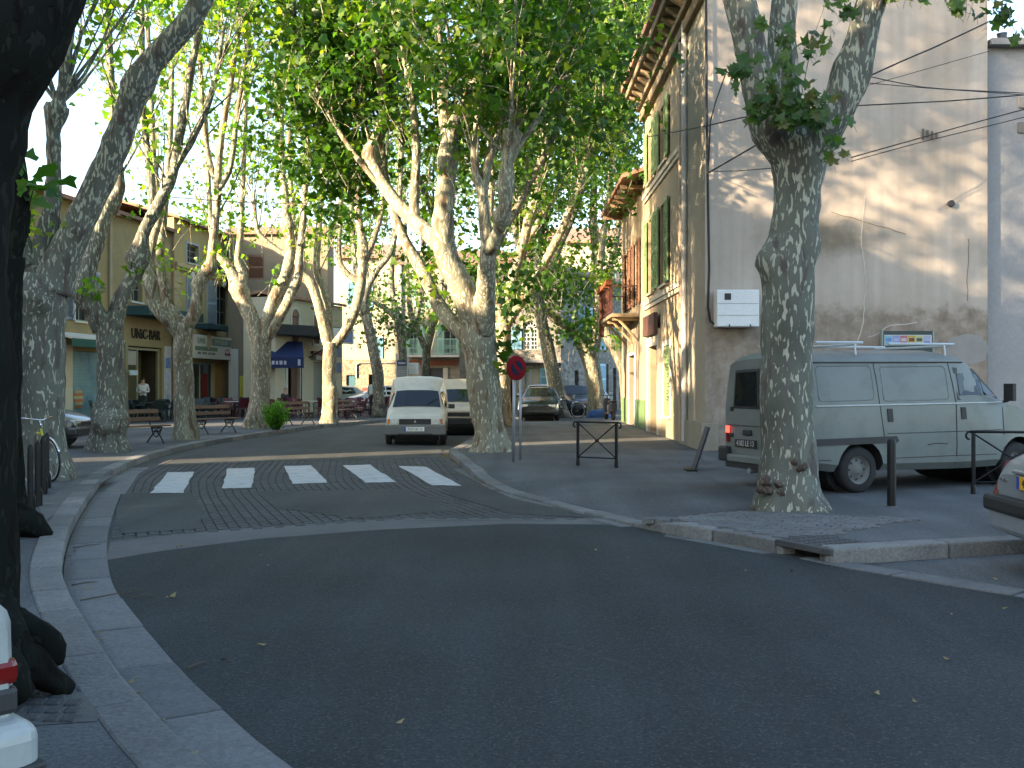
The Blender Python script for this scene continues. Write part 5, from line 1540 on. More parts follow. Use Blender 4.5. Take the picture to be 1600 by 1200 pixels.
# ---- right hand corner house: street facade faces left, plain flank faces the camera
def plaster_flank():
    m, nt, N, L, P = nodes_of("flank plaster")
    tc = N.new("ShaderNodeTexCoord"); sp = N.new("ShaderNodeSeparateXYZ"); L.new(tc.outputs["Object"], sp.inputs[0])
    n1 = N.new("ShaderNodeTexNoise"); n1.inputs["Scale"].default_value = .7; n1.inputs["Detail"].default_value = 7; n1.inputs["Roughness"].default_value = .62
    L.new(tc.outputs["Object"], n1.inputs["Vector"])
    n2 = N.new("ShaderNodeTexNoise"); n2.inputs["Scale"].default_value = 3.0; n2.inputs["Detail"].default_value = 8; n2.inputs["Roughness"].default_value = .65
    L.new(tc.outputs["Object"], n2.inputs["Vector"])
    up = ramp(N, [(.3, (.35, .298, .245)), (.5, (.405, .35, .297)), (.72, (.46, .408, .357))]); L.new(n1.outputs[0], up.inputs[0])
    lo = ramp(N, [(.3, (.185, .145, .115)), (.5, (.27, .22, .175)), (.7, (.37, .315, .265))]); L.new(n2.outputs[0], lo.inputs[0])
    # uneven upper edge of the older, browner render
    ma = N.new("ShaderNodeMath"); ma.operation = 'MULTIPLY_ADD'; L.new(n2.outputs[0], ma.inputs[0]); ma.inputs[1].default_value = 1.0; L.new(sp.outputs["Z"], ma.inputs[2])
    th = N.new("ShaderNodeMapRange"); th.inputs[1].default_value = 3.45; th.inputs[2].default_value = 3.75; L.new(ma.outputs[0], th.inputs[0])
    mx = N.new("ShaderNodeMix"); mx.data_type = 'RGBA'; L.new(th.outputs[0], mx.inputs[0]); L.new(lo.outputs[0], mx.inputs[6]); L.new(up.outputs[0], mx.inputs[7])
    # dark damp stain below the old roof line trace
    mp = N.new("ShaderNodeMapping"); mp.inputs["Location"].default_value = (-2.6, 0, -4.75); mp.inputs["Scale"].default_value = (.55, .0, 1.6); mp.vector_type = 'POINT'
    ad = N.new("ShaderNodeVectorMath"); ad.operation = 'ADD'; ad.inputs[1].default_value = (-2.5, 0, -4.72); L.new(tc.outputs["Object"], ad.inputs[0])
    sc = N.new("ShaderNodeVectorMath"); sc.operation = 'MULTIPLY'; sc.inputs[1].default_value = (.75, 0, 2.3); L.new(ad.outputs[0], sc.inputs[0])
    ln = N.new("ShaderNodeVectorMath"); ln.operation = 'LENGTH'; L.new(sc.outputs[0], ln.inputs[0])
    ns = N.new("ShaderNodeMath"); ns.operation = 'MULTIPLY_ADD'; L.new(n2.outputs[0], ns.inputs[0]); ns.inputs[1].default_value = -1.3; L.new(ln.outputs["Value"], ns.inputs[2])
    st = N.new("ShaderNodeMapRange"); st.inputs[1].default_value = -.25; st.inputs[2].default_value = .55; st.inputs[3].default_value = .75; st.inputs[4].default_value = 0; L.new(ns.outputs[0], st.inputs[0])
    mx2 = N.new("ShaderNodeMix"); mx2.data_type = 'RGBA'; L.new(st.outputs[0], mx2.inputs[0]); L.new(mx.outputs[2], mx2.inputs[6]); mx2.inputs[7].default_value = (.15, .125, .085, 1)
    # vertical rain streaks
    mp3 = N.new("ShaderNodeMapping"); mp3.inputs["Scale"].default_value = (5, 5, .25); L.new(tc.outputs["Object"], mp3.inputs[0])
    n3 = N.new("ShaderNodeTexNoise"); n3.inputs["Scale"].default_value = 1.0; n3.inputs["Detail"].default_value = 5; L.new(mp3.outputs[0], n3.inputs["Vector"])
    r3 = N.new("ShaderNodeMapRange"); r3.inputs[1].default_value = .35; r3.inputs[2].default_value = .7; r3.inputs[3].default_value = .90; r3.inputs[4].default_value = 1.05; L.new(n3.outputs[0], r3.inputs[0])
    vm = N.new("ShaderNodeVectorMath"); vm.operation = 'SCALE'; L.new(mx2.outputs[2], vm.inputs[0]); L.new(r3.outputs[0], vm.inputs["Scale"])
    L.new(vm.outputs[0], P.inputs["Base Color"]); P.inputs["Roughness"].default_value = .92; P.inputs["Specular IOR Level"].default_value = .2
    bp = N.new("ShaderNodeBump"); bp.inputs["Strength"].default_value = .35; bp.inputs["Distance"].default_value = .03; L.new(n2.outputs[0], bp.inputs["Height"]); L.new(bp.outputs[0], P.inputs["Normal"])
    return m
flank_m = plaster_flank()
fac_m = mat("sandy old plaster", (0.255, 0.20, 0.13), .92, .2, 1.2, .5, 18, dirt=(.22, .17, .10), dirt_amt=.75, dirt_scale=1.6)
pier_m = mat("corner pier plaster", (0.30, 0.265, 0.21), .92, .12, 1.0, .35, 20, dirt=(.24, .21, .17), dirt_amt=.6, dirt_scale=1.3)
corn_m = mat("stone cornice", (0.20, 0.15, 0.095), .9, .2, 2, .4, 20)
band_m = mat("stone band", (.38, .34, .27), .9, .12, 2, .3, 20)

RX = 4.29; YN = 22.5; YF = 33.0
b = thing("corner_house", "tall corner house with plain plaster flank, bracketed eaves and green shutters", "house", (RX, YF, .12), R(-90))
yl = lambda d_: YF - d_          # depth -> local x along the facade
w = YF - YN; h = 10.3
E = lambda u: 4.29 * FPX / (u - 800)
ops = [(yl(E(1047)), yl(E(1037)), .6, 2.55),                       # shuttered ground floor window
       (yl(E(1030)), yl(E(1016)), .02, 2.6),                         # shop door
       (yl(28.4), yl(29.6), 4.3, 6.6), (yl(31.0), yl(32.2), 4.3, 6.6),
       (yl(28.4), yl(29.6), 7.75, 9.4), (yl(31.0), yl(32.2), 7.75, 9.4)]
ops = [(min(o[0], o[1]), max(o[0], o[1]), o[2], o[3]) for o in ops]
mb = MB()
front(mb, w - 2.9, h, ops, .25); back(mb, ops, .5, 1)
mb.quad((w - 2.9, 0, 0), (w - 2.9, .001, 0), (w - 2.9, .001, h), (w - 2.9, 0, h), 0)
mb.quad((0, 0, 0), (0, 0, h), (0, 6.16, h), (0, 6.16, 0), 0)
mb.quad((0, 6.16, 0), (0, 6.16, h), (w, 6.16, h), (w, 6.16, 0), 0)
mb.build("street_wall", [fac_m, dark_in], b)
mb = MB(); mb.b2(w - 2.9, w - .02, -.05, .3, 0, h - .02); mb.build("corner_pier", pier_m, b, bevel=.02)
# flank wall: subdivided so that it can carry a slight unevenness
mb = MB(); nx_, nz_ = 22, 34; V = []; F = []
for j in range(nz_ + 1):
    for i in range(nx_ + 1):
        yy_, zz_ = -.05 + 6.21 * i / nx_, 12.6 * j / nz_
        V.append((w + .010 * vnoise(yy_ * .9, zz_ * .9, 3.3) - .008, yy_, zz_))
for j in range(nz_):
    for i in range(nx_):
        q = j * (nx_ + 1) + i; F.append((q, q + 1, q + nx_ + 2, q + nx_ + 1))
mb2 = MB(); mb2.add([(p[1], p[0] - w, p[2]) for p in V], F)
flank = mb2.build("flank_wall", flank_m, b, smooth=True)
flank.location = (w, 0, 0); flank.rotation_euler = (0, 0, R(90))
flank.scale = (1, -1, 1)
# roof
mb = MB(); mb.prism([(-.3, -.75, h + .62), (-.3, 6.1, h + 2.4), (-.3, 6.1, h + 2.55), (-.3, -.75, h + .8)], (w + .25, 0, 0)); mb.build("roof", tile_m, b)
mb = MB(); mb.b2(-.15, w - .1, -.18, .02, h - .35, h - .05); mb.b2(-.15, w - .1, -.62, .02, h + .38, h + .60); mb.b2(-.15, w - .1, -.30, .02, h - .05, h + .1); mb.build("cornice", corn_m, b, bevel=.03)
for i in range(15):
    x = .1 + i * (w - .6) / 14
    mb = MB(); mb.prism([(x, 0.01, h + .08), (x, -.2, h + .1), (x, -.5, h + .3), (x, -.54, h + .377), (x, .01, h + .377)], (.22, 0, 0)); mb.build("eaves_bracket", corn_m, b, bevel=.02)
for z in (3.95, 7.38):
    mb = MB(); mb.b2(.0, w - 2.95, -.10, .02, z, z + .14); mb.b2(0, w - 2.95, -.06, .02, z - .12, z); mb.build("string_course", band_m, b, bevel=.015)
for o in ops[2:]:
    window(b, *o, frame=mat("grey frame", (.35, .34, .30), .6)); sill(b, o[0], o[1], o[2], band_m)
    shutter(b, o[0] - .62, o[0] - .03, o[2], o[3], green_sh, y=-.09); shutter(b, o[1] + .03, o[1] + .62, o[2], o[3], green_sh, y=-.09)
o = ops[0]
shutter(b, o[0] + .02, o[1] - .02, o[2], o[3], green_sh, y=.02); sill(b, o[0], o[1], o[2], band_m); surround(b, *o, mat("white surround", (.52, .49, .42), .8), .14)
for k, (yy_, rr_, mm) in enumerate(((yl(25.25), .055, "terracotta pipe"), (yl(24.75), .065, "zinc pipe"))):
    mb = MB(); mb.tube([(yy_, -.13, .1), (yy_, -.13, h - .4 if k == 0 else h + .1)], rr_, 10)
    for z in (1.2, 3.2, 5.2, 7.2, 9.2): mb.lathe([(rr_ + .015, -.03), (rr_ + .015, .03)], (yy_, -.13, z), 'Z', 10)
    mb.build("downpipe", mat(mm, (.40, .30, .22) if k == 0 else (.50, .47, .42), .6, .1, 3), b, auto=40)
mb = MB(); mb.b2(w - 2.95, w + .03, -.14, .25, 0, .62); mb.build("plinth", mat("plinth stone", (.24, .215, .165), .9, .15, 2, .3, 20), b, bevel=.02)
# shop front at the far end of the house
o = ops[1]
mb = MB(); mb.b2(o[0] - .35, o[0] - .02, -.08, .02, 0, 3.1); mb.b2(o[1] + .02, o[1] + .3, -.08, .02, 0, 3.1); mb.b2(o[0] - .02, o[1] + .02, -.08, .02, 2.62, 2.9); mb.build("shop_front", mat("white shop front", (.40, .36, .29), .6, .1, 3), b)
mb = MB()
for i in range(16):
    mb.b2(o[1] - .75 + i * .045, o[1] - .75 + i * .045 + .03, .05 + (i % 3) * .012, .07 + (i % 3) * .012, .05, 2.5)
mb.build("strip_curtain", mat("brown curtain strips", (.05, .04, .03), .6, .3, 10), b)
mb = MB(); mb.b2(o[0] - .3, o[1] + .3, -.2, -.09, 2.95, 3.55); mb.build("fascia_board", mat("dark brown fascia", (.07, .03, .025), .6, .2, 3), b)
# second house with the balcony
b2_ = thing("balcony_shop_house", "narrow house with flower balcony, plank canopy and green dado by the door", "house", (RX + .02, 40.2, .12), R(-90))
w2 = 40.2 - YF - .03; h2 = 8.3
yl2 = lambda d_: 40.2 - d_
ops = [(yl2(E(992)), yl2(E(982)), .02, 2.5), (yl2(35.8), yl2(34.8), 4.2, 6.4), (yl2(38.6), yl2(37.6), 4.2, 6.4)]
ops = [(min(o[0], o[1]), max(o[0], o[1]), o[2], o[3]) for o in ops]
mb = MB(); front(mb, w2, h2, ops, .25); shell(mb, w2, h2, 6.0); back(mb, ops, .5, 1); mb.build("wall", [mat("peach plaster", (.23, .185, .13), .9, .15, 1, .3, 20, dirt=(.3, .22, .14), dirt_amt=.6), dark_in], b2_)
gable_roof(b2_, w2, h2, 6.0, 1.0, .8)
for i in range(8):
    mb = MB(); mb.b2(.2 + i * w2 / 8, .32 + i * w2 / 8, -.75, .0, h2 - .42, h2 - .28); mb.build("rafter_end", mat("old rafter", (.20, .13, .08), .9), b2_)
for o in ops[1:]:
    window(b2_, *o); shutter(b2_, o[0] - .6, o[0] - .03, o[2], o[3], brown_sh, y=-.09); shutter(b2_, o[1] + .03, o[1] + .6, o[2], o[3], brown_sh, y=-.09)
o = ops[0]
mb = MB(); mb.b2(o[1] + .05, w2 - .05, -.03, .01, .02, .95); mb.b2(.05, o[0] - .05, -.03, .01, .02, .95); mb.build("dado", mat("green dado", (.085, .145, .055), .7, .12, 3), b2_)
mb = MB(); mb.b2(o[0] - .14, o[0] - .01, -.05, .02, 0.02, 2.6); mb.b2(o[1] + .01, o[1] + .14, -.05, .02, .02, 2.6); mb.b2(o[0] - .01, o[1] + .01, -.05, .02, 2.5, 2.6); mb.build("door_frame", white_p, b2_)
ba0, ba1 = yl2(38.8), yl2(34.6); zf = 3.75
mb = MB(); mb.b2(ba0, ba1, -.95, 0, zf, zf + .12); mb.build("balcony_slab", mat("balcony plank", (.26, .20, .12), .8, .2, 3), b2_, bevel=.01)
for x in (ba0 + .3, (ba0 + ba1) / 2, ba1 - .3):
    mb = MB(); mb.tube([(x, 0, zf - .8), (x, -.75, zf)], .05, 6); mb.b2(x - .06, x + .06, -.9, 0, zf - .11, zf - .002); mb.build("balcony_strut", mat("weathered beam", (.32, .24, .14), .8), b2_)
rail_m = mat("rust red railing", (.09, .03, .022), .6, .2, 5)
mb = MB(); mb.b2(ba0, ba1, -.94, -.90, zf + 1.02, zf + 1.07); mb.b2(ba0, ba1, -.94, -.90, zf + .2, zf + .24)
for i in range(22):
    x = ba0 + (ba1 - ba0) * i / 21
    if i % 2: mb.tube([(x + .05 * math.sin(k * 1.3), -.92, zf + .2 + k * .1) for k in range(9)], .012, 4)
    else: mb.b2(x - .012, x + .012, -.93, -.91, zf + .12, zf + 1.03)
mb.b2(ba0, ba0 + .02, -.92, 0, zf + 1.02, zf + 1.07); mb.b2(ba1 - .02, ba1, -.92, 0, zf + 1.02, zf + 1.07)
mb.build("balcony_railing", rail_m, b2_)
mb = MB(); mb.b2(ba0 - .12, ba0 + .02, -1.0, -.82, zf - .5, zf + 1.3); mb.build("balcony_post", rail_m, b2_)
for i in range(4):
    x = ba0 + .1 + i * (ba1 - ba0) / 4
    pl_ = thing("flower_box", ["orange flower box at the far end of the balcony rail", "second orange flower box from the far end of the balcony rail", "third orange flower box from the far end of the balcony rail", "orange flower box at the near end of the balcony rail"][i], "flower box", (RX + .02 - 1.02, 40.2 - x - .45, .12 + zf + 1.1), R(-90), "flower boxes on the balcony rail")
    mb = MB(); mb.prism([(-.42, -.1, 0), (.42, -.1, 0), (.38, .1, 0), (-.38, .1, 0)], (0, 0, .17)); mb.build("box", mat("terracotta trough", (.28, .085, .035), .8, .15, 4), pl_)
    rng_ = random.Random(50 + i)
    P_ = [(rng_.gauss(0, .2), rng_.gauss(0, .08), .25 + rng_.gauss(0, .07)) for _ in range(140)]
    me_ = leaves_mesh("foliage", P_, [rng_.random() for _ in P_], .08, LEAF_FAR, leaf_l, 60 + i)
    oo = bpy.data.objects.new("foliage", me_); C.objects.link(oo); oo.parent = pl_

# lower house continuing the flank line to the right
b = thing("flank_neighbour_house", "lower bluish plastered house with bare stone patch right of the tall flank", "house", (RX + 6.2, 22.75, .12), R(1))
w = 12; h = 8.95
mb = MB(); front(mb, w, h, [], .2); shell(mb, w, h, 8); mb.build("wall", mat("bluish plaster", (.27, .265, .265), .92, .1, .8, .3, 20, dirt=(.24, .23, .22), dirt_amt=.5), b)
mb = MB(); mb.b2(.05, w, -.25, 8, h, h + .14); mb.build("roof", mat("grey coping", (.20, .20, .20), .9), b)
rr = random.Random(11)
for i in range(5):
    for j in range(4):
        mb = MB(); x = .75 + i * .42 + (j % 2) * .16; z = h - 1.9 + j * .28
        mb.b2(x, x + .39, -.03 - rr.random() * .015, .02, z, z + .25); mb.build("stone", mat("bare stone", (.22, .20, .18), .9, .2, 5, .5, 30, rnd=.3), b, bevel=.02)
mb = MB(); mb.lathe([(.12, 0), (.14, .1), (.1, .22), (.12, .28)], (.55, .3, h + .14), 'Z', 12); mb.build("vent_cowl", mat("dark cowl", (.08, .08, .085), .6), b, auto=40)

# unseen houses added on the left, shaped to cast shade and leave sun gaps
def shade_house(label, pts, h, seed):
    c = Vector((sum(p[0] for p in pts) / len(pts), sum(p[1] for p in pts) / len(pts), 0))
    t = thing("unseen_shade_house", label, "house", (c.x, c.y, .12))
    mb = MB(); mb.prism([(p[0] - c.x, p[1] - c.y, -.1) for p in pts], (0, 0, h + .1)); mb.build("wall", ochre2, t)
    mb = MB(); mb.prism([((p[0] - c.x) * 1.02, (p[1] - c.y) * 1.02, h) for p in pts], (0, 0, .25)); mb.build("roof", tile_m, t)
    a, e = Vector((pts[0][0] - c.x, pts[0][1] - c.y, 0)), Vector((pts[1][0] - c.x, pts[1][1] - c.y, 0))
    n_ = max(1, int((e - a).length / 3.4))
    for fl_ in range(max(1, int((h - .6) / 3.2))):
        for i in range(n_):
            p = a.lerp(e, (i + .5) / n_)
            mb = MB(); mb.b2(p.x - .02, p.x + .05, p.y - .5, p.y + .5, 1.2 + fl_ * 3.2, 3.0 + fl_ * 3.2); mb.build("shutter", blue_sh, t)
    return t
dx_, dy_ = -math.cos(SUN_AZ) * 9, -math.sin(SUN_AZ) * 9
shade_house("long unseen terrace added to shade the foreground before the sun gap", [(-16.0, -34), (-16.4, 6.0), (-16.4 + dx_, 6.0 + dy_), (-16.0 + dx_, -34 + dy_)], 12.2, 1)
shade_house("tall unseen house added to shade the flank wall before the low corner block", [(-16.4, 6.05), (-16.65, 10.8), (-16.65 + dx_, 10.8 + dy_), (-16.4 + dx_, 6.05 + dy_)], 12.4, 2)
shade_house("low unseen house added at the sun gap and kept low to light the forked tree", [(-16.66, 10.85), (-16.8, 14.05), (-16.8 + dx_, 14.05 + dy_), (-16.66 + dx_, 10.85 + dy_)], 8.2, 2)
shade_house("unseen house added just beyond the narrow sun gap and lowered to light the burred tree", [(-16.9, 15.35), (-16.95, 23.6), (-16.95 + dx_, 23.6 + dy_), (-16.9 + dx_, 15.35 + dy_)], 7.2, 3)
shade_house("low unseen house added before the roller shutter shop leaving a sun gap", [(-16.95, 23.65), (-17.0, 31.9), (-17.0 + dx_, 31.9 + dy_), (-16.95 + dx_, 23.65 + dy_)], 6.6, 3)

# ------------------------------------------------------------------ vehicles
def paint(name, col, rough=.35, coat=.6, metal=0.0):
    return mat(name, col, rough, .05, 1.2, metal=metal, coat=coat, fine=.03, dirt=tuple(c * .6 for c in col), dirt_amt=.55, dirt_scale=2.2)
plastic_b = mat("black plastic", (.018, .018, .019), .6, .15, 6)
plastic_g = mat("grey plastic", (.13, .13, .125), .65, .12, 4)
chrome = mat("chrome", (.6, .6, .6), .15, .02, 2, metal=1.0)
lamp_g = mat("headlamp glass", (.55, .55, .52), .12, .25, 9)
red_l = mat("red lamp", (.13, .004, .003), .2, .1, 6)
orange_l = mat("orange lamp", (.5, .14, .01), .25, .1, 6)
seam_m = mat("panel seam", (.03, .032, .03), .8)
car_glass = glass_mat("car glass", (.008, .011, .011), .03, .45)
rim_m = mat("steel rim", (.22, .22, .22), .5, .15, 6, metal=.4)
inside_m = mat("car interior", (.03, .028, .025), .9, .2, 4)
plate_w = mat("white plate", (.68, .68, .66), .4, .03, 3)
plate_k = mat("black plate", (.012, .012, .013), .4, .03, 3)
plate_t = mat("plate letters", (.01, .01, .012), .5)
plate_ts = mat("silver plate letters", (.5, .5, .5), .4)

class Veh:
    def __init__(self, name, label, cat, loc, rz, st, body_m, group=None):
        self.root = thing(name, label, cat, loc, rz, group)
        self.st = sorted(st, key=lambda s: s[0]); self.bm = body_m
    def prof(self, s):
        x, zb, zm, hwm, zbelt, hwb, hwe, ze, zc = s
        return [(0, zb), (hwm * .90, zb), (hwm * .985, zb + .10), (hwm, zm), (hwb, zbelt), ((hwb + hwe) / 2 + .012, (zbelt + ze) / 2), (hwe, ze), (hwe * .86, ze + (zc - ze) * .55), (hwe * .5, zc - (zc - ze) * .10), (0, zc)]
    def P(self, x):
        st = self.st
        x = min(max(x, st[0][0]), st[-1][0])
        for a, b in zip(st[:-1], st[1:]):
            if a[0] <= x <= b[0]:
                t = (x - a[0]) / (b[0] - a[0] + 1e-9)
                pa, pb = self.prof(a), self.prof(b)
                return [(p[0] * (1 - t) + q[0] * t, p[1] * (1 - t) + q[1] * t) for p, q in zip(pa, pb)]
    def sy(self, x, z):
        """half width of the body at length x and height z"""
        p = self.P(x)
        for (y0, z0), (y1, z1) in zip(p[1:6], p[2:7]):
            if z0 <= z <= z1: return y0 + (y1 - y0) * (z - z0) / (z1 - z0 + 1e-9)
        return p[6][0] if z > p[6][1] else p[1][0]
    def top(self, x, f):
        """point on the upper surface: f 0 centre .. 1 edge"""
        p = self.P(x)
        y = p[6][0] * f
        for (y0, z0), (y1, z1) in zip(p[6:9], p[7:10]):
            if y1 <= y <= y0: return Vector((x, y, z1 + (z0 - z1) * (y - y1) / (y0 - y1 + 1e-9)))
        return Vector((x, y, p[9][1]))
    def body(self, wheels=None, wr=.3, track=.7, fine=3):
        xs = []
        for a, b in zip(self.st[:-1], self.st[1:]):
            n = max(1, min(6, int((b[0] - a[0]) / .18)))
            xs += [a[0] + (b[0] - a[0]) * i / n for i in range(n)]
        xs.append(self.st[-1][0])
        V = []; F = []; n = None
        for x in xs:
            p = self.P(x)
            ring = [(x, y, z) for y, z in p] + [(x, -y, z) for y, z in reversed(p[1:-1])]
            n = len(ring); V += ring
        for i in range(len(xs) - 1):
            for j in range(n):
                j2 = (j + 1) % n
                F.append((i * n + j, i * n + j2, (i + 1) * n + j2, (i + 1) * n + j))
        F.append(tuple(range(n))); F.append(tuple(reversed(range((len(xs) - 1) * n, len(xs) * n))))
        mb = MB(); mb.add(V, F)
        o = mb.build("body", [self.bm, plastic_b], self.root)
        if wheels:
            cm = MB()
            for xw in wheels:
                cm.lathe([(wr * 1.22, -1.5), (wr * 1.22, 1.5)], (xw, 0, wr + .015), 'Y', 28)
            cut = cm.build("cutter", [plastic_b], self.root)
            m = o.modifiers.new("arch", 'BOOLEAN'); m.operation = 'DIFFERENCE'; m.object = cut; m.solver = 'EXACT'
            try: m.material_mode = 'TRANSFER'
            except Exception: pass
            dg = bpy.context.evaluated_depsgraph_get(); dg.update()
            me = bpy.data.meshes.new_from_object(o.evaluated_get(dg))
            old = o.data; o.modifiers.clear(); o.data = me; bpy.data.meshes.remove(old)
            bpy.data.objects.remove(cut)
            # the cut leaves a full-width tunnel: put the dark underside back between the wheels
            for xw in wheels:
                mm = MB(); mm.lathe([(wr * 1.2, -(track - .17)), (wr * 1.2, track - .17)], (xw, 0, wr + .02), 'Y', 20)
                mm.build("wheel_well", plastic_b, self.root)
        me = o.data
        me.polygons.foreach_set("use_smooth", [True] * len(me.polygons))
        sharp_edges(me, 32)
        self.bo = o
        return self
    def side_patch(self, name, pts, m, side=-1, off=.008, parent=None, th=.012, inset=0):
        """flat piece of outline pts (x, z) lying on the side of the body"""
        A = [Vector((x, side * (self.sy(x, z) + off), z)) for x, z in pts]
        mb = MB()
        n = len(A)
        B = [Vector((p.x, p.y - side * th, p.z)) for p in A]
        c = sum(A, Vector()) / n
        V = A + B + [c]
        F = [(2 * n, i, (i + 1) % n) for i in range(n)] + [(i, i + n, (i + 1) % n + n, (i + 1) % n) for i in range(n)]
        mb.add(V, F)
        return mb.build(name, m, parent or self.root)
    def side_line(self, pts, r=.006, side=-1, off=.002, mb=None):
        Q = []
        for (x0, z0), (x1, z1) in zip(pts[:-1], pts[1:]):
            for k in range(6):
                t = k / 6; Q.append((x0 + (x1 - x0) * t, z0 + (z1 - z0) * t))
        Q.append(pts[-1])
        mb.tube([Vector((x, side * (self.sy(x, z) + off), z)) for x, z in Q], r, 5)
    def top_patch(self, name, x0, x1, f, m, off=.01, nf=8, f1=None):
        """pane over the upper surface between lengths x0 and x1"""
        V = []; F = []; k = 4
        f1 = f1 or f
        for i in range(k + 1):
            x = x0 + (x1 - x0) * i / k; ff = f + (f1 - f) * i / k
            for j in range(nf + 1):
                s = -1 + 2 * j / nf
                p = self.top(x, abs(s) * ff); V.append(Vector((p.x, p.y * (1 if s >= 0 else -1), p.z)))
        # push out along the mean normal
        a, b_ = V[(k // 2) * (nf + 1) + nf // 2], V[(k // 2 + 1) * (nf + 1) + nf // 2]
        nrm = Vector((-(b_.z - a.z), 0, b_.x - a.x)); 
        if nrm.z < 0: nrm = -nrm
        nrm.normalize(); V = [p + nrm * off for p in V]
        for i in range(k):
            for j in range(nf):
                q = i * (nf + 1) + j; F.append((q, q + 1, q + nf + 2, q + nf + 1))
        mb = MB(); mb.add(V, F); o = mb.build(name, m, self.root, smooth=True)
        return o
    def wheels(self, xs, wr, hw, tw=.17, rim=None):
        for x in xs:
            for s in (-1, 1):
                t = bpy.data.objects.new("wheel", None)
                mb = MB(); y0 = 0
                mb.lathe([(wr * .62, -tw / 2), (wr * .88, -tw / 2), (wr * .98, -tw * .36), (wr, -tw * .2), (wr, tw * .2), (wr * .98, tw * .36), (wr * .88, tw / 2), (wr * .62, tw / 2)], (0, 0, 0), 'Y', 24, cap=False)
                wo = mb.build("wheel", tyre_m, self.root, auto=40)
                wo.location = (x, s * (hw - tw / 2), wr)
                if s < 0: wo.rotation_euler = (0, 0, math.pi)
                mb = MB(); mb.lathe([(wr * .64, -tw * .1), (wr * .64, tw * .38), (wr * .56, tw * .30), (wr * .50, tw * .12), (wr * .30, tw * .18), (wr * .22, tw * .34), (wr * .1, tw * .38), (0.001, tw * .38)], (0, 0, 0), 'Y', 20, cap=False)
                for k in range(8):
                    q = k * math.pi / 4; mb.lathe([(.018, tw * .10), (.018, tw * .19)], (wr * .40 * math.cos(q), 0, wr * .40 * math.sin(q)), 'Y', 6, 1)
                mb.build("rim", [rim or rim_m, plastic_b], wo, auto=40)
                bpy.data.objects.remove(t)
        return self
    def box(self, name, b, m, bevel=.015, parent=None):
        mb = MB(); mb.b2(*b); return mb.build(name, m, parent or self.root, bevel=bevel)
    def plate(self, txt, loc, rz, m, tm, wdt=.52, h=.11, blue=False, ts=.10):
        o = MB().b2(-wdt / 2, wdt / 2, -.006, .006, -h / 2, h / 2).build("number_plate", m, self.root, bevel=.003)
        o.location = loc; o.rotation_euler = (0, 0, rz)
        text_obj(txt, ts, tm, o, (.02 if blue else 0, -.008, -.002), (R(90), 0, 0), depth=.001, sx=.82)
        if blue:
            MB().b2(-wdt / 2, -wdt / 2 + .05, -.0085, -.0062, -h / 2, h / 2).build("plate_band", mat("plate blue", (.02, .06, .35), .4), o)
        return o

def st(x, zb, zm, hwm, zbelt, hwb, hwe, ze, zc): return (x, zb, zm, hwm, zbelt, hwb, hwe, ze, zc)

# ---- grey-white panel van on the right
van_p = paint("van paint", (.130, .146, .137), .5, .12)
Vn = Veh("panel_van", "dented pale grey panel van with roof rack parked behind the thick plane tree", "van", (5.70, 15.27, .122), R(22),
         [st(-2.34, .42, .62, .93, 1.15, .93, .80, 1.76, 1.84), st(-2.24, .34, .62, .965, 1.16, .97, .84, 1.79, 1.93), st(-1.9, .30, .62, .975, 1.165, .975, .85, 1.80, 1.955),
          st(.12, .28, .62, .975, 1.19, .975, .85, 1.83, 1.985), st(.52, .28, .62, .975, 1.195, .972, .82, 1.80, 1.93), st(1.26, .30, .60, .965, 1.18, .93, .78, 1.24, 1.28),
          st(2.05, .32, .58, .93, .98, .88, .72, 1.02, 1.07), st(2.34, .36, .56, .88, .86, .84, .68, .90, .94), st(2.42, .42, .54, .82, .78, .78, .62, .80, .82)], van_p)
Vn.body((-1.45, 1.45), .315, .86)
Vn.wheels((-1.45, 1.45), .315, .93, .18, mat("dirty rim", (.13, .13, .12), .7, .2, 6))
mb = MB()
for s in (-1, 1):
    Vn.side_line([(-2.2, 1.18), (1.15, 1.215)], .013, s, .004, mb)
mb.build("belt_highlight", mat("painted belt highlight", (.40, .43, .42), .4), Vn.root, smooth=True)  # pale line paints the highlight along the belt crease
mb = MB()
for s in (-1, 1):
    Vn.side_line([(-1.06, .76), (-1.14, 1.2), (-1.16, 1.76)], .007, s, .0, mb); Vn.side_line([(.24, .34), (.22, 1.20), (.17, 1.79)], .009, s, .0, mb)
    Vn.side_line([(-1.0, .80), (.22, .81), (1.1, .82)], .006, s, .0, mb); Vn.side_line([(-.95, .46), (.22, .47), (1.0, .47)], .006, s, .0, mb); Vn.side_line([(-2.2, .46), (-1.95, .46)], .006, s, .0, mb)
    Vn.side_line([(1.14, .74), (1.13, 1.20)], .006, s, .0, mb); Vn.side_line([(-2.2, 1.765), (.46, 1.79)], .010, s, .012, mb)
    Vn.side_line([(-.30, .63), (-.15, .65), (.06, .64)], .008, s, -.002, mb)
mb.build("panel_seams", seam_m, Vn.root, kind="stuff")
mb = MB()
for s in (-1, 1):
    for (a, c) in ((-2.14, -1.22), (-1.06, .10)):
        Vn.side_line([(a, 1.27), (a, 1.68), (a + .04, 1.715), (c - .04, 1.73), (c, 1.69), (c, 1.30), (c - .04, 1.262), (a + .04, 1.245), (a, 1.27)], .008, s, .0, mb)
mb.build("panel_pressing", van_p, Vn.root, smooth=True, kind="stuff")
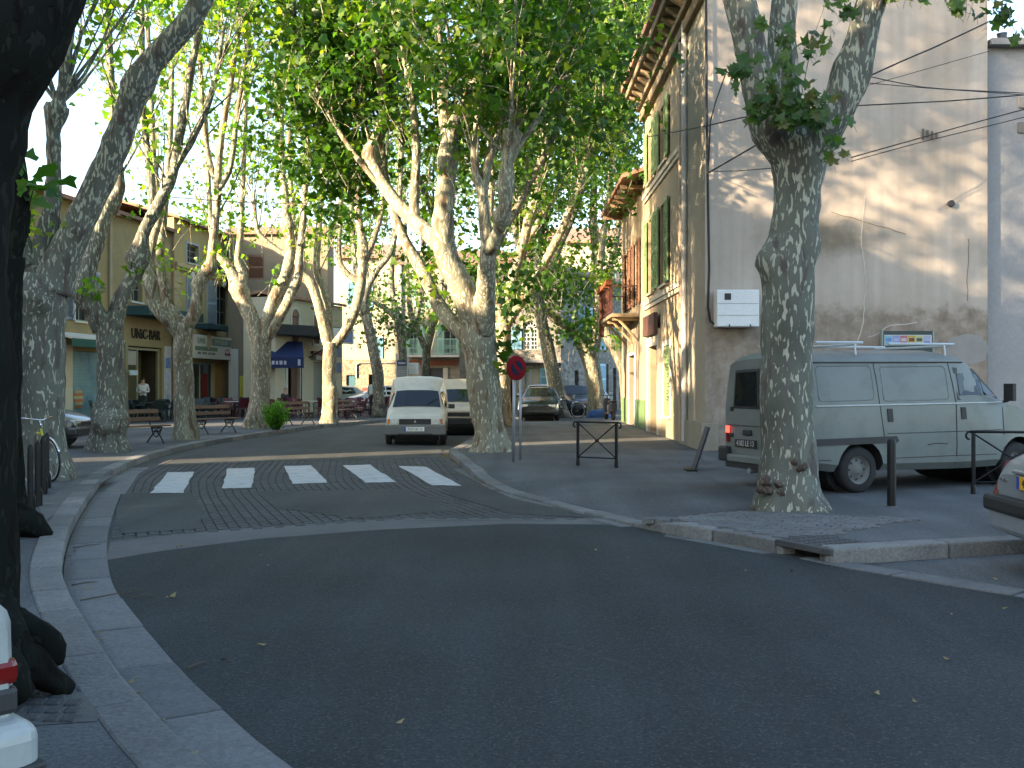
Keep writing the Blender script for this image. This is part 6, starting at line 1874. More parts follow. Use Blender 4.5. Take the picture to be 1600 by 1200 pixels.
for s in (-1, 1):
    Vn.side_patch("rubbing_strip", [(-2.22, .655), (-.86, .675), (-.82, .70), (-.86, .765), (-2.22, .745)], plastic_b, s, .018, th=.03)
    Vn.side_patch("sliding_door_handle", [(-1.0, .96), (-.91, .96), (-.93, 1.14), (-1.02, 1.14)], plastic_b, s, .012)
    Vn.side_patch("door_handle", [(.32, .98), (.41, .98), (.39, 1.15), (.30, 1.15)], plastic_b, s, .012)
    Vn.side_patch("window_rubber", [(.25, 1.25), (1.08, 1.26), (1.10, 1.29), (.68, 1.70), (.25, 1.715)], plastic_b, s, .006)
    Vn.side_patch("side_window", [(.30, 1.32), (.76, 1.325), (.76, 1.56), (.70, 1.625), (.30, 1.635)], car_glass, s, .014)
    Vn.side_patch("quarter_window", [(.80, 1.325), (1.02, 1.33), (.80, 1.53)], car_glass, s, .014)
    mb = MB(); mb.box((1.14, s * 1.06, 1.36), (.07, .17, .25)); mb.tube([(1.12, s * .95, 1.22), (1.14, s * 1.04, 1.24)], .02, 6); mb.build("wing_mirror", plastic_b, Vn.root, bevel=.02)
Vn.side_patch("side_repeater", [(1.92, .90), (2.0, .90), (2.0, .93), (1.92, .93)], orange_l, -1, .01)
Vn.top_patch("windscreen", .57, 1.22, .93, car_glass)
# back doors
xr = -2.345
for s in (-1, 1):
    mb = MB(); ys = [s * .03, s * .72]
    mb.prism([(xr - .008, s * .10, 1.16), (xr - .008, s * .68, 1.16), (xr - .008, s * .63, 1.64), (xr - .008, s * .12, 1.66)], (-.008, 0, 0)); mb.build("rear_window", car_glass, Vn.root, bevel=.03)
    mb = MB(); mb.prism([(xr + .02, s * .06, 1.12), (xr + .02, s * .73, 1.12), (xr + .02, s * .67, 1.68), (xr + .02, s * .08, 1.70)], (-.026, 0, 0)); mb.build("window_rubber", plastic_b, Vn.root, bevel=.03)
    lo_ = MB().b2(xr - .012, xr + .02, s * .80, s * .90, .62, .86).build("tail_lamp", [red_l], Vn.root, bevel=.015)
    Vn.box("hinge", (xr - .02, xr + .02, s * .72, s * .80, .70, .76), plastic_b); Vn.box("hinge", (xr - .02, xr + .02, s * .72, s * .80, 1.08, 1.15), plastic_b)
lit = bpy.data.materials.new("lit tail lamp"); lit.use_nodes = True
pb = lit.node_tree.nodes["Principled BSDF"]; pb.inputs["Base Color"].default_value = (.6, .01, .01, 1); pb.inputs["Emission Color"].default_value = (1, .03, .02, 1); pb.inputs["Emission Strength"].default_value = 1.6
MB().b2(xr - .018, xr - .008, .80, .895, .76, .86).build("tail_lamp_lens", lit, Vn.root, bevel=.004)
mb = MB(); mb.b2(xr - .004, xr + .03, -.006, .006, .45, 1.75); mb.b2(xr - .004, xr + .03, -.86, -.006, .87, .88); mb.b2(xr - .004, xr + .03, .006, .86, .87, .88); mb.build("door_seam", seam_m, Vn.root)
Vn.box("lock_handle", (xr - .03, xr + .01, .26, .46, .74, .82), plastic_b)
Vn.plate("4182 LE 13", (xr - .012, .40, .62), R(-90), plate_k, plate_ts, .52, .115, ts=.115)
mb = MB(); mb.b2(xr - .07, xr + .04, -.88, .88, .34, .45); mb.build("rear_bumper", van_p, Vn.root, bevel=.02)
for s in (-1, 1): Vn.box("bumper_end", (xr - .09, xr + .15, s * .78, s * 1.0, .34, .56), plastic_b, .03)
mb = MB(); mb.b2(xr - .05, xr + .06, -.85, .85, .26, .335); mb.build("underrun_bar", plastic_b, Vn.root)
mb = MB(); mb.tube([(xr - .06, .25, .24), (xr + .5, .25, .26)], .04, 10); mb.build("exhaust", galv, Vn.root)
mb = MB()
for xx in (-1.35, .25):
    mb.tube([(xx, -.72, 2.02), (xx, .72, 2.02)], .018, 6)
    for s in (-1, 1): mb.tube([(xx, s * .74, 1.85), (xx, s * .72, 2.03)], .016, 6)
for yy_, xa, xb in ((-.70, -2.0, -1.2), (-.70, -.75, .45), (.70, -1.9, .45)): mb.tube([(xa, yy_, 2.04), (xb, yy_, 2.05)], .02, 6)
mb.build("roof_rack", mat("rack tube", (.45, .48, .5), .4, .05, 3, metal=.2), Vn.root)
for s in (-1, 1):
    MB().b2(2.30, 2.43, s * .45, s * .74, .62, .80).build("headlamp", lamp_g, Vn.root, bevel=.02)
Vn.box("front_bumper", (2.32, 2.50, -.90, .90, .36, .54), plastic_b, .04)

# ---- small white box van facing the camera
wv = paint("cream white paint", (.50, .485, .43), .4, .3)
C15 = Veh("small_van", "white small van with domed box body parked facing the crossing", "van", (-2.60, 28.35, .0), R(-87),
          [st(-2.03, .40, .62, .74, .95, .76, .66, 1.68, 1.74), st(-1.9, .32, .62, .80, .98, .81, .72, 1.73, 1.82), st(-.45, .26, .60, .81, .98, .81, .72, 1.73, 1.82), st(-.1, .25, .6, .81, .97, .81, .69, 1.67, 1.75),
           st(.12, .25, .58, .81, .96, .80, .63, 1.50, 1.55), st(.42, .25, .58, .81, .95, .79, .60, 1.42, 1.46), st(1.04, .25, .56, .80, .90, .77, .68, .935, .965), st(1.78, .26, .54, .77, .74, .74, .66, .775, .80), st(1.93, .30, .50, .73, .66, .72, .64, .70, .715), st(1.97, .36, .48, .68, .60, .68, .60, .64, .65)], wv)
C15.body((-1.28, 1.28), .285, .72); C15.wheels((-1.28, 1.28), .285, .79, .155)
C15.top_patch("windscreen", .46, 1.00, .93, car_glass, .012, f1=.95)
for s in (-1, 1):
    C15.side_patch("side_window", [(.05, .98), (.88, .97), (.52, 1.36), (.08, 1.40)], car_glass, s)
    C15.box("headlamp", (1.88, 1.985, s * .42, s * .64, .555, .70), lamp_g, .015); C15.box("indicator", (1.84, 1.97, s * .645, s * .71, .555, .70), orange_l, .01)
    mb = MB(); mb.box((.78, s * .93, 1.0), (.08, .17, .12)); mb.tube([(.8, s * .78, .95), (.79, s * .88, .98)], .015, 5); mb.build("wing_mirror", plastic_b, C15.root, bevel=.02)
C15.box("grille", (1.90, 1.98, -.41, .41, .555, .70), plastic_b, .01)
mb = MB(); mb.prism([(1.984, -.04, .60), (1.984, 0, .64), (1.984, .04, .60), (1.984, 0, .615)], (.004, 0, 0)); mb.prism([(1.984, -.04, .625), (1.984, 0, .665), (1.984, .04, .625), (1.984, 0, .64)], (.004, 0, 0)); mb.build("badge", chrome, C15.root)
C15.box("front_bumper", (1.80, 2.05, -.79, .79, .28, .548), plastic_g, .04)
C15.box("air_intake", (1.99, 2.055, -.45, .45, .285, .33), plastic_b, .01)
C15.plate("7615 LK 13", (2.06, -.02, .44), R(90), plate_w, plate_t, .52, .11, True)
mb = MB(); mb.b2(.2, .5, -.5, -.1, .8, 1.2); mb.b2(.2, .5, .1, .5, .8, 1.2); mb.build("seat", inside_m, C15.root)
mb = MB(); mb.tube([C15.top(.98, 0) + Vector((0, .25, .025)), C15.top(.75, .4) + Vector((0, .3, .03))], .008, 4); mb.tube([C15.top(.98, 0) + Vector((0, -.3, .025)), C15.top(.75, .4) + Vector((0, -.55, .03))], .008, 4); mb.build("wiper", plastic_b, C15.root)
mb = MB()
for s in (-1, 1):
    C15.side_line([(.95, .32), (.93, .9)], .005, s, .001, mb); C15.side_line([(.0, .32), (.0, 1.4)], .005, s, .001, mb)
mb.build("panel_seams", seam_m, C15.root, kind="stuff")

EX = Veh("delivery_van", "second cream van with high roof parked just behind the small white van", "van", (-1.72, 33.6, .0), R(-90),
         [st(-2.0, .40, .62, .74, .95, .76, .66, 1.64, 1.70), st(-1.88, .32, .62, .79, .98, .80, .70, 1.68, 1.77), st(-.2, .26, .60, .80, .98, .80, .69, 1.68, 1.77), st(.1, .25, .58, .80, .97, .79, .63, 1.50, 1.56),
          st(.40, .25, .58, .80, .96, .78, .60, 1.42, 1.46), st(.98, .25, .56, .79, .93, .76, .68, .96, 1.0), st(1.80, .26, .54, .76, .80, .73, .65, .83, .86), st(1.95, .34, .50, .70, .70, .70, .62, .74, .76)], paint("cream paint", (.42, .37, .27), .4, .3))
EX.body((-1.2, 1.28), .285, .72); EX.wheels((-1.2, 1.28), .285, .78, .155)
EX.top_patch("windscreen", .44, .94, .93, car_glass, .012, f1=.95)
for s in (-1, 1):
    EX.side_patch("side_window", [(.05, 1.0), (.86, 1.0), (.50, 1.36), (.08, 1.40)], car_glass, s)
    EX.box("headlamp", (1.86, 1.97, s * .42, s * .66, .60, .74), lamp_g, .02)
    mb = MB(); mb.box((.74, s * .91, 1.03), (.08, .15, .12)); mb.tube([(.76, s * .77, .98), (.75, s * .86, 1.0)], .015, 5); mb.build("wing_mirror", plastic_b, EX.root, bevel=.02)
EX.box("grille", (1.89, 1.965, -.41, .41, .60, .72), plastic_b, .01)
EX.box("front_bumper", (1.78, 2.03, -.76, .76, .32, .55), plastic_b, .04)
EX.box("indicator", (2.0, 2.04, .45, .66, .42, .48), orange_l, .005); EX.box("indicator", (2.0, 2.04, -.66, -.45, .42, .48), orange_l, .005)

def saloon(name, label, loc, rz, pm, kind="hatch", L=3.8, Wd=1.64, H=1.40, front_plate=None, rear_lamps=True):
    h = Wd / 2; r0 = -L / 2; f0 = L / 2
    if kind == "sedan":
        rear = [st(r0, .38, .52, h * .92, .82, h * .915, h * .86, .89, .91), st(r0 + .04, .34, .52, h * .955, .85, h * .945, h * .89, .925, .95), st(r0 + .14, .26, .55, h * .975, .865, h * .96, h * .89, .94, .965), st(r0 + .70, .22, .56, h, .88, h * .97, h * .80, .95, .98), st(r0 + 1.25, .2, .56, h, .90, h * .97, h * .66, H - .10, H - .05)]
    elif kind == "wagon":
        rear = [st(r0, .38, .52, h * .88, .80, h * .88, h * .74, .90, .92), st(r0 + .12, .26, .55, h * .97, .86, h * .95, h * .74, .98, 1.0), st(r0 + .38, .22, .56, h, .90, h * .97, h * .70, H - .10, H - .04), st(r0 + .8, .2, .56, h, .90, h * .97, h * .71, H - .05, H)]
    else:
        rear = [st(r0, .36, .52, h * .86, .74, h * .84, h * .72, .80, .82), st(r0 + .08, .26, .55, h * .95, .84, h * .93, h * .76, .92, .94), st(r0 + .20, .23, .56, h * .98, .88, h * .96, h * .76, .98, 1.0), st(r0 + .62, .2, .56, h, .90, h * .97, h * .67, H - .10, H - .04)]
    stn = rear + [st(-.1, .2, .56, h, .90, h * .97, h * .69, H - .05, H), st(.30, .2, .56, h, .90, h * .97, h * .67, H - .08, H - .03), st(.98, .2, .55, h * .99, .88, h * .95, h * .78, .93, .97), st(f0 - .30, .22, .52, h * .95, .70, h * .92, h * .76, .75, .79), st(f0 - .06, .28, .48, h * .86, .60, h * .84, h * .70, .64, .67), st(f0, .34, .46, h * .78, .54, h * .76, h * .62, .57, .59)]
    v = Veh(name, label, "car", loc, rz, stn, pm)
    wr = .285; xf, xb = f0 - .78, r0 + .72
    v.body((xb, xf), wr, h - .09); v.wheels((xb, xf), wr, h - .02, .165, mat("alloy rim", (.35, .35, .36), .4, .1, 6, metal=.5))
    v.top_patch("windscreen", .34, .94, .93, car_glass)
    rt = rear[-1][0]; rb_ = rear[-2][0]
    v.top_patch("rear_window", rb_ + .05, rt - .05, .90, car_glass)
    for s in (-1, 1):
        v.side_patch("side_window", [(-.12, .93), (.80, .93), (.40, H - .13), (-.10, H - .10)], car_glass, s)
        v.side_patch("side_window", [(rt - (.10 if kind != "wagon" else .0), .94), (-.18, .93), (-.16, H - .10), (rt + .10, H - .14)], car_glass, s)
        if kind == "wagon": v.side_patch("side_window", [(rt - .12 + .0, .95), (rt - .02, .95), (rt + .04, H - .16)], car_glass, s)
        v.box("headlamp", (f0 - .22, f0 - .01, s * (h * .48), s * (h * .82), .53, .66), lamp_g, .03)
        if rear_lamps: v.box("tail_lamp", (r0 - .01, r0 + .12, s * h * .66, s * h * .93, .62, .80), red_l, .02)
        mb = MB(); mb.box((.72, s * (h + .09), .98), (.09, .16, .11)); mb.build("wing_mirror", pm, v.root, bevel=.03)
        mb = MB(); v.side_line([(-.14, .28), (-.14, .9)], .005, s, .001, mb); v.side_line([(.95, .28), (.92, .86)], .005, s, .001, mb); v.side_line([(rt - .1, .55), (rt, .9)], .004, s, .001, mb); mb.build("panel_seams", seam_m, v.root, kind="stuff")
        v.side_patch("rubbing_strip", [(-.9, .50), (1.0, .50), (1.0, .56), (-.9, .56)], plastic_b, s, .012)
    v.box("front_bumper", (f0 - .22, f0 + .06, -h * .90, h * .90, .30, .50), pm, .05); v.box("grille", (f0 - .05, f0 + .012, -h * .42, h * .42, .53, .62), plastic_b, .02)
    v.box("rear_bumper", (r0 - .07, r0 + .2, -h * .92, h * .92, .30, .52), pm, .05)
    if front_plate: v.plate(front_plate, (f0 + .068, 0, .42), R(90), plate_w, plate_t, .5, .1)
    return v

saloon("parked_car", "black hatchback facing the camera beside the pole of the round sign", (1.18, 42.6, .122), R(-94), paint("black car paint", (.012, .014, .016), .25, .8), "hatch", 3.9, 1.68, 1.36, None)
saloon("parked_car", "pale blue car roof showing behind the black hatchback", (1.35, 47.8, .122), R(-100), paint("pale blue paint", (.38, .46, .58), .3, .7), "hatch", 3.9, 1.66, 1.46)
saloon("parked_car", "black estate car parked behind the leaning plane tree", (2.95, 50.0, .122), R(-75), paint("dark car paint", (.018, .018, .02), .25, .8), "wagon", 4.3, 1.7, 1.44)
saloon("parked_car", "silver car parked behind the brightly sunlit trunk", (4.25, 54.5, .122), R(-88), paint("silver car paint", (.50, .50, .48), .3, .6, .3), "hatch", 3.9, 1.66, 1.42)
saloon("parked_car", "white car side-on behind the terrace chairs and thin leaning tree", (-6.85, 53.4, .122), R(198), paint("white car paint", (.66, .68, .70), .3, .6), "hatch", 4.0, 1.66, 1.42)
saloon("parked_car", "pale green car partly hidden behind the cafe terrace", (-9.6, 57.2, .122), R(185), paint("pale green paint", (.46, .54, .52), .3, .6), "sedan", 4.2, 1.66, 1.40)
saloon("parked_car", "dark grey car with its nose showing between the bicycle and the burred tree", (-11.85, 23.8, .122), R(2), paint("dark grey car paint", (.03, .032, .036), .3, .7), "hatch", 3.9, 1.64, 1.38)

# ---- silver hatchback at the right edge and white saloon at the left edge, seen from behind
v = saloon("silver_hatchback", "silver hatchback with yellow number plate at the right edge", (0, 0, 0), 0, paint("light silver paint", (.24, .265, .29), .32, .6, .15), "hatch", 3.75, 1.64, 1.42, rear_lamps=False)
v.root.rotation_euler = (0, 0, R(-3)); v.root.location = Vector((4.33, 9.28, 0)) + Vector((math.sin(R(-3)), -math.cos(R(-3)), 0)) * .80 + Vector((math.cos(R(-3)), math.sin(R(-3)), 0)) * 1.9
for o_ in list(v.root.children):
    if o_.name.startswith("rear_bumper"):
        m_ = o_; m_.data.materials[0] = paint("light silver paint", (.5, .5, .5))
r0 = -1.875
v.box("bumper_guard", (r0 - .10, r0 + .30, -.80, .80, .47, .62), plastic_b, .04)
for s in (-1, 1):
    mb = MB(); mb.prism([(r0 - .02, s * .66, .60), (r0 - .02, s * .77, .62), (r0 + .10, s * .765, .90), (r0 + .08, s * .70, .92)], (.13, s * .025, 0)); mb.build("tail_lamp", red_l, v.root, bevel=.015)
v.plate("404 YA 13", (r0 - .022, -.02, .76), R(-90), mat("yellow plate", (.75, .42, .02), .4), plate_t, .52, .11, True)
MB().b2(r0 - .02, r0 + .02, -.36, .36, .83, .86).build("plate_light_bar", paint("light silver paint", (.5, .5, .5)), v.root, bevel=.01)
text_obj("CLIO", .05, mat("badge steel", (.3, .3, .3), .3, metal=.6), v.root, (r0 - .006, .55, .755), (R(90), 0, R(-90)), "badge", .008)

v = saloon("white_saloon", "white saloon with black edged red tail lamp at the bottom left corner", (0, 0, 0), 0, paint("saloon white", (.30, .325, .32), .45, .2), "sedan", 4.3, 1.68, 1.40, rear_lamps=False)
ha = R(138); hd = Vector((math.cos(ha), math.sin(ha), 0)); rt_ = Vector((math.sin(ha), -math.cos(ha), 0))
corner = Vector((-1.475, 3.06, .122)); ctr = corner - rt_ * .80 + hd * 2.15
v.root.rotation_euler = (0, 0, ha); v.root.location = ctr; v.root.scale = (1, 1, .9)
r0 = -2.15
for s in (-1, 1):
    MB().b2(r0 - .006, r0 + .26, s * .40, s * .805, .645, .735).build("tail_lamp", red_l, v.root, bevel=.025)
    MB().b2(r0 - .008, r0 + .25, s * .39, s * .802, .55, .643).build("lamp_lower_panel", plastic_b, v.root, bevel=.02)
MB().b2(r0 - .10, r0 + .35, -.835, .835, .30, .545).build("bumper_skin", v.bm, v.root, bevel=.06, seg=4)
MB().b2(r0 - .108, r0 + .36, -.842, .842, .375, .41).build("bumper_strip", plastic_b, v.root, bevel=.012)
mb = MB(); mb.tube([(r0 + .10, -.80, .79), (r0 + .01, -.765, .79), (r0 - .001, -.68, .79), (r0 - .001, .68, .79)], .006, 5); mb.build("boot_seam", seam_m, v.root)

# ------------------------------------------------------------------ street furniture
PZ = .122
# no parking sign
p = G(802, 722, .12)
t = thing("road_sign", "round red and blue no parking sign on a thin steel pole", "sign", (p.x, p.y, PZ), R(0))
mb = MB(); mb.tube([(0, 0, -.02), (.02, 0, 1.95)], .03, 10); mb.build("pole", galv, t, smooth=True)
disc = MB(); disc.lathe([(.225, -.012), (.235, -.006), (.235, .006), (.225, .012)], (0, 0, 0), 'Y', 32)
do = disc.build("sign_disc", mat("sign red", (.15, .003, .007), .75, .12, 4, spec=.15), t, auto=40)
do.location = (.06, -.06, 1.80 - .12 + .1); do.rotation_euler = (0, 0, R(38))
mb = MB()
mb.lathe([(.135, -.0165), (.135, -.0125)], (0, 0, 0), 'Y', 28); mb.build("blue_field", mat("sign blue", (.008, .011, .03), .75, .1, 4, spec=.15), do)
mb = MB(); mb.box((0, -.019, 0), (.075, .004, .27), rot=Matrix.Rotation(R(-42), 3, 'Y')); mb.build("red_slash", mat("sign red", (.2, .01, .02)), do)
mb = MB(); mb.b2(.03, .09, -.05, -.03, 1.70, 1.73); mb.b2(.03, .09, -.05, -.03, 1.82, 1.85); mb.build("clamp", galv, t)
p2 = thing("thin_post", "second thin steel post standing right behind the no parking sign", "post", (p.x + .14, p.y + .6, PZ))
MB().tube([(0, 0, -.02), (0, 0, 1.72)], .024, 8).lathe([(.03, 0), (.028, .03), (.0, .045)], (0, 0, 1.72), 'Z', 8).build("shaft", galv, p2, smooth=True)

def barrier(label, a, b_, h=.78, z=PZ):
    a = Vector(a); b_ = Vector(b_); d = b_ - a; L = d.length
    t = thing("street_barrier", label, "barrier", (a.x, a.y, z), math.atan2(d.y, d.x), "black cross braced barriers")
    for x in (0, L):
        MB().b2(x - .022, x + .022, -.022, .022, -.02, h).build("post", black_metal, t, bevel=.005)
        MB().lathe([(.035, 0), (.035, .10), (.028, .12)], (x, 0, 0), 'Z', 10).build("foot_sleeve", black_metal, t, auto=40)
    mb = MB(); pts = []
    for s, x in ((-1, -.02), (1, L + .02)):
        c = [(x + s * (.03 + .045 * math.sin(q)), 0, h - .035 + .05 * math.cos(q)) for q in [i * math.pi / 5 for i in range(6)]]
        mb.tube(c, .016, 6)
    mb.tube([(-.05, 0, h + .015), (L + .05, 0, h + .015)], .018, 8); mb.build("top_rail", black_metal, t, smooth=True)
    MB().tube([(0, 0, .16), (L, 0, .16)], .012, 6).build("lower_rail", black_metal, t)
    for (z0, z1, oy) in ((.17, h - .02, -.012), (h - .02, .17, .012)):
        MB().tube([(.02, oy, z0), (L - .02, oy, z1)], .012, 6).build("brace", black_metal, t)
    mb = MB(); mb.lathe([(.03, -.02), (.03, .02)], (L / 2, 0, (h + .15) / 2), 'Y', 10); mb.build("centre_boss", black_metal, t)
    return t
a, b_ = G(903, 728, .12), G(963, 731, .12)
barrier("black cross braced barrier standing alone on the open pavement", (a.x, a.y, 0), (b_.x, b_.y, 0))
a = G(1521, 772, .12)
barrier("black cross braced barrier in front of the grey van's front wheel", (a.x, a.y, 0), (a.x + .98, a.y - .12, 0), .82)
p = G(1393, 792, .12)
t = thing("bollard", "single black round bollard in front of the grey van", "bollard", (p.x, p.y, PZ))
MB().lathe([(.052, -.02), (.052, .76), (.046, .80), (.03, .815), (0.001, .82)], (0, 0, 0), 'Z', 18).build("shaft", black_metal, t, auto=40)
MB().lathe([(.075, 0), (.073, .008), (.055, .012)], (0, 0, 0), 'Z', 18).build("base_ring", concrete, t, auto=40)
names = ["nearest of the four black cycle posts by the kerb", "second nearest of the four black cycle posts by the kerb", "third of the four black cycle posts, before the bicycle", "farthest of the four black cycle posts, against the bicycle wheel"]
for i, (u, v) in enumerate([(48, 802), (59, 791), (68, 772), (73.5, 763)]):
    p = G(u, v, .12)
    t = thing("cycle_post", names[i], "post", (p.x, p.y, PZ), R(20), "black cycle posts")
    MB().lathe([(.034, 0), (.034, .70), (.030, .76), (.012, .79), (.001, .79)], (0, 0, 0), 'Z', 12).build("shaft", black_metal, t, auto=40)
    MB().prism([(-.05, 0, 0), (.05, 0, 0), (.05, 0, .16), (.034, 0, .22), (-.034, 0, .22), (-.05, 0, .16)], (0, .07, 0)).build("foot_sleeve", black_metal, t, bevel=.01)
    t.children[-1].location = (0, -.035, 0)

# leaning panel on the pavement
a = G(1085, 735, .12)
t = thing("leaning_board", "thin dark blue board leaning over on the pavement beside the corner house", "board", (a.x, a.y, PZ), R(86))
mb = MB(); mb.prism([(-.25, 0, 0), (.25, 0, 0), (.25, -.24, .74), (-.25, -.24, .74)], (0, .03, .012)); mb.build("panel", mat("navy board", (.015, .018, .04), .5, .2, 5), t, bevel=.006)
mb = MB(); mb.prism([(-.2, -.05, .14), (.2, -.05, .14), (.2, -.2, .60), (-.2, -.2, .60)], (0, -.006, -.002)); mb.build("printed_sheet", mat("pale printed sheet", (.4, .42, .5), .6, .6, 12), t)
MB().b2(-.25, .25, -.03, .16, 0, .03).build("foot_plate", black_metal, t, bevel=.005)

# white wall box, notice board, wall cable
p0, p1 = W(1115, 512, 22.4), W(1180, 455, 22.4)
t = thing("wall_unit", "white boxy air conditioning unit hung on the corner house flank", "air conditioner", (p0.x, 22.44, p0.z))
w_, h_ = p1.x - p0.x, p1.z - p0.z
MB().b2(0, w_, -.42, 0, 0, h_).build("casing", mat("white casing", (.62, .64, .66), .4, .06, 2), t, bevel=.02)
MB().b2(.16, .30, -.428, -.415, h_ - .22, h_ - .08).build("vent", plastic_b, t)
mb = MB()
for z in (h_ * .30, h_ * .62): mb.b2(.02, w_ - .02, -.426, -.418, z, z + .012)
mb.build("panel_groove", mat("groove grey", (.3, .31, .32), .5), t)
for x in (.25, .7): MB().b2(x, x + .03, -.43, -.40, .0, .05).build("catch", plastic_b, t)
cable_m = mat("black cable", (.012, .012, .012), .6)
t = tag(MB().tube([W(1103, -40, 22.38), W(1104, 150, 22.36), W(1106, 300, 22.38), W(1108, 420, 22.36), W(1106, 480, 22.36), W(1110, 502, 22.36), W(1122, 511, 22.36), W(1150, 508, 22.36)], .028, 6).build("wall_cable", cable_m, smooth=True), "thick black cable running down the house corner to the white unit", "cable")
MB().tube([W(1107, 260, 22.4), W(1110, 190, 22.4), W(1118, 160, 22.4), W(1135, 112, 22.4)], .016, 5).build("cable_loop", cable_m, t, smooth=True)

p0, p1 = W(1380, 552, 22.3), W(1457, 517, 22.3)
t = thing("notice_board", "dark framed notice board with a row of coloured tickets above the van roof", "notice board", (p0.x, 22.38, p0.z))
w_, h_ = p1.x - p0.x, p1.z - p0.z
MB().b2(0, w_, -.08, 0, -.25, h_).build("case", mat("dark green case", (.012, .03, .028), .4, .1, 3), t, bevel=.008)
MB().b2(-.035, -.002, -.09, .0, -.25, h_ + .02).b2(w_ + .002, w_ + .035, -.09, 0, -.25, h_ + .02).build("side_rail", mat("grey green rail", (.22, .27, .25), .5), t)
MB().b2(.02, w_ - .02, -.088, -.081, .17, .40).build("backing_sheet", mat("pale sheet", (.45, .47, .47), .6), t)
cols = [(.16, .36, .46), (.20, .25, .45), (.38, .12, .14), (.40, .30, .05), (.36, .38, .20), (.30, .32, .44)]
cols2 = [(.10, .20, .42), (.28, .32, .50), (.42, .38, .40), (.12, .03, .025), (.06, .06, .05), (.13, .14, .36)]
for i in range(6):
    x = .035 + i * (w_ - .07) / 6; ww = (w_ - .07) / 6 - .012
    o_ = MB().b2(x, x + ww, -.093, -.0885, .185, .385).build("ticket", mat("ticket %d" % i, cols[i], .5, .15, 12), t)
    MB().b2(x + .02, x + ww - .02, -.097, -.0935, .26 if i not in (5,) else .2, .33 if i not in (5,) else .26).build("ticket_print", mat("ticket print %d" % i, cols2[i], .5, .15, 12), o_)

# plaster repairs and cracks on the flank (flat marks on the wall)
mk = mat("pale filler", (.46, .41, .36), .9, .12, 4)
def crack(pts, wd):
    mb = MB(); r = random.Random(5)
    P_ = [W(u, v, 22.499) for u, v in pts]
    Q, S = catmull(P_, [wd] * len(P_), .12)
    Q = [q + Vector((r.gauss(0, .012), 0, r.gauss(0, .01))) for q in Q]
    for a_, b2 in zip(Q[:-1], Q[1:]):
        e = (b2 - a_); nrm = Vector((-e.z, 0, e.x)).normalized() * wd
        mb.prism([a_ - nrm, a_ + nrm, b2 + nrm, b2 - nrm], (0, .012, 0))
    return mb
wallmark = bpy.data.objects.get("flank_wall")
hb = [o for o in bpy.data.objects if o.name.startswith("corner_house")][0]
def on_house(mb, name, m):
    iv = Matrix.Translation(hb.location) @ Matrix.Rotation(hb.rotation_euler.z, 4, 'Z')
    iv = iv.inverted(); mb.v = [tuple(iv @ Vector(p)) for p in mb.v]
    return mb.build(name, m, hb)
on_house(crack([(1352, 305), (1349, 330), (1346, 355), (1347, 385), (1352, 430), (1350, 490), (1345, 520), (1335, 545)], .011), "filled_crack", mk)
on_house(crack([(1358, 526), (1375, 518), (1390, 508), (1415, 507), (1432, 503)], .011), "filled_crack", mk)
on_house(crack([(1300, 330), (1340, 343), (1380, 355), (1415, 365)], .006), "old_roof_line", mat("dark joint", (.20, .16, .11), .9))
on_house(crack([(1514, 372), (1512, 420), (1512, 470)], .007), "hairline_crack", mat("dark joint", (.2, .16, .11)))
rr = random.Random(9)
pp = [(1486 + (14 + 8 * rr.random()) * 1.6 * math.cos(a_) + 25, 545 + (14 + 8 * rr.random()) * math.sin(a_)) for a_ in [i * math.pi / 8 for i in range(16)]]
pp = [(1511 + (34 + 7 * vnoise(math.cos(a_) * 2, math.sin(a_) * 2, 1.0)) * math.cos(a_), 545 + (24 + 8 * vnoise(math.cos(a_) * 2.5, 4, math.sin(a_) * 2.5)) * math.sin(a_)) for a_ in [i * math.pi / 24 for i in range(48)]]
c0 = [W(u, v, 22.498) for u, v in pp]; on_house(MB().prism(c0, (0, .012, 0)), "plaster_patch", mat("bluish filler", (.255, .24, .225), .9, .1, 3))
q = W(1486, 318, 22.45); on_house(MB().lathe([(.06, -.04), (.075, -.03), (.075, .02)], tuple(q), 'Y', 14), "pipe_stub", plastic_b)
for k in range(4): on_house(MB().b2(W(1441 + k * 7, 0, 22.45).x, W(1444 + k * 7, 0, 22.45).x, 22.44, 22.47, W(0, 218 - k % 2 * 3, 22.45).z, W(0, 201 + k * 2, 22.45).z), "vent_slot", mat("vent slot", (.12, .10, .08), .9))

# overhead cables
def cable(label, pts, r=.011):
    P_ = [W(*q) for q in pts]
    Q, S = catmull(P_, [r] * len(P_), .8)
    o_ = MB().tube(Q, r, 5).build("overhead_cable", cable_m, smooth=True)
    return tag(o_, label, "cable", "overhead cables")
cable("thick cable rising from the house corner past the tree fork to the roof edge", [(1107, 270, 22.3), (1195, 219, 21.9), (1300, 158, 21.7), (1360, 118, 21.8), (1460, 74, 22.1), (1545, 34, 22.4)], .018)
cable("cable from the street facade crossing the flank below the tree fork", [(1012, 214, 29), (1107, 196, 22.2), (1200, 176, 21.5), (1340, 165, 21.3), (1480, 158, 21.6), (1650, 144, 22.0)], .014)
cable("sagging cable leaving the right-hand limb towards the stone patch", [(1352, 118, 20), (1440, 136, 20.6), (1530, 142, 21.2), (1650, 148, 22)], .011)
cable("thin cable just below the sagging one", [(1350, 129, 20), (1440, 137, 20.6), (1540, 144, 21.2), (1650, 152, 22)], .009)
cable("lower of two parallel cables rising to the right across the sunny patches", [(1330, 252, 21), (1440, 222, 21.3), (1540, 198, 21.6), (1660, 168, 22)], .010)
cable("upper of two parallel cables rising to the right across the sunny patches", [(1330, 246, 21), (1440, 215, 21.3), (1540, 187, 21.6), (1660, 155, 22)], .013)
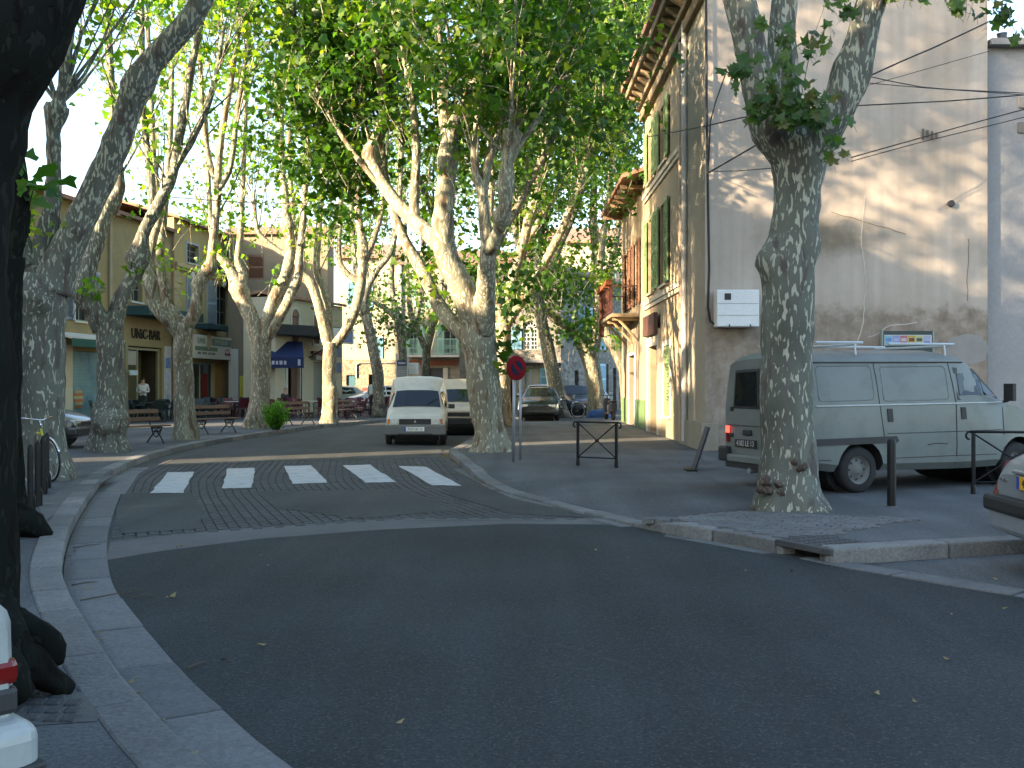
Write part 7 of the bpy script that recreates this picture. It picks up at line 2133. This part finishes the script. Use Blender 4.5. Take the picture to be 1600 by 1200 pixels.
cable("short level cable from the house corner to the thick tree", [(1107, 268, 22.3), (1150, 267, 20), (1215, 262, 12.6)], .008)
cable("thin faint cable high on the flank ending at the neighbouring roof", [(1340, 138, 21.8), (1440, 110, 22.0), (1545, 80, 22.4)], .007)
cable("pale rope strung between the left-hand trees", [(268, 308, 22.8), (380, 316, 26), (470, 318, 31), (620, 320, 36)], .012)
for o_ in bpy.data.objects:
    if o_.get("label", "").startswith("pale rope"): o_.data.materials[0] = mat("pale rope", (.45, .33, .18), .8)

# ------------------------------------------------------------------ benches
wood = mat("bench wood", (.115, .068, .04), .7, .2, 3, .3, 40, rnd=.15, stretch=(.3, 4, 4))
iron = mat("dark green iron", (.012, .018, .018), .5, .2, 6)
def bench(label, u, v, rz, tilt=0):
    p = G(u, v, .12)
    t = thing("park_bench", label, "bench", (p.x, p.y, PZ), rz, "wooden benches along the kerb")
    L = 1.75
    for i, y in enumerate((-.20, -.07, .06)): MB().b2(-L / 2, L / 2, y - .055, y + .055, .42, .455).build("seat_slat", wood, t, bevel=.008)
    for z, y in ((.60, .19), (.79, .25)): 
        o_ = MB().b2(-L / 2, L / 2, -.016, .016, -.055, .055).build("back_slat", wood, t, bevel=.006); o_.location = (0, y, z); o_.rotation_euler = (R(-16), 0, 0)
    for x in (-.58, .58):
        mb = MB(); r = .02
        mb.tube([(x, -.32, 0), (x, -.24, .12), (x, -.16, .22), (x, -.22, .33), (x, -.26, .41)], r, 6)
        mb.tube([(x, .30, 0), (x, .20, .12), (x, .08, .22), (x, .12, .34), (x, .18, .44), (x, .22, .62), (x, .29, .88)], r, 6)
        mb.tube([(x, -.25, .41), (x, 0, .40), (x, .14, .41)], r, 6)
        mb.tube([(x, -.16, .22), (x, -.04, .30), (x, .08, .22), (x, -.04, .15), (x, -.16, .22)], r * .8, 6)
        mb.tube([(x, -.14 + .07 * math.cos(q), .33 + .06 * math.sin(q)) if False else (x, -.13 + .06 * math.cos(q), .335 + .05 * math.sin(q)) for q in [k * math.pi / 4 for k in range(9)]], r * .7, 5)
        mb.tube([(x, .05 + .06 * math.cos(q), .335 + .05 * math.sin(q)) for q in [k * math.pi / 4 for k in range(9)]], r * .7, 5)
        mb.build("leg", iron, t, smooth=True)
    return t
bench("wooden bench half hidden behind the burred tree trunk", 212, 694, R(58))
bench("wooden bench between the slender tree and the pale three limbed tree", 335, 677, R(62))
bench("wooden bench just right of the green bush", 464, 664, R(60))
bench("small looking far bench just right of the hollow scarred tree", 535, 657, R(58))

# bush beside the pale tree
p = G(431, 672, .12)
t = thing("small_bush", "feathery bright green bush at the foot of the pale tree", "bush", (p.x, p.y, PZ))
rb = random.Random(21)
mb = MB(); P_ = []
for i in range(150):
    a_ = rb.uniform(0, 6.28); r_ = rb.random() ** .5 * .28; hh = rb.uniform(.45, 1.0)
    b0 = Vector((.1 * math.cos(a_), .1 * math.sin(a_), 0)); e = Vector((r_ * math.cos(a_) * 1.4, r_ * math.sin(a_) * 1.4, hh * (1 - r_)))
    mb.tube([b0, b0.lerp(e, .5) + Vector((0, 0, .08)), e], [.006, .005, .003], 3, cap=False)
    for k in range(14):
        f = rb.uniform(.25, 1.05); q = b0.lerp(e, f); P_.append((q.x + rb.gauss(0, .04), q.y + rb.gauss(0, .04), q.z + rb.gauss(0, .03)))
t.scale = (1.15, 1.15, 1.1)
mb.build("stems", mat("green stem", (.05, .10, .02), .7), t)
me_ = leaves_mesh("foliage", P_, [rb.gauss(.4, .2) for _ in P_], .065, LEAF_FAR, leaf_mat("bush leaf", (.04, .13, .010), (.07, .20, .014), (.14, .28, .02)), 5)
o_ = bpy.data.objects.new("foliage", me_); C.objects.link(o_); o_.parent = t

# ------------------------------------------------------------------ terrace chairs and tables
def chair_proto(label, m, group, arms=True):
    t = thing("terrace_chair", label, "chair", (0, 0, -50), 0, group)
    MB().prism([(-.22, -.22, .43), (.22, -.22, .43), (.19, .2, .41), (-.19, .2, .41)], (0, 0, .03)).build("seat", m, t, bevel=.01)
    mb = MB(); mb.prism([(-.20, .19, .46), (.20, .19, .46), (.22, .30, .78), (.14, .32, .86), (-.14, .32, .86), (-.22, .30, .78)], (0, .025, .006)); mb.build("backrest", m, t, bevel=.01)
    for sx in (-1, 1):
        MB().tube([(sx * .20, -.20, .43), (sx * .24, -.26, 0)], [.02, .015], 6).build("leg", m, t)
        MB().tube([(sx * .18, .18, .41), (sx * .22, .30, 0)], [.02, .015], 6).build("leg", m, t)
        MB().tube([(sx * .21, .28, .70), (sx * .26, .05, .66), (sx * .25, -.18, .62), (sx * .21, -.21, .44)], .017, 6).build("armrest", m, t)
    return t
burg = mat("burgundy plastic", (.085, .012, .022), .4, .12, 4)
dkgrn = mat("dark green plastic", (.010, .022, .020), .45, .12, 4)
def table_proto(label, top_m, group):
    t = thing("terrace_table", label, "table", (0, 0, -50), 0, group)
    MB().lathe([(.40, .70), (.42, .71), (.42, .73), (.40, .735)], (0, 0, 0), 'Z', 20).build("table_top", top_m, t, auto=40)
    MB().lathe([(.03, .02), (.03, .70)], (0, 0, 0), 'Z', 10).build("stem", black_metal, t, smooth=True)
    MB().lathe([(.26, 0), (.25, .02), (.05, .05)], (0, 0, 0), 'Z', 14).build("base", black_metal, t, auto=40)
    return t
c1 = chair_proto("burgundy plastic armchair at the cafe terrace tables", burg, "burgundy chairs of the cafe terrace")
c2 = chair_proto("dark green plastic armchair outside the bar", dkgrn, "dark green chairs of the bar")
t1 = table_proto("round pale topped table among the burgundy chairs", mat("pale table top", (.55, .50, .45), .4, .08, 3), "tables of the cafe terrace")
t2 = table_proto("round dark green table outside the bar", mat("green table top", (.02, .045, .042), .35, .1, 3), "tables of the bar")
rt = random.Random(4)
def set_out(tables, tp, cp_, n, used, tname, cname):
    for k, (x, y, where) in enumerate(tables):
        if not used[0]: tp.location = (x, y, PZ); used[0] = True; tb = tp
        else: tb = dup(tp, (x, y, PZ))
        tb["label"] = tname + " " + where
        a0 = rt.uniform(0, 6.28)
        for i in range(n):
            a_ = a0 + i * 2 * math.pi / n + rt.uniform(-.25, .25); r_ = rt.uniform(.62, .80)
            loc = (x + r_ * math.cos(a_), y + r_ * math.sin(a_), PZ); rz = a_ - math.pi / 2 + rt.uniform(-.3, .3)
            if not used[1]: cp_.location = loc; cp_.rotation_euler = (0, 0, rz); used[1] = True; ch = cp_
            else: ch = dup(cp_, loc, rz)
            ch["label"] = cname + " " + where
set_out([(-9.9, 43.0, "behind the bench beside the bush"), (-8.9, 44.9, "between the bush and the hollow scarred tree"), (-10.6, 45.2, "under the blue awning"), (-8.0, 47.2, "behind the hollow scarred tree"),
         (-7.3, 44.8, "behind the farthest bench"), (-6.6, 47.6, "near the man in pale green"), (-6.0, 49.8, "in front of the white car"), (-12.0, 44.2, "behind the pale three limbed tree")], t1, c1, 4, [False, False], "round pale table", "burgundy plastic armchair")
set_out([(-14.7, 41.2, "straight before the bar doorway"), (-14.9, 43.4, "by the postered pilaster of the bar"), (-13.9, 45.2, "below the left end of the agency sign"), (-13.4, 42.6, "behind the slender forked tree"), (-13.2, 47.4, "before the letter boxes"),
         (-12.6, 46.0, "before the right end of the yellow house"), (-15.2, 39.6, "behind the burred tree"), (-13.9, 40.4, "nearest before the bar front"), (-14.3, 48.6, "before the agency window")], t2, c2, 4, [False, False], "round dark green table", "dark green plastic armchair")

# ------------------------------------------------------------------ bicycles
def bicycle(label, loc, rz, fm, lean=0.0, group="bicycles"):
    t = thing("bicycle", label, "bicycle", loc, rz, None)
    t.rotation_euler = (R(lean), 0, rz)
    r = .325
    for x in (-.52, .52):
        mb = MB(); mb.tube([(x + r * math.cos(q), 0, r + r * math.sin(q)) for q in [k * math.pi / 14 for k in range(29)]], .017, 6, cap=False); wo = mb.build("wheel", tyre_m, t, smooth=True)
        mb = MB(); mb.tube([(x + (r - .03) * math.cos(q), 0, r + (r - .03) * math.sin(q)) for q in [k * math.pi / 14 for k in range(29)]], .011, 5, cap=False); mb.build("rim", mat("white rim", (.45, .46, .47), .4), wo, smooth=True)
        mb = MB()
        for k in range(16):
            q = k * math.pi / 8; mb.tube([(x, .02 if k % 2 else -.02, r), (x + (r - .03) * math.cos(q), 0, r + (r - .03) * math.sin(q))], .0016, 3, cap=False)
        mb.lathe([(.02, -.04), (.02, .04)], (x, 0, r), 'Y', 8); mb.build("spokes", galv, wo)
        mb = MB(); mb.tube([(x + (r + .03) * math.cos(q), 0, r + (r + .03) * math.sin(q)) for q in [.3 + k * math.pi / 14 for k in range(12)]], .02, 5); mb.build("mudguard", chrome, t, smooth=True)
    mb = MB(); bb = (-.05, 0, .28); st_ = (-.20, 0, .78); hd_ = (.36, 0, .80)
    for a_, c_ in ((bb, st_), (st_, (.33, 0, .72)), (bb, (.37, 0, .66)), (bb, (-.52, 0, r)), ((-.185, 0, .73), (-.52, 0, r)), (hd_, (.40, 0, .60)), ((.40, 0, .60), (.52, 0, r))): mb.tube([a_, c_], .017, 7)
    mb.build("frame", fm, t, smooth=True)
    mb = MB(); mb.tube([hd_, (.35, 0, .92)], .014, 6); mb.tube([(.22, -.27, .98), (.36, -.18, .97), (.40, 0, .93), (.36, .18, .97), (.22, .27, .98)], .012, 6); mb.build("handlebar", chrome, t, smooth=True)
    mb = MB(); mb.prism([(-.36, -.09, .86), (-.36, .09, .86), (-.10, .025, .87), (-.02, 0, .87), (-.10, -.025, .87)], (0, 0, .045)); mb.build("saddle", plastic_b, t, bevel=.015)
    mb = MB(); mb.tube([st_, (-.215, 0, .87)], .013, 6); mb.build("seat_post", chrome, t)
    mb = MB(); mb.lathe([(.09, -.005), (.09, .005)], (bb[0], -.05, bb[2]), 'Y', 16); mb.tube([(bb[0], -.08, bb[2]), (bb[0] + .12, -.08, bb[2] - .11), (bb[0] + .12, -.16, bb[2] - .11)], .01, 5); mb.tube([(bb[0], .08, bb[2]), (bb[0] - .12, .08, bb[2] + .11), (bb[0] - .12, .16, bb[2] + .11)], .01, 5); mb.build("crank", galv, t)
    return t
p = G(78, 752, .12)
bicycle("yellow bicycle with white front rim leaning behind the black cycle posts", (p.x - .40, p.y + .30, PZ), R(-38), mat("yellow frame", (.45, .42, .02), .4), 4)
bicycle("dark bicycle propped against the foot of the leaning plane tree", (2.35, 44.2, PZ), R(12), mat("black frame", (.015, .015, .015), .4), -6)

# blue bag, scooter
p = G(935, 652, .12)
t = thing("cloth_bag", "slumped blue bag lying at the foot of the sunlit trunk", "bag", (p.x, p.y - .3, PZ))
mb = MB(); n = 14; V = []; F = []
for i in range(8):
    th = math.pi / 2 * i / 7
    for j in range(n):
        w = 2 * math.pi * j / n; r_ = math.cos(th) ** .6 * (1 + .14 * vnoise(math.cos(w) * 2, math.sin(w) * 2, i * .6))
        V.append((.56 * r_ * math.cos(w), .36 * r_ * math.sin(w), .36 * math.sin(th) * (1 + .15 * vnoise(j, i, 3)) - .01))
for i in range(7):
    for j in range(n): F.append((i * n + j, i * n + (j + 1) % n, (i + 1) * n + (j + 1) % n, (i + 1) * n + j))
mb.add(V, F); mb.build("sack", mat("blue cloth", (.03, .09, .26), .8, .25, 5, .3, 20), t, smooth=True)
mb = MB(); mb.tube([(.1, -.05, .33), (.2, -.12, .45), (.32, -.08, .36)], .02, 6); mb.build("handle", mat("blue cloth", (.03, .09, .26)), t)
t = thing("motor_scooter", "small dark motor scooter parked near the far shop doorway", "scooter", (4.02, 42.2, PZ), R(100))
for x in (-.55, .55): MB().lathe([(.12, -.05), (.22, -.045), (.235, 0), (.22, .045), (.12, .05)], (x, 0, .235), 'Y', 16).build("wheel", tyre_m, t, auto=50)
mb = MB(); mb.prism([(-.75, -.14, .35), (-.15, -.14, .30), (-.1, -.14, .62), (-.7, -.14, .72)], (0, .28, 0)); mb.b2(-.15, .3, -.14, .14, .24, .32); mb.prism([(.28, -.16, .25), (.42, -.16, .25), (.42, -.16, .85), (.34, -.16, .90)], (0, .32, 0)); mb.build("body", paint("scooter paint", (.05, .05, .06)), t, bevel=.04)
MB().b2(-.72, -.12, -.12, .12, .72, .80).build("saddle", plastic_b, t, bevel=.03)
mb = MB(); mb.tube([(.55, 0, .25), (.40, 0, .85), (.36, 0, 1.0)], .025, 6); mb.tube([(.3, -.3, 1.02), (.36, 0, 1.0), (.3, .3, 1.02)], .014, 6); mb.build("handlebar", black_metal, t)
MB().lathe([(.02, -.04), (.08, 0), (.07, .04)], (.46, 0, .92), 'X', 12).build("headlamp", lamp_g, t, auto=50)

# bus stop panels
for (u, v0, v1, wpx, lab, c1_, d) in ((628, 563, 592, 15, "blue topped bus stop timetable panel on a grey post", (.02, .035, .10), 47.0), (646, 567, 585, 15, "white bus stop map case beside the timetable panel", (.60, .63, .66), 47.5)):
    x = FX(u, d); z0, z1 = FZ(v1, d), FZ(v0, d); ww = wpx / FPX * d
    t = thing("bus_stop_panel", lab, "sign", (x, d, PZ), 0)
    MB().tube([(-ww * .55, 0, 0), (-ww * .55, 0, z1 + .3)], .035, 8).build("post", galv, t, smooth=True)
    MB().b2(-ww / 2, ww / 2, -.03, .03, z0, z1).build("panel", mat("panel %d" % u, (.20, .23, .25) if u < 640 else c1_, .5, .08, 3), t, bevel=.01)
    if u < 640:
        MB().b2(-ww / 2, ww / 2, -.034, .034, z1 - .26, z1 + .002).build("heading_band", mat("navy heading", c1_, .5), t)
        MB().b2(-ww * .38, ww * .38, -.038, -.035, z1 - .17, z1 - .09).build("heading_print", mat("pale heading", (.4, .42, .5), .5, .5, 20), t)
        mb = MB()
        for k in range(4): mb.b2(-ww * .4, ww * .4, -.036, -.031, z0 + .06 + k * .1, z0 + .09 + k * .1)
        mb.build("timetable_rows", mat("timetable rows", (.34, .36, .37), .5, .3, 20), t)
    else:
        mb = MB(); mb.b2(-ww * .40, ww * .1, -.036, -.031, z1 - .14, z1 - .10); mb.b2(-ww * .35, ww * .35, -.036, -.031, z0 + .1, z0 + .12); mb.build("map_lines", mat("map lines", (.40, .45, .50), .5), t)
    MB().tube([(ww * .55, 0, 0), (ww * .55, 0, z1)], .03, 8).build("post", galv, t, smooth=True)

# ------------------------------------------------------------------ people
def person(label, loc, rz, J, shirt, trousers, hair, skin=(.42, .26, .18), sleeve=True):
    t = thing("person", label, "person", loc, rz)
    names = list(J.keys()); idx = {n: i for i, n in enumerate(names)}
    E_ = [("pelvis", "waist"), ("waist", "chest"), ("chest", "neck"), ("neck", "head"), ("head", "crown")]
    for s in "lr":
        E_ += [("chest", "sh" + s), ("sh" + s, "el" + s), ("el" + s, "wr" + s), ("wr" + s, "ha" + s), ("pelvis", "hip" + s), ("hip" + s, "kn" + s), ("kn" + s, "an" + s), ("an" + s, "to" + s)]
    rad = dict(pelvis=(.155, .115), waist=(.145, .105), chest=(.165, .115), neck=(.058, .06), head=(.082, .095), crown=(.06, .07))
    for s in "lr":
        rad.update({"sh" + s: (.075, .07), "el" + s: (.047, .047), "wr" + s: (.033, .03), "ha" + s: (.038, .022), "hip" + s: (.095, .095), "kn" + s: (.062, .065), "an" + s: (.045, .05), "to" + s: (.042, .03)})
    me = bpy.data.meshes.new("body")
    me.from_pydata([J[n] for n in names], [(idx[a_], idx[b2]) for a_, b2 in E_], [])
    o = bpy.data.objects.new("body", me); C.objects.link(o)
    m = o.modifiers.new("skin", 'SKIN'); m.use_smooth_shade = True
    sv = me.skin_vertices[0].data
    for n in names: sv[idx[n]].radius = rad[n]
    sv[idx["pelvis"]].use_root = True
    s_ = o.modifiers.new("sub", 'SUBSURF'); s_.levels = 1; s_.render_levels = 1
    dg = bpy.context.evaluated_depsgraph_get(); dg.update()
    m2 = bpy.data.meshes.new_from_object(o.evaluated_get(dg))
    bpy.data.objects.remove(o)
    m2.materials.clear()
    sk = mat("skin %s" % label[:12], skin, .6, .06, 8)
    for q in (mat("shirt %s" % label[:12], shirt, .85, .1, 6), mat("trousers %s" % label[:12], trousers, .85, .12, 6), sk, mat("shoe", (.02, .017, .015), .6)): m2.materials.append(q)
    segs = [(Vector(J[a_]), Vector(J[b2]), a_, b2) for a_, b2 in E_]
    for p in m2.polygons:
        c = p.center; best = None
        for a_, b2, na, nb in segs:
            e = b2 - a_; f = max(0, min(1, (c - a_).dot(e) / max(e.length_squared, 1e-6))); dd = (c - a_ - e * f).length
            if best is None or dd < best[0]: best = (dd, na, nb, f)
        _, na, nb, f = best
        if nb in ("head", "crown") or (nb == "neck" and f > .75): k = 2
        elif nb[:2] in ("wr", "ha") and (not sleeve or nb[:2] == "ha"): k = 2
        elif nb[:2] in ("ki", "kn", "an") or nb.startswith("hip") or (na == "pelvis" and f < .35): k = 1
        elif nb[:2] == "to": k = 3
        else: k = 0
        p.material_index = k; p.use_smooth = True
    bo = bpy.data.objects.new("body", m2); C.objects.link(bo); bo.parent = t
    # hair cap, nose and ears
    h = Vector(J["head"]); cr = Vector(J["crown"]); ax = (cr - h).normalized()
    fw = Vector((0, -1, 0)); mb = MB(); n = 12
    ctr = h.lerp(cr, .45); V = []; F = []
    for i in range(6):
        th = math.pi * .56 * i / 5
        for j in range(n):
            w = 2 * math.pi * j / n
            d = Vector((math.sin(th) * math.cos(w) * .088, math.sin(th) * math.sin(w) * .104, math.cos(th) * .115))
            if d.y < -.03 and i > 3: d *= .86; d.z += .03
            V.append(ctr + d + Vector((0, .008, .004)))
    for i in range(5):
        for j in range(n): F.append((i * n + j, i * n + (j + 1) % n, (i + 1) * n + (j + 1) % n, (i + 1) * n + j))
    mb.add(V, F); mb.build("hair", mat("hair %s" % label[:10], hair, .8, .2, 20), t, smooth=True)
    mb = MB(); mb.prism([ctr + Vector((-.016, -.085, -.035)), ctr + Vector((.016, -.085, -.035)), ctr + Vector((0, -.082, .02))], (0, -.026, -.004)); mb.build("nose", sk, t, bevel=.005)
    mb = MB()
    for sx in (-1, 1): mb.lathe([(.004, 0), (.024, .006), (.018, .014)], tuple(ctr + Vector((sx * .082, .005, -.02))), 'X', 8)
    mb.build("ears", sk, t, smooth=True)
    # fingers on each hand, rooted in the palm
    for s in "lr":
        wv_, hv = Vector(J["wr" + s]), Vector(J["ha" + s]); dv = (hv - wv_).normalized(); sd = dv.cross(Vector((0, 1, .3))).normalized()
        mb = MB()
        for k, ln in enumerate((.070, .080, .076, .058)):
            b0 = hv + sd * (.024 - k * .016); b1 = b0 + dv * ln * .55; b2 = b1 + (dv + Vector((0, -.5, 0))).normalized() * ln * .5
            mb.tube([b0 - dv * .02, b1, b2], [.0085, .008, .006], 5)
        b0 = wv_.lerp(hv, .45) + sd * .03; mb.tube([b0, b0 + sd * .03 + dv * .03, b0 + sd * .035 + dv * .065], [.010, .009, .007], 5)
        mb.build("fingers", sk, t, smooth=True)
    return t
ST = dict(pelvis=(0, 0, .96), waist=(0, 0, 1.10), chest=(0, .01, 1.34), neck=(0, 0, 1.50), head=(0, -.02, 1.60), crown=(0, -.015, 1.70))
def mk(base, **kw):
    d = dict(base)
    for s, sg_ in (("l", 1), ("r", -1)):
        d.update({"sh" + s: (sg_ * .185, .01, 1.42), "el" + s: (sg_ * .25, .02, 1.13), "wr" + s: (sg_ * .25, -.06, .89), "ha" + s: (sg_ * .245, -.09, .81), "hip" + s: (sg_ * .095, 0, .90), "kn" + s: (sg_ * .105, -.02, .50), "an" + s: (sg_ * .11, .01, .09), "to" + s: (sg_ * .13, -.13, .035)})
    d.update(kw); return d
pb_ = lpos(ly(172)); bar = [o for o in bpy.data.objects if o.name.startswith("bar_building")][0]
bl_ = Matrix.Translation(bar.location) @ Matrix.Rotation(LANG, 4, 'Z')
q = bl_ @ Vector((lx(211, ly(172) + .05), -.35, 0))
person("man in white shirt and dark trousers standing in the bar doorway", (q.x, q.y, PZ), LANG + R(-60), mk(ST, ell=(.24, .03, 1.15), wrl=(.08, -.16, 1.14), hal=(.0, -.18, 1.15), elr=(-.24, .03, 1.15), wrr=(-.08, -.17, 1.10), har=(0, -.19, 1.11)), (.55, .55, .53), (.02, .022, .03), (.03, .025, .02))
p = G(566, 655, .12)
person("man in pale green shirt seen from behind among the terrace chairs", (p.x, 46.3, PZ), R(165), mk(ST, chest=(0, -.07, 1.32), neck=(0, -.13, 1.46), head=(0, -.18, 1.55), crown=(0, -.20, 1.65), shl=(.19, -.06, 1.39), shr=(-.19, -.06, 1.39), ell=(.27, -.10, 1.12), wrl=(.24, -.28, .95), hal=(.23, -.35, .90), elr=(-.26, -.08, 1.12), wrr=(-.24, -.24, .93), har=(-.23, -.31, .88)), (.34, .40, .37), (.03, .018, .022), (.03, .026, .024))
sit = dict(pelvis=(0, 0, .52), waist=(0, .02, .68), chest=(0, .03, .92), neck=(0, 0, 1.08), head=(0, -.03, 1.18), crown=(0, -.03, 1.28))
sd_ = mk(sit)
for s, sg_ in (("l", 1), ("r", -1)):
    sd_.update({"sh" + s: (sg_ * .18, .02, 1.0), "el" + s: (sg_ * .25, -.06, .76), "wr" + s: (sg_ * .16, -.30, .76), "ha" + s: (sg_ * .12, -.38, .76), "hip" + s: (sg_ * .10, -.03, .49), "kn" + s: (sg_ * .13, -.44, .50), "an" + s: (sg_ * .13, -.42, .09), "to" + s: (sg_ * .14, -.56, .035)})
person("seated man in dark jacket at the cafe terrace beside the white door frame", (-10.05, 45.4, PZ), R(60), sd_, (.02, .02, .024), (.02, .022, .03), (.25, .22, .2))
cc = dup(c1, (-10.05, 45.35, PZ), R(60), "burgundy plastic armchair under the seated man in dark jacket")

# ------------------------------------------------------------------ separate leaves of the near tree
def lobed_leaf(seed):
    r = random.Random(seed); pts = []
    for ang_, rad_ in ((-90, .10), (-62, .42), (-30, .62), (-6, .44), (18, .86), (44, .52), (66, .62), (90, 1.05), (114, .62), (136, .52), (162, .86), (186, .44), (210, .62), (242, .42)):
        q = R(ang_ + r.uniform(-4, 4)); k = rad_ * r.uniform(.92, 1.08)
        pts.append(Vector((k * math.cos(q), k * math.sin(q), 0)))
    mb = MB(); V = [Vector((0, 0, .02))] + [Vector((p.x, p.y, -.10 * abs(p.x) - .12 * max(0, p.y - .4) + r.uniform(-.04, .04))) for p in pts]
    V = [v * .115 for v in V]
    F = [(0, i + 1, (i + 1) % len(pts) + 1) for i in range(len(pts))]
    mb.add(V, F)
    mb.tube([(0, -.01, 0), (0, -.07, -.01), (.01, -.12, -.03)], .0022, 3, cap=False)
    return mb
leaf_near = []
for i in range(5):
    c = [(.035, .085, .012), (.05, .11, .016), (.03, .075, .012), (.06, .12, .02), (.09, .10, .02)][i]
    m, nt, N, L, P = nodes_of("near leaf %d" % i)
    P.inputs["Base Color"].default_value = (*c, 1); P.inputs["Roughness"].default_value = .45
    tc = N.new("ShaderNodeTexCoord"); nz = N.new("ShaderNodeTexNoise"); nz.inputs["Scale"].default_value = 25; L.new(tc.outputs["Object"], nz.inputs["Vector"])
    rp = ramp(N, [(.3, tuple(q * .7 for q in c)), (.7, tuple(q * 1.3 for q in c))]); L.new(nz.outputs[0], rp.inputs[0]); L.new(rp.outputs[0], P.inputs["Base Color"])
    tr = N.new("ShaderNodeBsdfTranslucent"); tr.inputs[0].default_value = (c[0] * 2.4, c[1] * 2.2, c[2], 1)
    mx = N.new("ShaderNodeMixShader"); mx.inputs[0].default_value = .45; L.new(P.outputs[0], mx.inputs[1]); L.new(tr.outputs[0], mx.inputs[2]); L.new(mx.outputs[0], N["Material Output"].inputs[0])
    leaf_near.append(lobed_leaf(i).mesh("leaf", m, fix=False))
rl = random.Random(31)
def near_leaf(u, v, d, s=1.0):
    o = bpy.data.objects.new("leaf", rl.choice(leaf_near)); C.objects.link(o); o.parent = tree_right
    o.location = W(u, v, d) - tree_right_base
    o.rotation_euler = (R(rl.uniform(20, 110)), R(rl.gauss(0, 35)), R(rl.uniform(-70, 70)))
    k = s * rl.uniform(.75, 1.2); o.scale = (k, k, k)
tw = MB()
def twig(pts, r=.006):
    tw.tube([W(*q) - tree_right_base for q in pts], [r * (1 - .6 * i / (len(pts) - 1)) for i in range(len(pts))], 4, cap=False)
def sprig(pts, n, spread, s=1.0):
    twig(pts)
    for _ in range(n):
        f = rl.random() * (len(pts) - 1); i = min(int(f), len(pts) - 2); g = f - i
        a_, b2 = pts[i], pts[i + 1]
        near_leaf(a_[0] + (b2[0] - a_[0]) * g + rl.gauss(0, spread), a_[1] + (b2[1] - a_[1]) * g + rl.gauss(0, spread), a_[2] + (b2[2] - a_[2]) * g + rl.gauss(0, .08), s)
sprig([(1215, 185, 11.6), (1190, 130, 11.5), (1165, 108, 11.5), (1145, 112, 11.5)], 34, 13)
sprig([(1240, 190, 11.5), (1245, 140, 11.45), (1247, 100, 11.4), (1243, 55, 11.4)], 32, 15)
sprig([(1250, 160, 11.6), (1270, 60, 11.5), (1285, 20, 11.5), (1295, -15, 11.5)], 14, 16)
sprig([(1255, 75, 11.5), (1280, 55, 11.4), (1300, 35, 11.4)], 6, 8)
sprig([(1230, 190, 11.5), (1262, 165, 11.4), (1300, 160, 11.4)], 44, 15)
sprig([(1180, 175, 11.6), (1210, 165, 11.45), (1240, 175, 11.45)], 34, 14)
sprig([(1280, 190, 11.5), (1292, 215, 11.5), (1300, 238, 11.55)], 16, 9)
sprig([(1300, 238, 11.6), (1315, 242, 11.6), (1330, 246, 11.6)], 3, 4)
sprig([(1225, 60, 11.6), (1200, 40, 11.5), (1190, 20, 11.5)], 10, 12)
sprig([(1300, -20, 11.5), (1305, 5, 11.4), (1325, 20, 11.4)], 10, 10, 1.1)
sprig([(1380, -60, 11.8), (1440, -20, 11.6), (1490, 0, 11.5), (1515, 8, 11.5)], 34, 13, 1.1)
sprig([(1500, -60, 11.6), (1540, -15, 11.5), (1556, 10, 11.5), (1575, 35, 11.5)], 30, 11, 1.1)
sprig([(1575, 20, 11.5), (1585, 48, 11.5), (1597, 58, 11.5)], 6, 6)
sprig([(1380, -10, 11.7), (1400, 0, 11.6), (1415, -5, 11.6)], 8, 8)
tw.build("twigs", bark, tree_right, fix=False, kind="stuff")

# lettering: curves to meshes
dg = bpy.context.evaluated_depsgraph_get(); dg.update()
for o in [o for o in bpy.data.objects if o.type == 'FONT']:
    me = bpy.data.meshes.new_from_object(o.evaluated_get(dg))
    nm = o.name.split(".")[0]; par = o.parent; mb_ = o.matrix_basis.copy()
    bpy.data.objects.remove(o)
    n = bpy.data.objects.new(nm, me); C.objects.link(n); n.parent = par; n.matrix_basis = mb_
